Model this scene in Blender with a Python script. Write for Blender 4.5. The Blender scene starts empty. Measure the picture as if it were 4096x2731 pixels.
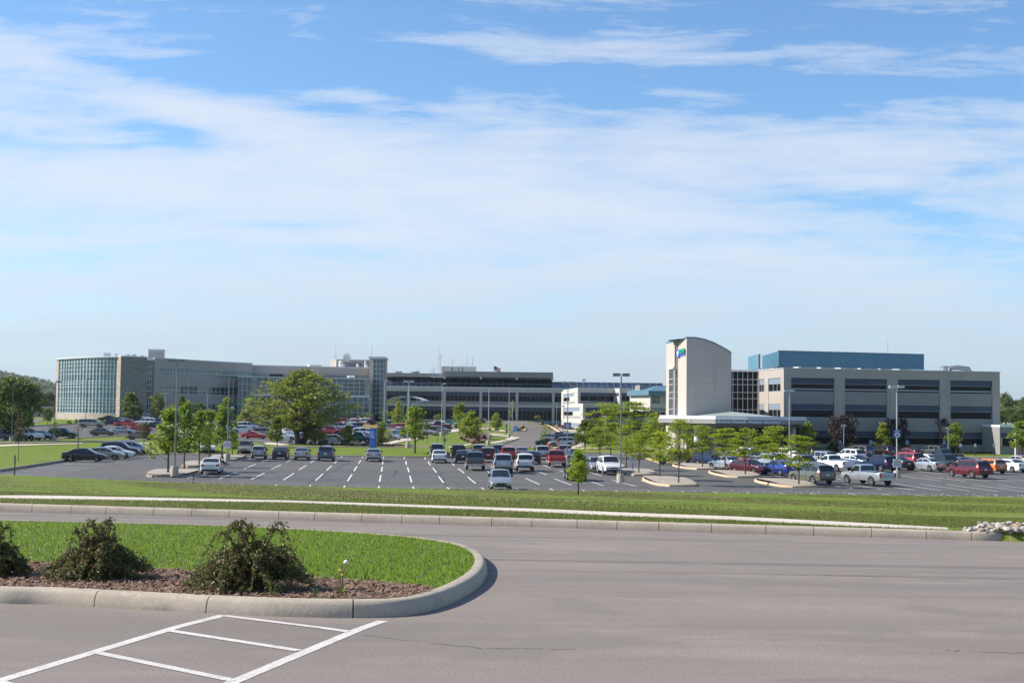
import bpy, bmesh, math, random
import numpy as np
from mathutils import Vector, Matrix
from mathutils.geometry import delaunay_2d_cdt
R = math.radians
scene = bpy.context.scene
# ---------------------------------------------------------------- camera
F = 5200.0            # focal length in pixels of the 4096 px wide photograph
CX, CY = 2048.0, 1365.5
CAMZ = 6.06
PITCH = math.atan(285.5 / F)
ROLL = 0.0121
cam_d = bpy.data.cameras.new("camera")
cam_d.sensor_width = 36.0
cam_d.lens = F / 4096 * 36.0
cam_d.clip_start = 0.1
cam_d.clip_end = 20000
cam = bpy.data.objects.new("camera", cam_d)
scene.collection.objects.link(cam)
CAMM = Matrix.Translation((0, 0, CAMZ)) @ Matrix.Rotation(R(90) + PITCH, 4, 'X') @ Matrix.Rotation(ROLL, 4, 'Z')
cam.matrix_world = CAMM
scene.camera = cam
CAMR = CAMM.to_3x3()
# ---------------------------------------------------------------- light
SUN_EL, SUN_AZ = R(37), R(176)      # direction to the sun, angle from +X
SUN_V = Vector((math.cos(SUN_AZ) * math.cos(SUN_EL), math.sin(SUN_AZ) * math.cos(SUN_EL), math.sin(SUN_EL)))
sun_d = bpy.data.lights.new("sun", 'SUN')
sun_d.energy = 4.9
sun_d.angle = R(0.53)
sun_d.color = (1.0, 0.93, 0.84)
sun = bpy.data.objects.new("sun", sun_d)
scene.collection.objects.link(sun)
sun.rotation_euler = SUN_V.to_track_quat('Z', 'Y').to_euler()
sun.location = (-50, 0, 80)
vs = scene.view_settings
vs.view_transform = 'Standard'; vs.look = 'None'; vs.exposure = 0.66; vs.gamma = 1.0; vs.use_curve_mapping = False
scene.cycles.max_bounces = 6
scene.cycles.diffuse_bounces = 3
scene.cycles.transparent_max_bounces = 8
# ---------------------------------------------------------------- sky
SKY_STRENGTH = 0.105
world = bpy.data.worlds.new("World")
scene.world = world
world.use_nodes = True
wt = world.node_tree
wn, wl = wt.nodes, wt.links
wn.clear()
def N(tree, typ, **kw):
    n = tree.nodes.new(typ)
    for k, v in kw.items():
        setattr(n, k, v)
    return n
def math_node(tree, op, a, b=None, c=None, clamp=False):
    n = tree.nodes.new('ShaderNodeMath'); n.operation = op; n.use_clamp = clamp
    for i, v in enumerate((a, b, c)):
        if v is None: continue
        if isinstance(v, (int, float)): n.inputs[i].default_value = v
        else: tree.links.new(v, n.inputs[i])
    return n.outputs[0]
sky = N(wt, 'ShaderNodeTexSky', sky_type='NISHITA', sun_disc=False)
sky.sun_elevation = SUN_EL
sky.sun_rotation = R(90) - SUN_AZ
sky.air_density = 1.0; sky.dust_density = 0.4; sky.ozone_density = 2.0; sky.altitude = 200
tc = N(wt, 'ShaderNodeTexCoord')
sep = N(wt, 'ShaderNodeSeparateXYZ'); wl.new(tc.outputs['Generated'], sep.inputs[0])
# azimuth-like and elevation-like coordinates of the sky direction
ry = math_node(wt, 'MAXIMUM', math_node(wt, 'ABSOLUTE', sep.outputs[1]), 0.15)
SU = math_node(wt, 'DIVIDE', sep.outputs[0], ry)
SV = math_node(wt, 'DIVIDE', sep.outputs[2], ry)
def M2(op, a, b=None, clamp=False): return math_node(wt, op, a, b, None, clamp)
comb = N(wt, 'ShaderNodeCombineXYZ'); wl.new(SU, comb.inputs[0]); wl.new(SV, comb.inputs[1]); wl.new(math_node(wt, 'SIGN', sep.outputs[1]), comb.inputs[2])
def sky_noise(scale_xyz, rotz, scale, detail, rough, dist):
    mp = N(wt, 'ShaderNodeMapping'); mp.inputs['Scale'].default_value = scale_xyz; mp.inputs['Rotation'].default_value = (0, 0, rotz)
    wl.new(comb.outputs[0], mp.inputs[0])
    nz = N(wt, 'ShaderNodeTexNoise'); nz.inputs['Scale'].default_value = scale; nz.inputs['Detail'].default_value = detail
    nz.inputs['Roughness'].default_value = rough; nz.inputs['Distortion'].default_value = dist
    wl.new(mp.outputs[0], nz.inputs['Vector'])
    return nz.outputs['Fac']
n_soft = sky_noise((1.0, 3.2, 1), R(8), 3.2, 8, 0.55, 0.5)
n_str = sky_noise((1.0, 7.5, 1), R(9), 5.0, 10, 0.62, 0.35)
n_fine = sky_noise((1.0, 4.5, 1), R(-10), 16.0, 8, 0.66, 0.5)
def blob(px, py, rx, ry_, amp, tilt=0.0):
    # a cloud patch centred on a sky direction (px, py on the photograph's 2352 px wide preview)
    sx, sy = px * 1.7415, py * 1.7415
    u0 = (sx - 2048) / F; v0 = (1651 + 0.0121 * (sx - 2048) - sy) / F
    k = 1.7415 / F
    du = M2('SUBTRACT', SU, u0); dv = M2('SUBTRACT', SV, v0)
    c, s = math.cos(tilt), math.sin(tilt)
    a = M2('ADD', M2('MULTIPLY', du, c / (rx * k)), M2('MULTIPLY', dv, -s / (rx * k)))
    b = M2('ADD', M2('MULTIPLY', du, s / (ry_ * k)), M2('MULTIPLY', dv, c / (ry_ * k)))
    r2 = M2('ADD', M2('MULTIPLY', a, a), M2('MULTIPLY', b, b))
    g = M2('POWER', 2.718, M2('MULTIPLY', r2, -1.0))
    return M2('MULTIPLY', g, amp)
blobs = [(30, 125, 210, 60, .95, .1), (70, 285, 360, 34, .85, .05), (330, 225, 230, 42, .7, .30), (520, 262, 260, 60, .8, .28), (760, 330, 420, 60, .55, .18),
         (350, 400, 620, 62, .80, .04), (700, 480, 820, 70, .75, .05), (1250, 350, 620, 75, .75, .06), (1980, 320, 520, 52, .85, .03), (2050, 400, 500, 36, .5, .03), (1400, 110, 230, 60, .42, .1),
         (1590, 212, 170, 28, .65, .12), (2250, 100, 220, 70, .12, .1), (1050, 560, 900, 26, .5, .03), (1650, 500, 620, 34, .55, .05), (1000, 420, 500, 40, .4, .1),
         (500, 650, 900, 40, .42, .02), (1700, 640, 900, 46, .50, .02), (1100, 740, 1500, 40, .25, 0), (330, 45, 260, 22, .35, .2),
         (900, 225, 260, 24, .45, .1), (200, 780, 700, 24, .22, 0), (430, 300, 120, 22, -.75, .1), (620, 562, 260, 24, -.45, .05), (1000, 140, 330, 60, -.35, .05), (620, 110, 200, 60, -.3, .2), (1900, 170, 260, 50, -.2, .05)]
acc = None
for b in blobs:
    g = blob(*b)
    acc = g if acc is None else M2('ADD', acc, g)
acc = M2('MULTIPLY', acc, 0.78)
base_n = M2('MULTIPLY', M2('SUBTRACT', n_soft, 0.5), 1.0)
str_n = M2('MULTIPLY', M2('SUBTRACT', n_str, 0.5), 2.6)
fin_n = M2('MULTIPLY', M2('SUBTRACT', n_fine, 0.5), 1.0)
dens = M2('ADD', M2('ADD', acc, base_n), M2('ADD', str_n, fin_n))
v2 = N(wt, 'ShaderNodeMapRange'); v2.interpolation_type = 'SMOOTHSTEP'; v2.inputs[1].default_value = 0.29; v2.inputs[2].default_value = 0.15; v2.inputs[3].default_value = 0.0; v2.inputs[4].default_value = 0.20; wl.new(SV, v2.inputs[0])
dens = M2('ADD', dens, v2.outputs[0])
dens = M2('MAXIMUM', M2('SUBTRACT', dens, 0.03), 0.0)
dens = M2('MULTIPLY', M2('SUBTRACT', 1.0, M2('POWER', 2.718, M2('MULTIPLY', dens, -1.45))), 0.97)
vr = N(wt, 'ShaderNodeMapRange'); vr.inputs[1].default_value = 0.0; vr.inputs[2].default_value = 0.15; vr.inputs[3].default_value = 0.95; vr.inputs[4].default_value = 0.0; wl.new(SV, vr.inputs[0])
dens = M2('SUBTRACT', 1.0, M2('MULTIPLY', M2('SUBTRACT', 1.0, dens), M2('SUBTRACT', 1.0, vr.outputs[0])), True)
cm = N(wt, 'ShaderNodeMix', data_type='RGBA'); wl.new(dens, cm.inputs[0])
tint = N(wt, 'ShaderNodeMix', data_type='RGBA', blend_type='MULTIPLY'); tint.inputs[0].default_value = 1.0
wl.new(sky.outputs[0], tint.inputs[6]); tint.inputs[7].default_value = (0.70, 0.93, 1.10, 1)
wl.new(tint.outputs[2], cm.inputs[6])
cr = N(wt, 'ShaderNodeMapRange'); cr.inputs[1].default_value = 0.0; cr.inputs[2].default_value = 0.13; wl.new(SV, cr.inputs[0])
cc = N(wt, 'ShaderNodeMix', data_type='RGBA'); wl.new(cr.outputs[0], cc.inputs[0])
cc.inputs[6].default_value = (2.95, 3.6, 4.3, 1); cc.inputs[7].default_value = (4.9, 5.2, 5.75, 1); wl.new(cc.outputs[2], cm.inputs[7])
bg = N(wt, 'ShaderNodeBackground'); bg.inputs['Strength'].default_value = SKY_STRENGTH
wl.new(cm.outputs[2], bg.inputs[0])
wo = N(wt, 'ShaderNodeOutputWorld'); wl.new(bg.outputs[0], wo.inputs[0])

# ---------------------------------------------------------------- helpers
C = bpy.data.collections.new("scene_objects"); scene.collection.children.link(C)
def interp(x, xs, ys): return float(np.interp(x, xs, ys))
def ray(px, py):
    return (CAMR @ Vector(((px - CX) / F, -(py - CY) / F, -1.0)))
def yk(x):
    return 30.26 - 0.2069 * np.clip(x, -40, 30)
def ye(x):
    return np.interp(x, [-80, -46, -35, -22, -10.5, 40, 120], [118, 115, 108.5, 102.5, 100.0, 98.5, 98.0])
S_ = 0.788
PL = ([173, 182, 240, 315, 410, 600, 1200, 6000], [0, .75, .8, 2.8, 3.4, 3.9, 4.6, 5.0])
PM = ([173, 236, 276, 315, 410, 600, 1200, 6000], [0, .05, 1.2, 2.2, 3.4, 3.9, 4.6, 5.0])
PR = ([201, 207, 347, 410, 550, 700, 1200, 6000], [0, .25, .7, 1.5, 3.0, 3.9, 4.6, 5.0])
def tz(x, y):
    """height of the ground"""
    x = np.asarray(x, float); y = np.asarray(y, float)
    k = yk(x); e = ye(x)
    road = np.where(y < 11.8, 4.16, 4.16 + (3.44 - 4.16) * (y - 11.8) / np.maximum(k - 11.8, 1))
    t = (y - (k + 3.2)) / (e - (k + 3.2))
    bank = np.interp(t, [0, .69, .925, .965, 1.0], [3.62, 1.13, .40, .34, 0.0])
    strip = np.interp(y - k, [0, .16], [3.44, 3.62])
    l = np.interp(y, *PL); m = np.interp(y, *PM); r = np.interp(y, *PR)
    wl_ = np.clip((x + 8) / 14.0, 0, 1); wr_ = np.clip((x - 6) / 12.0, 0, 1)
    far = np.where(x < 6, l * (1 - wl_) + m * wl_, m * (1 - wr_) + r * wr_)
    z = np.where(y < k, road, np.where(y < k + 3.2, strip, np.where(y < e, bank, far)))
    return z
def tzf(x, y): return float(tz(x, y))
def G(px, py, zplane=None):
    """point of the ground seen at a pixel"""
    d = ray(px, py)
    if zplane is not None:
        t = (zplane - CAMZ) / d.z
        return Vector((d.x * t, d.y * t, zplane))
    ts = np.concatenate([np.arange(4, 60, .1), np.arange(60, 400, .5), np.arange(400, 3000, 4)]) / d.y
    zs = CAMZ + d.z * ts; gz = tz(d.x * ts, d.y * ts)
    i = np.nonzero(zs < gz)[0]
    if len(i) == 0: i = len(ts) - 1
    else: i = i[0]
    if i == 0: t = ts[0]
    else:
        a0 = zs[i - 1] - gz[i - 1]; a1 = zs[i] - gz[i]
        t = ts[i - 1] + (ts[i] - ts[i - 1]) * a0 / max(a0 - a1, 1e-9)
    x, y = d.x * t, d.y * t
    return Vector((x, y, tzf(x, y)))
def at(px, py, Y):
    """point at distance Y seen at a pixel"""
    d = ray(px, py); t = Y / d.y
    return Vector((d.x * t, Y, CAMZ + d.z * t))
def ppm(Y): return F / Y

def mat(name, col, rough=0.6, metal=0.0, spec=0.5, coat=0.0, noise=None, bump=None, emit=None):
    """noise: (scale, other colour, lo, hi); bump: (scale, strength, distance)"""
    m = bpy.data.materials.new(name); m.use_nodes = True
    nt = m.node_tree; p = nt.nodes['Principled BSDF']
    p.inputs['Base Color'].default_value = (*col, 1); p.inputs['Roughness'].default_value = rough
    p.inputs['Metallic'].default_value = metal; p.inputs['Specular IOR Level'].default_value = spec
    p.inputs['Coat Weight'].default_value = coat; p.inputs['Coat Roughness'].default_value = 0.08
    if noise or bump:
        g = nt.nodes.new('ShaderNodeNewGeometry')
    if noise:
        cur = None
        for (sc, c2, lo, hi) in (noise if isinstance(noise, list) else [noise]):
            nz = nt.nodes.new('ShaderNodeTexNoise'); nz.inputs['Detail'].default_value = 6; nz.inputs['Roughness'].default_value = .6
            if isinstance(sc, tuple):
                mp = nt.nodes.new('ShaderNodeMapping'); mp.inputs['Scale'].default_value = sc; nt.links.new(g.outputs['Position'], mp.inputs[0]); nt.links.new(mp.outputs[0], nz.inputs['Vector']); nz.inputs['Scale'].default_value = 1
            else:
                nt.links.new(g.outputs['Position'], nz.inputs['Vector']); nz.inputs['Scale'].default_value = sc
            mr = nt.nodes.new('ShaderNodeMapRange'); mr.inputs[1].default_value = lo; mr.inputs[2].default_value = hi
            nt.links.new(nz.outputs['Fac'], mr.inputs[0])
            mx = nt.nodes.new('ShaderNodeMix'); mx.data_type = 'RGBA'
            nt.links.new(mr.outputs[0], mx.inputs[0])
            if cur is None: mx.inputs[6].default_value = (*col, 1)
            else: nt.links.new(cur, mx.inputs[6])
            mx.inputs[7].default_value = (*c2, 1); cur = mx.outputs[2]
        nt.links.new(cur, p.inputs['Base Color'])
    if bump:
        nz = nt.nodes.new('ShaderNodeTexNoise'); nz.inputs['Scale'].default_value = bump[0]; nz.inputs['Detail'].default_value = 5
        nt.links.new(g.outputs['Position'], nz.inputs['Vector'])
        bp = nt.nodes.new('ShaderNodeBump'); bp.inputs['Strength'].default_value = bump[1]; bp.inputs['Distance'].default_value = bump[2]
        nt.links.new(nz.outputs['Fac'], bp.inputs['Height']); nt.links.new(bp.outputs[0], p.inputs['Normal'])
    if emit:
        p.inputs['Emission Color'].default_value = (*emit[0], 1); p.inputs['Emission Strength'].default_value = emit[1]
    return m
def leaf_mat(name, c1, c2, scale=1.2, trans=0.35, up=0.0):
    m = bpy.data.materials.new(name); m.use_nodes = True
    nt = m.node_tree; p = nt.nodes['Principled BSDF']; out = nt.nodes['Material Output']
    g = nt.nodes.new('ShaderNodeNewGeometry'); oi = nt.nodes.new('ShaderNodeObjectInfo')
    nz = nt.nodes.new('ShaderNodeTexNoise'); nz.inputs['Scale'].default_value = scale; nz.inputs['Detail'].default_value = 3
    nt.links.new(g.outputs['Position'], nz.inputs['Vector'])
    a = math_node(nt, 'ADD', math_node(nt, 'MULTIPLY', math_node(nt, 'SUBTRACT', nz.outputs['Fac'], .5), 1.6), math_node(nt, 'MULTIPLY', g.outputs['Random Per Island'], .7))
    a = math_node(nt, 'ADD', a, math_node(nt, 'MULTIPLY', math_node(nt, 'SUBTRACT', oi.outputs['Random'], .5), .35), None, True)
    mx = nt.nodes.new('ShaderNodeMix'); mx.data_type = 'RGBA'; nt.links.new(a, mx.inputs[0])
    mx.inputs[6].default_value = (*c1, 1); mx.inputs[7].default_value = (*c2, 1)
    nt.links.new(mx.outputs[2], p.inputs['Base Color']); p.inputs['Roughness'].default_value = .5; p.inputs['Specular IOR Level'].default_value = .35
    if up:   # shading normals bent upward so blades and leaves come out brighter
        vm = nt.nodes.new('ShaderNodeVectorMath'); vm.operation = 'SCALE'; nt.links.new(g.outputs['Normal'], vm.inputs[0]); vm.inputs['Scale'].default_value = 1 - up
        va = nt.nodes.new('ShaderNodeVectorMath'); va.operation = 'ADD'; nt.links.new(vm.outputs[0], va.inputs[0]); va.inputs[1].default_value = (0, 0, up)
        vn = nt.nodes.new('ShaderNodeVectorMath'); vn.operation = 'NORMALIZE'; nt.links.new(va.outputs[0], vn.inputs[0]); nt.links.new(vn.outputs[0], p.inputs['Normal'])
    tr = nt.nodes.new('ShaderNodeBsdfTranslucent'); nt.links.new(mx.outputs[2], tr.inputs[0])
    ms = nt.nodes.new('ShaderNodeMixShader'); ms.inputs[0].default_value = trans
    nt.links.new(p.outputs[0], ms.inputs[1]); nt.links.new(tr.outputs[0], ms.inputs[2]); nt.links.new(ms.outputs[0], out.inputs[0])
    return m

def tag(o, label=None, cat=None, group=None, kind=None):
    if label: o['label'] = label
    if cat: o['category'] = cat
    if group: o['group'] = group
    if kind: o['kind'] = kind
    return o
def empty(name, loc, rz=0.0):
    o = bpy.data.objects.new(name, None); C.objects.link(o); o.location = loc; o.rotation_euler = (0, 0, rz)
    o.empty_display_size = .3
    return o
def newobj(name, me, parent=None):
    o = bpy.data.objects.new(name, me); C.objects.link(o)
    if parent is not None: o.parent = parent
    return o
def np_mesh(name, V, Fq, mats=(), smooth=False):
    """V (n,3); Fq (m,k) faces all of the same size"""
    me = bpy.data.meshes.new(name)
    V = np.asarray(V, np.float32); Fq = np.asarray(Fq, np.int32)
    me.vertices.add(len(V)); me.vertices.foreach_set('co', V.ravel())
    k = Fq.shape[1]
    me.loops.add(Fq.size); me.loops.foreach_set('vertex_index', Fq.ravel())
    me.polygons.add(len(Fq)); me.polygons.foreach_set('loop_start', np.arange(0, Fq.size, k, dtype=np.int32))
    if smooth: me.polygons.foreach_set('use_smooth', np.ones(len(Fq), bool))
    me.update(calc_edges=True)
    for m in mats: me.materials.append(m)
    return me
class MB:
    def __init__(s): s.v = []; s.f = []; s.mi = []
    def poly(s, pts, mi=0):
        b = len(s.v); s.v += [tuple(p) for p in pts]; s.f.append(tuple(range(b, b + len(pts)))); s.mi.append(mi)
    def grid(s, rows, mi=0, closed=False):
        """rows of points with the same count"""
        b = len(s.v); n = len(rows[0])
        for r in rows: s.v += [tuple(p) for p in r]
        for i in range(len(rows) - 1):
            for j in range(n if closed else n - 1):
                j2 = (j + 1) % n
                s.f.append((b + i * n + j, b + i * n + j2, b + (i + 1) * n + j2, b + (i + 1) * n + j)); s.mi.append(mi)
    def box8(s, p, mi=0):
        b = len(s.v); s.v += [tuple(q) for q in p]
        for f in ((0, 3, 2, 1), (4, 5, 6, 7), (0, 1, 5, 4), (1, 2, 6, 5), (2, 3, 7, 6), (3, 0, 4, 7)):
            s.f.append(tuple(b + i for i in f)); s.mi.append(mi)
    def box(s, x0, x1, y0, y1, z0, z1, mi=0):
        s.box8([(x0, y0, z0), (x1, y0, z0), (x1, y1, z0), (x0, y1, z0), (x0, y0, z1), (x1, y0, z1), (x1, y1, z1), (x0, y1, z1)], mi)
    def tube(s, pts, rad, n=6, mi=0, caps=True):
        pts = [Vector(p) for p in pts]
        if not hasattr(rad, '__len__'): rad = [rad] * len(pts)
        rows = []
        for i, p in enumerate(pts):
            d = (pts[min(i + 1, len(pts) - 1)] - pts[max(i - 1, 0)])
            if d.length < 1e-9: d = Vector((0, 0, 1))
            d.normalize()
            a = d.cross(Vector((0, 0, 1)) if abs(d.z) < .9 else Vector((1, 0, 0))).normalized(); b = d.cross(a)
            rows.append([p + (a * math.cos(2 * math.pi * k / n) + b * math.sin(2 * math.pi * k / n)) * rad[i] for k in range(n)])
        s.grid(rows, mi, True)
        if caps:
            s.poly(list(reversed(rows[0])), mi); s.poly(rows[-1], mi)
    def lathe(s, prof, n=12, c=(0, 0, 0), mi=0, axis='z'):
        rows = []
        for r, h in prof:
            row = []
            for k in range(n):
                a = 2 * math.pi * k / n; u, w = math.cos(a) * r, math.sin(a) * r
                row.append((c[0] + u, c[1] + w, c[2] + h) if axis == 'z' else (c[0] + u, c[1] + h, c[2] + w))
            rows.append(row)
        s.grid(rows, mi, True)
        s.poly(rows[0], mi); s.poly(rows[-1], mi)
    def build(s, name, mats, parent=None, origin=None, smooth=None):
        me = bpy.data.meshes.new(name)
        v = s.v
        if origin is not None: v = [(a - origin[0], b - origin[1], c - origin[2]) for a, b, c in v]
        me.from_pydata(v, [], s.f)
        if not isinstance(mats, (list, tuple)): mats = [mats]
        for m in mats: me.materials.append(m)
        if any(s.mi): me.polygons.foreach_set('material_index', s.mi)
        if smooth is not None:
            me.polygons.foreach_set('use_smooth', [True] * len(s.f))
            me.set_sharp_from_angle(angle=R(smooth))
        me.update()
        return newobj(name, me, parent)
def chaikin(pts, n=2, closed=True):
    for _ in range(n):
        q = []
        m = len(pts)
        rng_ = range(m) if closed else range(m - 1)
        if not closed: q.append(pts[0])
        for i in rng_:
            a, b = pts[i], pts[(i + 1) % m]
            q.append((a[0] * .75 + b[0] * .25, a[1] * .75 + b[1] * .25)); q.append((a[0] * .25 + b[0] * .75, a[1] * .25 + b[1] * .75))
        if not closed: q.append(pts[-1])
        pts = q
    return pts
def area(p): return .5 * sum(p[i][0] * p[(i + 1) % len(p)][1] - p[(i + 1) % len(p)][0] * p[i][1] for i in range(len(p)))
def offset_poly(p, d, closed=True):
    """offset to the left of travel by d"""
    out = []; n = len(p)
    for i in range(n):
        a = p[(i - 1) % n] if (closed or i > 0) else p[i]; b = p[(i + 1) % n] if (closed or i < n - 1) else p[i]
        dx, dy = b[0] - a[0], b[1] - a[1]; l = math.hypot(dx, dy) or 1
        out.append((p[i][0] - dy / l * d, p[i][1] + dx / l * d))
    return out
def resample(p, step, closed=False):
    q = list(p) + ([p[0]] if closed else []); out = [q[0]]
    for a, b in zip(q[:-1], q[1:]):
        l = math.hypot(b[0] - a[0], b[1] - a[1]); n = max(1, int(math.ceil(l / step)))
        for k in range(1, n + 1): out.append((a[0] + (b[0] - a[0]) * k / n, a[1] + (b[1] - a[1]) * k / n))
    if closed: out.pop()
    return out
def in_poly(x, y, poly):
    x = np.asarray(x); y = np.asarray(y); ins = np.zeros(x.shape, bool); n = len(poly)
    for i in range(n):
        x1, y1 = poly[i]; x2, y2 = poly[(i + 1) % n]
        if y1 == y2: continue
        c = ((y1 > y) != (y2 > y)) & (x < (x2 - x1) * (y - y1) / (y2 - y1) + x1)
        ins ^= c
    return ins
def sheet(name, poly, dz, m, step=2.0, zf=None, kind='structure', parent=None):
    """a flat sheet draped over the ground inside a polygon"""
    zf = zf or tz
    bd = resample(poly, step, True)
    xs = [p[0] for p in poly]; ys = [p[1] for p in poly]
    gx, gy = np.meshgrid(np.arange(min(xs) + step / 2, max(xs), step), np.arange(min(ys) + step / 2, max(ys), step))
    gx, gy = gx.ravel(), gy.ravel(); k = in_poly(gx, gy, poly)
    pts = [Vector(p) for p in bd] + [Vector((a, b)) for a, b in zip(gx[k], gy[k])]
    n = len(bd)
    v, e, f, *_ = delaunay_2d_cdt(pts, [(i, (i + 1) % n) for i in range(n)], [list(range(n))] if area(bd) > 0 else [list(reversed(range(n)))], 1, 1e-5)
    X = np.array([p[0] for p in v]); Y = np.array([p[1] for p in v]); Z = zf(X, Y) + dz
    me = bpy.data.meshes.new(name); me.from_pydata(list(zip(X.tolist(), Y.tolist(), Z.tolist())), [], [list(q) for q in f])
    me.materials.append(m); me.update()
    o = newobj(name, me, parent)
    if kind: o['kind'] = kind
    return o
def kerb(name, path, m, w=.16, h=.15, closed=False, joint=None, gap=.02, zf=None, step=1.0, side=1, parent=None):
    """extruded kerb; path is its foot, the body lies to the left of travel (side=1)"""
    zf = zf or tzf
    path = resample(path, step, closed)
    prof = [(0, -.12), (0.0, .02), (.018, h * .72), (.045, h * .93), (.075, h), (w, h), (w, -.12)]
    offs = [offset_poly(path, side * a, closed) for a, _ in prof]
    n = len(path); acc = 0.0
    b = MB()
    def row(i): return [(offs[k][i][0], offs[k][i][1], zf(*path[i]) + prof[k][1]) for k in range(len(prof))]
    rows = []; lens = [0.0]
    idx = list(range(n)) + ([0] if closed else [])
    for a, c in zip(idx[:-1], idx[1:]): lens.append(lens[-1] + math.hypot(path[c][0] - path[a][0], path[c][1] - path[a][1]))
    if not joint:
        b.grid([row(i) for i in idx]); b.poly(row(idx[0])); b.poly(list(reversed(row(idx[-1]))))
    else:
        tot = lens[-1]; s0 = 0.0; rows_all = np.array([row(i) for i in idx]); L = np.array(lens)
        def at_s(s_):
            j = min(max(int(np.searchsorted(L, s_)) - 1, 0), len(L) - 2); t = (s_ - L[j]) / max(L[j + 1] - L[j], 1e-9)
            return rows_all[j] * (1 - t) + rows_all[j + 1] * t
        rj = random.Random(len(path))
        while s0 < tot - .05:
            s1 = min(tot, s0 + joint * (rj.uniform(.85, 1.25)))
            ss = [s0] + [s for s in lens if s0 + .05 < s < s1 - gap - .05] + [s1 - gap]
            rr = [at_s(s).tolist() for s in ss]
            b.grid(rr); b.poly(rr[0]); b.poly(list(reversed(rr[-1])))
            s0 = s1
    o = b.build(name, m, parent, smooth=40)
    o['kind'] = 'structure'
    return o
def PX(*pts, z=None):
    return [tuple(G(x, y, z)[:2]) for x, y in pts]
# ---------------------------------------------------------------- ground materials
M = {}
M['grass'] = mat('grass_turf', (.135, .195, .022), .9, spec=.1, noise=[(.09, (.18, .19, .05), .45, .7), (.55, (.11, .155, .018), .5, .75), (1.6, (.24, .215, .10), .56, .70), (14, (.08, .12, .018), .5, .8)], bump=(9, .8, .06))
M['grass_near'] = mat('lawn_turf', (.15, .27, .014), .9, spec=.1, noise=[(1.1, (.19, .29, .02), .4, .7), (9, (.10, .20, .010), .45, .75)], bump=(40, 1, .03))
M['road'] = mat('worn_asphalt', (.232, .196, .168), .88, spec=.2, noise=[((.05, .4, 1), (.19, .162, .142), .42, .66), ((.3, 1.0, 1), (.27, .23, .195), .48, .70), ((.03, 1.3, 1), (.155, .134, .12), .57, .63), ((.8, .8, 1), (.20, .172, .15), .55, .62), (38, (.15, .13, .118), .5, .70), (95, (.38, .34, .31), .60, .74)], bump=(120, .7, .004))
M['lot'] = mat('dark_asphalt', (.098, .094, .090), .85, spec=.25, noise=[((.04, .15, 1), (.125, .118, .110), .4, .7), (.6, (.085, .082, .078), .5, .75), ((.02, .9, 1), (.075, .072, .07), .6, .66), (6, (.125, .12, .115), .58, .8)], bump=(10, .3, .02))
M['drive'] = mat('drive_asphalt', (.17, .145, .125), .85, spec=.25, noise=[((.05, .2, 1), (.13, .115, .10), .4, .7), (2, (.2, .17, .15), .5, .8)])
M['concrete'] = mat('kerb_concrete', (.40, .34, .265), .85, spec=.25, noise=[(1.4, (.33, .28, .22), .42, .7), (14, (.47, .40, .32), .5, .75), (60, (.22, .19, .16), .6, .75), (.9, (.24, .21, .18), .60, .70)], bump=(40, .5, .006))
M['kerb_tan'] = mat('tan_kerb_concrete', (.50, .37, .24), .85, noise=[(1.0, (.42, .32, .22), .4, .7)])
M['walk'] = mat('walk_concrete', (.56, .49, .40), .85, noise=[(.8, (.49, .43, .35), .4, .7), (8, (.6, .53, .44), .5, .8)])
M['kerb_grey'] = mat('grey_kerb_concrete', (.26, .22, .18), .85, noise=(1.0, (.20, .17, .14), .4, .7))
M['gravel'] = mat('pale_gravel', (.34, .29, .23), .9, noise=[(7, (.24, .20, .16), .42, .6), (22, (.46, .41, .35), .5, .65), (2, (.38, .33, .27), .4, .7)], bump=(12, 1, .05))
M['mulch'] = mat('bark_mulch', (.19, .115, .078), .95, spec=.1, noise=[(6, (.12, .07, .05), .4, .65), (30, (.28, .18, .13), .5, .7)], bump=(30, 1, .03))
M['paint'] = mat('road_paint', (.72, .71, .68), .7, noise=[(5, (.60, .59, .57), .4, .7), (45, (.36, .34, .33), .60, .72)])
M['paint_worn'] = mat('worn_road_paint', (.62, .58, .53), .75, noise=[(5, (.50, .47, .43), .4, .7), (70, (.26, .23, .21), .55, .62), (1.7, (.40, .36, .32), .62, .72)])
M['paint_old'] = mat('faded_paint', (.32, .32, .32), .75, noise=[(1.5, (.2, .2, .2), .45, .65)])
M['black'] = mat('black_plastic', (.012, .012, .013), .5)
M['dirt'] = mat('bare_soil', (.20, .13, .08), .95, noise=(4, (.14, .09, .06), .4, .7))
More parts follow.
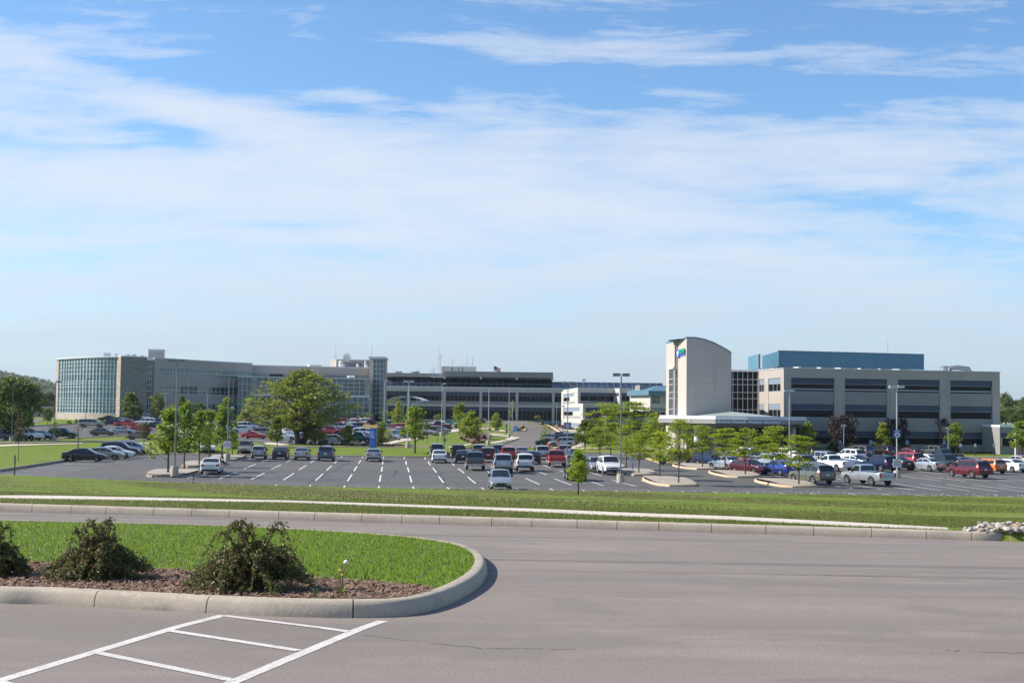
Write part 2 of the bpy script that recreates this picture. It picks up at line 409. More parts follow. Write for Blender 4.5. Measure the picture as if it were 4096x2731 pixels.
# ---------------------------------------------------------------- the ground
def build_ground():
    xs = np.concatenate([np.arange(-400, -70, 15), np.arange(-70, -20, 2), np.arange(-20, 20, 1.0), np.arange(20, 60, 2), np.arange(60, 130, 5), np.arange(130, 420, 15)]).astype(float)
    xs = np.concatenate([[-6000, -3000, -1500, -800], xs, [800, 1500, 3000, 6000]])
    ys = np.concatenate([[-40], np.arange(-8, 24, 2), np.arange(24, 30, .5), [30.26, 30.30, 30.42], np.arange(30.9, 50, .5), np.arange(50, 118, 1), np.arange(118, 240, 2), np.arange(240, 600, 8), [600, 700, 900, 1200, 2000, 4000, 9000]]).astype(float)
    gx, gy = np.meshgrid(xs, ys)
    wgt = np.interp(gy, [18, 24, 42, 58], [0, 1, 1, 0])
    gy = gy + wgt * (yk(gx) - 30.26)
    gz = tz(gx, gy)
    road = gy < yk(gx) + .08
    gz = np.where(road, gz - .25, gz)
    # small unevenness of the turf
    un = (np.sin(gx * .9 + 1.3 * np.sin(gy * .31)) * np.cos(gy * .7 + gx * .2)) * .035 + np.sin(gx * .27 + gy * .11) * .04
    bank = (gy > yk(gx) + 6) & (gy < ye(gx) - 3)
    gz = gz + np.where(bank, un, 0)
    V = np.stack([gx.ravel(), gy.ravel(), gz.ravel()], 1)
    ny, nx = gx.shape
    i = np.arange(ny - 1)[:, None] * nx + np.arange(nx - 1)[None]
    Fq = np.stack([i, i + 1, i + nx + 1, i + nx], -1).reshape(-1, 4)
    o = newobj('ground', np_mesh('ground', V, Fq, [M['grass']], True)); tag(o, kind='structure')
build_ground()
# front road
kx = [x for x in np.arange(-60, 62, 2.0)]
kerb_x_end = G(4062, 2161)[0]
road_poly = [(-60, -6), (60, -6)] + [(x, float(yk(x)) + .05) for x in reversed(kx)]
def z_road(x, y):
    x = np.asarray(x, float); y = np.asarray(y, float); k = yk(x)
    return np.where(y < 11.8, 4.16, 4.16 + (3.44 - 4.16) * (y - 11.8) / np.maximum(k - 11.8, 1))
ROAD = sheet('front_road', road_poly, 0.0, M['road'], 1.0, zf=z_road)
from mathutils.bvhtree import BVHTree
_bv = BVHTree.FromPolygons([v.co.copy() for v in ROAD.data.vertices], [tuple(p.vertices) for p in ROAD.data.polygons])
def z_rd(x, y):
    h = _bv.ray_cast(Vector((float(x), float(y), 20)), Vector((0, 0, -1)))[0]
    return h.z if h is not None else float(tz(x, y))
# kerb on the far side of the front road
xs_k = list(np.arange(-42, kerb_x_end - .6, 1.0)) + [kerb_x_end - .6]
far_path = [(x, float(yk(x))) for x in xs_k]
ex, ey = far_path[-1]
far_path += [(ex + .45, ey + .05), (ex + .8, ey + .45), (ex + .85, ey + 1.0), (ex + .5, ey + 2.1)]
KH = .19
kerb('far_kerb', far_path, M['concrete'], w=.19, h=KH, joint=1.05, gap=.013, step=.5, zf=lambda x, y: float(z_road(x, y)))
# side road stub beyond the end of the kerb
dirt = PX((3868, 2116), (3880, 2100), (3960, 2092), (4130, 2096), (4200, 2120), (4140, 2136), (4075, 2140), (3960, 2134))
if area(dirt) < 0: dirt.reverse()
sheet('bare_soil', dirt, .02, M['dirt'], .5)
# long footway
walk_far = [(x, y) for x, y in [(-400, 1975), (0, 1982), (1148, 2002), (2048, 2032.5), (2484, 2050), (2919, 2065.5), (3354, 2087), (3790, 2111)]]
walk_near = [(-400, 1984), (0, 1991), (1148, 2011.5), (2048, 2043), (2484, 2059), (2919, 2073), (3354, 2094), (3790, 2118.5)]
wf, wn_ = PX(*walk_far), PX(*walk_near)
wn_ = [(a[0], max(min(a[1], b[1] - 1.25), float(yk(a[0])) + .3)) for a, b in zip(wn_, wf)]
foot_poly = wn_ + list(reversed(wf))
sheet('footway', foot_poly, .014, M['walk'], .8)

# ---------------------------------------------------------------- planted island by the road
isl_px = [(-900, 2368), (-400, 2395), (0, 2414), (178, 2415), (488, 2433), (766, 2448.5), (1088, 2464), (1402, 2470), (1600, 2465), (1700, 2450), (1811, 2414), (1916, 2353), (1950, 2305), (1948, 2262), (1905, 2226.5), (1828, 2200), (1602, 2168), (1045, 2133), (522, 2119.4), (0, 2107), (-900, 2085)]
def Gr(px, py):  # on the road surface only
    return G(px, py)
isl = [tuple(Gr(*p)[:2]) for p in isl_px]
isl_s = chaikin(isl, 2)
def z_road(x, y):
    x = np.asarray(x, float); y = np.asarray(y, float)
    k = yk(x)
    return np.where(y < 11.8, 4.16, 4.16 + (3.44 - 4.16) * (y - 11.8) / np.maximum(k - 11.8, 1))
zroad = lambda x, y: float(z_road(x, y))
kerb('island_kerb', isl_s, M['concrete'], w=.17, h=.15, closed=True, joint=1.45, gap=.012, zf=zroad, step=.35)
inner = offset_poly(isl_s, .165)
bnd_px = [(-900, 2225), (0, 2253), (104, 2255), (300, 2268), (592, 2280), (827, 2296), (1262, 2318), (1500, 2334), (1724, 2353), (1900, 2366)]
def Gi(px, py):
    # point of the raised planting surface seen at a pixel
    z = zroad(*G(px, py)[:2]) + .13
    for _ in range(4):
        g = G(px, py, z); z = zroad(g.x, g.y) + .13
    return Vector((g.x, g.y, z))
bnd = [tuple(Gi(*p)[:2]) for p in bnd_px]
def bnd_y(x): return np.interp(x, [b[0] for b in bnd], [b[1] for b in bnd])
def z_isl(x, y):
    """slightly crowned planting surface"""
    return z_road(x, y) + .13
lawn_poly = [p for p in inner]
sheet('island_lawn', lawn_poly, 0.0, M['grass_near'], .6, zf=z_isl)
mul = [p for p in inner if p[1] < bnd_y(p[0])]
# order the mulch outline: near edge left to right, then the turf boundary back
mul = sorted(mul, key=lambda p: p[0])
xs_b = np.linspace(mul[-1][0] - .05, mul[0][0], 60)
rb = random.Random(3)
mul_poly = mul + [(float(x), float(bnd_y(x)) + rb.uniform(-.04, .04)) for x in xs_b]
sheet('mulch_bed', mul_poly, .018, M['mulch'], .3, zf=z_isl)

# painted bars on the front road
def stripe(b, p, q, w, dz=.006, zf=z_rd, nseg=10):
    p = Vector(p[:2]); q = Vector(q[:2]); d = (q - p); n = Vector((-d.y, d.x)).normalized() * w / 2
    for i in range(nseg):
        a = p + d * (i / nseg); c = p + d * ((i + 1) / nseg)
        b.poly([(v[0], v[1], float(zf(v[0], v[1])) + dz) for v in (a - n, c - n, c + n, a + n)])
mk = MB()
l1 = (G(-320, 2818), G(893, 2459)); l2 = (G(600, 2866), G(1532, 2480))
stripe(mk, *l1, .105, .003, nseg=60); stripe(mk, *l2, .105, .003, nseg=60)
for a, c in (((897, 2461), (1393, 2526)), ((680, 2522), (1196, 2602)), ((384, 2609), (935, 2722)), ((-10, 2725), (560, 2880))):
    stripe(mk, G(*a), G(*c), .085, .005, nseg=30)
o = mk.build('bay_marking', M['paint_worn']); tag(o, kind='structure')

# ---------------------------------------------------------------- parking lots and drives
lotY = lambda px, py: tuple(G(px, py, 0.0)[:2])
near_edge = [(-49, 116), (-46, 114.5), (-40, 111), (-35, 108), (-22, 102.2), (-10.5, 99.7), (10, 99.2), (40, 98.2), (75, 98), (120, 97.7)]
lot1 = [(x, y - 1.5) for x, y in near_edge] + [(120, 201), lotY(3827, 1828), lotY(3450, 1829), lotY(3265, 1815), lotY(2900, 1814), lotY(2646, 1820), lotY(2343, 1813.5), (9.6, 180), (6, 186), (3, 190), (-3.5, 188), (-5.5, 181), (-8, 174), (-13, 172.8), (-48.5, 172.8), (-51.5, 150), lotY(268, 1847), lotY(0, 1889)]
def z_lot(x, y): return np.maximum(tz(x, y), 0) * 0 + np.where(np.asarray(y) > 172, np.maximum(tz(x, y), 0), 0)
sheet('car_park', lot1, .03, M['lot'], 3.0, zf=z_lot)
# drive that climbs towards the hospital entrance
drive_px = [(1858, 1800), (1860, 1796), (1948, 1789), (2007, 1777), (2075, 1756), (2062, 1748), (2045, 1738), (2052, 1731), (2107, 1724), (2108, 1712), (2090, 1702), (2040, 1696), (1990, 1692), (1900, 1692), (1840, 1700), (1812, 1712), (1790, 1705), (1700, 1700), (1650, 1688), (1740, 1679), (2000, 1679), (2290, 1681), (2240, 1684.5), (2190, 1687), (2160, 1693), (2200, 1706), (2239, 1733), (2330, 1738), (2420, 1742), (2400, 1765), (2345, 1775), (2300, 1789), (2132, 1789), (2060, 1797), (2030, 1806)]
sheet('entrance_drive', PX(*drive_px), .05, M['drive'], 3.0)
far_lot_px = [(-500, 1768), (0, 1763), (223, 1756.5), (523, 1740), (560, 1752), (900, 1762), (1006, 1764), (1060, 1776), (1200, 1778), (1490, 1779), (1530, 1768), (1600, 1752), (1700, 1735), (1812, 1716), (1790, 1706), (1650, 1696), (1500, 1691), (1350, 1686), (1000, 1684), (640, 1689), (470, 1690), (310, 1694), (0, 1712), (-500, 1730)]
sheet('hospital_car_park', PX(*far_lot_px), .04, M['lot'], 3.0)
sheet('entrance_drive', [(0, 318), (6.2, 318), (7.0, 345), (8.0, 400), (8.0, 424), (0, 424)], .07, M['drive'], 3.0)
sheet('cross_road', PX((-400, 1773), (0, 1774), (210, 1771), (420, 1767.5), (560, 1763), (700, 1757), (560, 1757), (400, 1763.5), (210, 1766), (0, 1768), (-400, 1768)), .06, M['drive'], 2.0)
sheet('service_road', PX((100, 1689), (225, 1664), (228, 1671), (140, 1694)), .05, M['drive'], 2.0)
for pts in ([(-300, 1786), (0, 1781), (160, 1777.5), (330, 1773), (332, 1775.5), (160, 1781), (0, 1786.5), (-300, 1793)],
            [(480, 1771.5), (640, 1774), (700, 1775), (1000, 1781), (1000, 1784), (700, 1778), (480, 1774)],
            [(1056, 1772), (1075, 1770.5), (1110, 1772), (1150, 1778), (1160, 1781), (1110, 1782), (1064, 1778)],
            [(1500, 1779), (1600, 1757), (1700, 1741), (1795, 1724), (1812, 1714), (1842, 1716), (1832, 1726), (1795, 1731), (1700, 1748), (1600, 1768), (1545, 1781)],
            [(1780, 1791), (1830, 1783), (1884, 1774.5), (1888, 1778), (1830, 1790), (1800, 1795)],
            [(1960, 1770), (2010, 1761), (2040, 1750), (2072, 1748), (2078, 1754), (2010, 1767), (1962, 1774)],
            [(2288, 1789), (2305, 1775), (2337, 1769), (2334, 1783), (2305, 1792)],
            [(3260, 1808), (3350, 1811), (3450, 1822), (3600, 1823), (3600, 1827), (3450, 1828), (3263, 1814)],
            [(1900, 1740), (1975, 1737), (2060, 1747), (2050, 1750), (1975, 1744)],
            [(1790, 1700), (1860, 1706), (1960, 1716), (2045, 1724), (2045, 1728), (1900, 1717), (1800, 1706)]):
    sheet('footpath', PX(*pts), .07, M['walk'], 1.5)
# the kerbs round the lots
def kpx(name, pts, m, w=.2, h=.16, z=None, closed=False, side=1, smooth=1, **k):
    p = [tuple(G(a, b, z)[:2]) for a, b in pts]
    if smooth: p = chaikin(p, smooth, closed)
    return kerb(name, p, m, w=w, h=h, closed=closed, side=side, step=2.0, zf=(lambda x, y: z) if z is not None else None, **k)
kerb('car_park_kerb', [(-60, 140)] + [lotY(-60, 1897), lotY(0, 1889), lotY(268, 1847)] + [(-48.5, 172.6)], M['kerb_grey'], w=.3, h=.28, side=1, step=2)
kerb('car_park_kerb', [(-48.3, 172.7), (-30, 172.8), (-13, 172.8), (-8, 174), (-5.5, 181)], M['kerb_grey'], w=.25, h=.2, side=1, step=2, zf=lambda x, y: 0)
kpx('verge_kerb', [(2343, 1813.5), (2450, 1815), (2560, 1818), (2646, 1820), (2720, 1821)], M['kerb_grey'], z=0.0, w=.25, h=.2)
kpx('verge_kerb', [(3262, 1816), (3350, 1822), (3450, 1829.5), (3600, 1829.5), (3827, 1829), (4150, 1832)], M['kerb_tan'], z=0.0, w=.3, h=.18)
kpx('drive_kerb', [(1640, 1789.5), (1776, 1792.5), (1860, 1797), (1948, 1790), (2007, 1778), (2076, 1756)], M['kerb_grey'], w=.25, h=.2)
kpx('drive_kerb', [(1000, 1788), (1155, 1788.5), (1400, 1789), (1640, 1790)], M['kerb_tan'], w=.25, h=.14)
kpx('drive_kerb', [(2132, 1789.5), (2240, 1791), (2350, 1795), (2640, 1796)], M['kerb_tan'], w=.45, h=.2)
kpx('drive_kerb', [(2239, 1735), (2222, 1720), (2198, 1706), (2160, 1693)], M['kerb_tan'], w=.5, h=.25, side=-1)
kpx('island_kerb_far', [(1909, 1714), (1960, 1718), (2020, 1726), (2060, 1728), (2104, 1726), (2107, 1718), (2092, 1706)], M['kerb_tan'], w=.5, h=.25)
kpx('island_kerb_far', [(1898, 1732), (1960, 1734), (2020, 1739), (2052, 1740)], M['kerb_tan'], w=.5, h=.2)
kpx('lawn_kerb', [(0, 1713.5), (160, 1704.5), (310, 1696.5)], M['kerb_grey'], w=.3, h=.25)
kpx('lawn_kerb', [(223, 1757), (380, 1748), (523, 1741)], M['kerb_tan'], w=.3, h=.14)
# gravel islands in the car park
ISL = [[(581.6, 1904.9), (600, 1897), (648, 1881.5), (700, 1884), (790, 1888), (803, 1895), (780, 1902), (748, 1909), (660, 1910.5), (590, 1910)],
       [(722.8, 1866.6), (745, 1858), (786.6, 1848), (850, 1850), (905.6, 1853.8), (912, 1858), (880, 1866), (800, 1870.5), (735, 1870)],
       [(840, 1836), (853, 1828.6), (868, 1825.6), (930, 1826), (987, 1828.6), (985, 1834), (957, 1843.5), (883, 1844), (850, 1840)],
       [(2567, 1917), (2575, 1914), (2600, 1914), (2676, 1914), (2721, 1920), (2797, 1944), (2775, 1948), (2646, 1947), (2600, 1936), (2570, 1924)],
       [(2470, 1885), (2486, 1879.8), (2557, 1881), (2600, 1890), (2630, 1900.6), (2620, 1904), (2506, 1904), (2475, 1896)],
       [(2357, 1861), (2370, 1858), (2440, 1860), (2502, 1869), (2500, 1873), (2440, 1871), (2365, 1867)],
       [(2688, 1862), (2700, 1859), (2759.5, 1859), (2825, 1865), (2867, 1877), (2850, 1880), (2765, 1879), (2692, 1867)],
       [(2832, 1888), (2848, 1886), (2958, 1892.6), (3044.6, 1907.5), (3040, 1912), (2920, 1912.5), (2880, 1905), (2836, 1895)],
       [(3016, 1922), (3033, 1919), (3152, 1925), (3272, 1948), (3268, 1952), (3137, 1951), (3080, 1942), (3018, 1930)]]
for k, pl in enumerate(ISL):
    p = [lotY(*q) for q in pl]
    if area(p) < 0: p.reverse()
    p = chaikin(p, 1)
    kerb('gravel_island_kerb', p, M['kerb_grey'] if k < 3 else M['kerb_tan'], w=.18, h=.2, closed=True, zf=lambda x, y: .03, step=1.2)
    q = offset_poly(p, .10)
    cx_, cy_ = sum(a for a, b in q) / len(q), sum(b for a, b in q) / len(q)
    rad = max(math.hypot(a - cx_, b - cy_) for a, b in q)
    def zi(x, y, cx_=cx_, cy_=cy_, rad=rad): return .2 + .22 * np.clip(1 - (np.hypot(np.asarray(x) - cx_, np.asarray(y) - cy_) / rad) ** 2, 0, 1)
    sheet('gravel_island', q, 0, M['gravel'], .8, zf=zi)
g_is = PX((2578, 1834), (2590, 1831), (2640, 1838), (2725, 1853), (2710, 1856), (2640, 1855), z=0.0)
if area(g_is) < 0: g_is.reverse()
kerb('lawn_island_kerb', g_is, M['kerb_tan'], w=.2, h=.2, closed=True, zf=lambda x, y: .02, step=2)
sheet('lawn_island', offset_poly(g_is, .18), .22, M['grass'], 2, zf=lambda x, y: np.zeros(np.shape(x)))
g_is = PX((2300, 1862), (2330, 1838), (2358, 1840), (2400, 1852), (2330, 1858), z=0.0)
if area(g_is) < 0: g_is.reverse()
sheet('lawn_island', g_is, .2, M['grass'], 2, zf=lambda x, y: np.zeros(np.shape(x)))
# mulched beds on the bank
for pts in ([(1840, 1736), (1900, 1733), (1968, 1741), (1960, 1752), (1925, 1770), (1898, 1777), (1870, 1766), (1845, 1752)],
            [(1500, 1786), (1530, 1776), (1600, 1778), (1640, 1786), (1600, 1789)],
            [(1905, 1712), (1950, 1712), (1990, 1722), (1940, 1720)],
            [(2060, 1722), (2075, 1714), (2095, 1716), (2103, 1723)], [(2300, 1790), (2310, 1788), (2320, 1790)],
            [(2165, 1672), (2250, 1680), (2262, 1735), (2245, 1730), (2210, 1705)]):
    p = PX(*pts)
    if area(p) < 0: p.reverse()
    sheet('planting_bed', p, .09, M['mulch'], 1.0)
# ---------------------------------------------------------------- bay lines
VP = (1564.0, 1646.0)
mk = MB(); mf = MB()
def ln(b, a, c, w=.13):
    p, q = G(*a, 0.0), G(*c, 0.0)
    stripe(b, p, q, w, .045, zf=lambda x, y: 0.0, nseg=1)
for k in range(-5, 12): ln(mk, (1292 + 115.7 * k, 1896.1 + 2.46 * k), (1262 + 128.1 * k, 1923 + 2.3 * k))
for k in range(-4, 11): ln(mk, (1326.5 + 101.2 * k, 1863.4 + 2.16 * k), (1305.7 + 110.1 * k, 1882.7 + 2.07 * k))
for k in range(-5, 10): ln(mk, (1353.9 + 89.7 * k, 1839.6 + 1.7 * k), (1337.5 + 96.1 * k, 1853.6 + 2 * k))
for k in range(-5, 7): ln(mk, (1371 + 82.4 * k, 1822.7 + 1.5 * k), (1364 + 84 * k, 1830.6 + 1.6 * k))
ztops = [(1243 + 136.5 * k, 1941.7 + 1.9 * k) for k in range(-7, 8)] + [(2328, 1961), (2460, 1963), (2591, 1965), (2725, 1967), (2855, 1969), (2984, 1971), (3115, 1972), (3241, 1973.5), (3393, 1975), (3534, 1977.5), (3661, 1979.5), (3786, 1981.5), (3906, 1983.5), (4031, 1985.5), (4160, 1988)]
for x, y in ztops:
    d = (x - VP[0], y - VP[1]); ln(mk, (x, y), (VP[0] + d[0] * 1.1, VP[1] + d[1] * 1.1))
for L in [[(793, 1902), (1300, 1910), (1900, 1920.5), (2500, 1930)], [(912, 1866), (1300, 1873), (1855, 1882), (2270, 1889)], [(1037, 1840), (1337, 1845.5), (1900, 1856), (2300, 1863)]]:
    for a, c in zip(L[:-1], L[1:]): ln(mf, a, c, .15)
for a, c in (((790, 690), (1520, 690)), ((700, 705), (1410, 715)), ((600, 725), (1270, 745)), ((480, 745), (1190, 762)), ((370, 768), (1085, 780)), ((290, 790), (1005, 800)), ((190, 812), (890, 820)), ((60, 835), (770, 843)), ((0, 858), (660, 868)), ((210, 887), (535, 890)), ((900, 672), (1650, 672)), ((1100, 650), (1800, 652)), ((1300, 622), (1950, 625)), ((1400, 600), (2050, 602)), ((1500, 580), (2150, 582))):
    ln(mk, (a[0] / 3.36, 1650 + a[1] / 3.36), (c[0] / 3.36, 1650 + c[1] / 3.36), .14)
for a, c in (((600, 960), (1230, 1050)), ((960, 965), (1630, 1058)), ((1310, 970), (2010, 1065)), ((1655, 973), (2352, 1063)), ((2010, 980), (2700, 1066)), ((0, 967), (440, 1037)), ((700, 853), (1245, 922)), ((1005, 857), (1580, 928)), ((1310, 863), (1910, 932)), ((1600, 865), (2235, 935)), ((1930, 875), (2500, 940)), ((400, 880), (577, 912)), ((790, 773), (1250, 828)), ((1100, 775), (1400, 812)), ((1900, 800), (2300, 836)), ((2150, 800), (2500, 832)), ((580, 1005), (880, 1048))):
    ln(mk, (3396 + a[0] / 3.36, 1650 + a[1] / 3.36), (3396 + c[0] / 3.36, 1650 + c[1] / 3.36), .13)
for a, c in (((2055, 948), (2352, 995)), ((1960, 988), (2225, 1030)), ((1925, 838), (2160, 872)), ((1875, 872), (2065, 903)), ((1095, 840), (1290, 872))):
    ln(mk, (2750 + a[0] / 3.36, 1650 + a[1] / 3.36), (2750 + c[0] / 3.36, 1650 + c[1] / 3.36), .13)
for a, c in (((1660, 1262), (1820, 1300)), ((1825, 1265), (1930, 1290)), ((2000, 1268), (2090, 1290)), ((2170, 1270), (2230, 1284)), ((1250, 1262), (1380, 1285))):
    ln(mk, (3200 + a[0] / 2.614, 1350 + a[1] / 2.614), (3200 + c[0] / 2.614, 1350 + c[1] / 2.614), .14)
for L in [[(3396 + 1000 / 3.36, 1650 + 1005 / 3.36), (4300, 1955)], [(3396 + 780 / 3.36, 1650 + 880 / 3.36), (4300, 1927)], [(3620, 1882), (4300, 1897)], [(2800, 1905), (3200, 1911)]]:
    for a, c in zip(L[:-1], L[1:]): ln(mf, a, c, .15)
o = mk.build('bay_lines', M['paint']); tag(o, kind='structure')
o = mf.build('bay_lines_faded', M['paint_old']); tag(o, kind='structure')
# stall lines in the hospital lot
mh = MB()
def lnt(a, c, w=.14):
    p, q = G(*a), G(*c); stripe(mh, p, q, w, .06, zf=tz, nseg=3)
for k in range(7): lnt((215 + 14 * k, 1722 + 4.2 * k), (300 + 16 * k, 1721 + 4.2 * k))
for k in range(8): lnt((1010 + 30 * k, 1757.5 + k * .5), (1040 + 33 * k, 1764 + k * .5))
for k in range(6): lnt((330 + 40 * k, 1716 - k * .5), (380 + 40 * k, 1715 - k * .5))
o = mh.build('hospital_bay_lines', M['paint_old']); tag(o, kind='structure')

# sealed cracks, tyre marks and stains of the car park
mc = MB(); rc = random.Random(21)
M['crack'] = mat('tar_seal', (.035, .034, .034), .7)
for (x0, y0, x1, y1, n_, w_) in ((1230, 1935, 1395, 1850, 14, .10), (1745, 1868, 1790, 1945, 12, .10), (300, 1922, 600, 1915, 12, .09), (1095, 1912, 1200, 1893, 10, .06), (760, 1920, 900, 1915, 8, .06), (1590, 1880, 1575, 1905, 6, .12), (2360, 1935, 2600, 1955, 10, .06), (3100, 1960, 3500, 1964, 12, .05), (3600, 1930, 3900, 1960, 12, .05), (1800, 1925, 1850, 1950, 8, .07), (1340, 1945, 1420, 1930, 7, .1)):
    pts = []
    for i in range(n_ + 1):
        t = i / n_; pts.append(G(x0 + (x1 - x0) * t + rc.gauss(0, 5), y0 + (y1 - y0) * t + rc.gauss(0, .8), 0.0))
    for a, c in zip(pts[:-1], pts[1:]): stripe(mc, a, c, w_ * rc.uniform(.6, 1.6), .040, zf=lambda x, y: 0.0, nseg=1)
o = mc.build('sealed_crack', M['crack']); tag(o, kind='structure')
mc = MB()
for (pts_, w_) in (([(3100, 2296), (3600, 2306), (4100, 2322)], .018), ([(3780, 2600), (4096, 2612)], .012), ([(1450, 2540), (1900, 2590), (2300, 2596)], .01)):
    for (a, c) in zip(pts_[:-1], pts_[1:]):
        n_ = 16; pr = None
        for i in range(n_ + 1):
            t = i / n_; p = G(a[0] + (c[0] - a[0]) * t, a[1] + (c[1] - a[1]) * t + rc.gauss(0, 1.4))
            if pr is not None and rc.random() < .8: stripe(mc, pr, p, w_ * rc.uniform(.5, 1.5), .0035, nseg=2)
            pr = p
o = mc.build('hairline_crack', mat('crack_filler', (.11, .10, .09), .9)); tag(o, kind='structure')
# ---------------------------------------------------------------- vehicles
GLASS = mat('vehicle_glass', (.012, .016, .018), .06, spec=.7)
TYRE = mat('tyre_rubber', (.018, .018, .019), .85)
RIM = mat('wheel_rim', (.45, .45, .46), .3, metal=.8)
CHROME = mat('bright_trim', (.6, .6, .6), .2, metal=.9)
LAMPF = mat('headlamp_lens', (.55, .55, .55), .15, metal=.4)
LAMPR = mat('tail_lamp_lens', (.35, .012, .012), .2)
PLATE = mat('licence_plate', (.55, .6, .66), .5)
DARK = mat('dark_trim', (.02, .02, .022), .6)
PAINTS = dict(black=(.008, .008, .010), white=(.72, .72, .70), silver=(.36, .38, .40), grey=(.085, .09, .10), darkgrey=(.04, .045, .055), gold=(.26, .22, .15), tan=(.30, .27, .22),
              red=(.42, .012, .010), darkred=(.14, .008, .012), maroon=(.085, .008, .014), navy=(.010, .018, .06), blue=(.02, .05, .28), lightblue=(.10, .22, .45), green=(.008, .032, .022), teal=(.01, .12, .10),
              olive=(.14, .14, .10), orange=(.62, .17, .015), khaki=(.22, .19, .13), yellow=(.55, .32, .03), slate=(.09, .115, .15), bronze=(.10, .085, .07))
PMAT = {}
def paint(c):
    if c not in PMAT:
        met = .0 if c in ('white', 'black', 'red', 'orange', 'yellow') else .45
        PMAT[c] = mat('paint_' + c, PAINTS[c], .24, metal=met, spec=.5, coat=.25 if c in ('black', 'navy', 'darkgrey', 'maroon', 'green') else .8)
    return PMAT[c]
# kind: L, W, ride, belt profile (x from tail, height), roof profile, lower height, wheels x, wheel radius, roof width factor
KINDS = {
 'sedan': dict(L=4.75, W=1.80, low=.22, hood=[(0, .86), (.08, 1.02), (.95, 1.08), (3.35, .98), (4.35, .80), (4.7, .66), (4.75, .60)], roof=[(.55, 1.02), (1.35, 1.40), (1.9, 1.47), (2.6, 1.46), (3.55, .96)], wh=(.95, 3.8), r=.32, side=(.80, 3.35), nside=2, rw=(.62, 1.30), ws=(2.66, 3.5), tail='boot'),
 'coupe': dict(L=4.7, W=1.82, low=.2, hood=[(0, .80), (.08, .95), (.9, .98), (3.2, .92), (4.35, .76), (4.7, .6), (4.75, .55)], roof=[(.5, .96), (1.45, 1.30), (2.0, 1.36), (2.4, 1.33), (3.35, .90)], wh=(.95, 3.75), r=.32, side=(.95, 3.1), nside=1, rw=(.58, 1.4), ws=(2.46, 3.3), tail='boot'),
 'hatch': dict(L=4.0, W=1.68, low=.22, hood=[(0, .75), (.06, .95), (.5, 1.0), (3.0, 1.0), (3.65, .82), (3.95, .62), (4.0, .58)], roof=[(.06, 1.0), (.42, 1.42), (1.3, 1.52), (2.1, 1.50), (3.2, .98)], wh=(.7, 3.25), r=.31, side=(.35, 2.95), nside=2, rw=(.10, .40), ws=(2.15, 3.15), tail='hatch'),
 'wagon': dict(L=4.6, W=1.76, low=.26, hood=[(0, .80), (.06, 1.0), (.5, 1.05), (3.3, 1.02), (4.2, .88), (4.55, .7), (4.6, .62)], roof=[(.05, 1.05), (.5, 1.52), (1.4, 1.60), (2.5, 1.58), (3.5, 1.02)], wh=(.9, 3.7), r=.34, side=(.35, 3.3), nside=3, rw=(.09, .46), ws=(2.56, 3.45), tail='hatch'),
 'suv': dict(L=4.75, W=1.88, low=.33, hood=[(0, .80), (.05, 1.12), (.5, 1.17), (3.35, 1.14), (4.4, 1.02), (4.7, .8), (4.75, .7)], roof=[(.05, 1.15), (.35, 1.70), (1.4, 1.80), (2.7, 1.77), (3.5, 1.14)], wh=(.95, 3.8), r=.38, side=(.28, 3.35), nside=3, rw=(.08, .33), ws=(2.76, 3.44), tail='hatch'),
 'bigsuv': dict(L=5.5, W=2.0, low=.38, hood=[(0, .85), (.05, 1.16), (.5, 1.2), (4.0, 1.18), (5.1, 1.08), (5.45, .85), (5.5, .72)], roof=[(.05, 1.2), (.28, 1.80), (1.4, 1.90), (3.4, 1.87), (4.15, 1.18)], wh=(1.15, 4.5), r=.41, side=(.25, 4.0), nside=4, rw=(.08, .27), ws=(3.45, 4.1), tail='hatch'),
 'boxy': dict(L=4.1, W=1.80, low=.26, hood=[(0, .8), (.04, 1.05), (.4, 1.08), (3.0, 1.06), (3.85, .98), (4.07, .75), (4.1, .65)], roof=[(.04, 1.08), (.18, 1.52), (1.2, 1.62), (2.3, 1.60), (3.1, 1.05)], wh=(.7, 3.3), r=.36, side=(.2, 2.95), nside=3, rw=(.06, .17), ws=(2.35, 3.05), tail='hatch'),
 'minivan': dict(L=5.0, W=1.95, low=.24, hood=[(0, .8), (.05, 1.05), (.5, 1.12), (3.9, 1.08), (4.6, .92), (4.95, .7), (5.0, .6)], roof=[(.04, 1.1), (.3, 1.66), (1.4, 1.76), (2.9, 1.72), (4.2, 1.05)], wh=(1.0, 4.05), r=.34, side=(.28, 3.95), nside=3, rw=(.07, .28), ws=(2.98, 4.12), tail='hatch'),
 'pickup': dict(L=5.6, W=1.98, low=.42, hood=[(0, .95), (.05, 1.16), (2.3, 1.18), (4.0, 1.22), (5.1, 1.14), (5.5, .95), (5.6, .8)], roof=[(2.15, 1.2), (2.35, 1.78), (2.9, 1.88), (3.5, 1.86), (4.15, 1.2)], wh=(1.15, 4.55), r=.42, side=(2.3, 3.98), nside=2, rw=(2.18, 2.33), ws=(3.56, 4.1), tail='bed', bed=(.12, 2.08)),
 'oldpickup': dict(L=5.4, W=1.96, low=.42, hood=[(0, .95), (.05, 1.14), (2.6, 1.16), (3.9, 1.14), (5.1, 1.06), (5.35, .9), (5.4, .75)], roof=[(2.6, 1.16), (2.72, 1.70), (3.1, 1.80), (3.45, 1.78), (4.0, 1.14)], wh=(1.1, 4.4), r=.38, side=(2.72, 3.85), nside=1, rw=(2.62, 2.71), ws=(3.5, 3.95), tail='bed', bed=(.12, 2.52)),
}
MESHC = {}
def shade_angle(me, a=38):
    me.polygons.foreach_set('use_smooth', [True] * len(me.polygons)); me.set_sharp_from_angle(angle=R(a)); me.update()
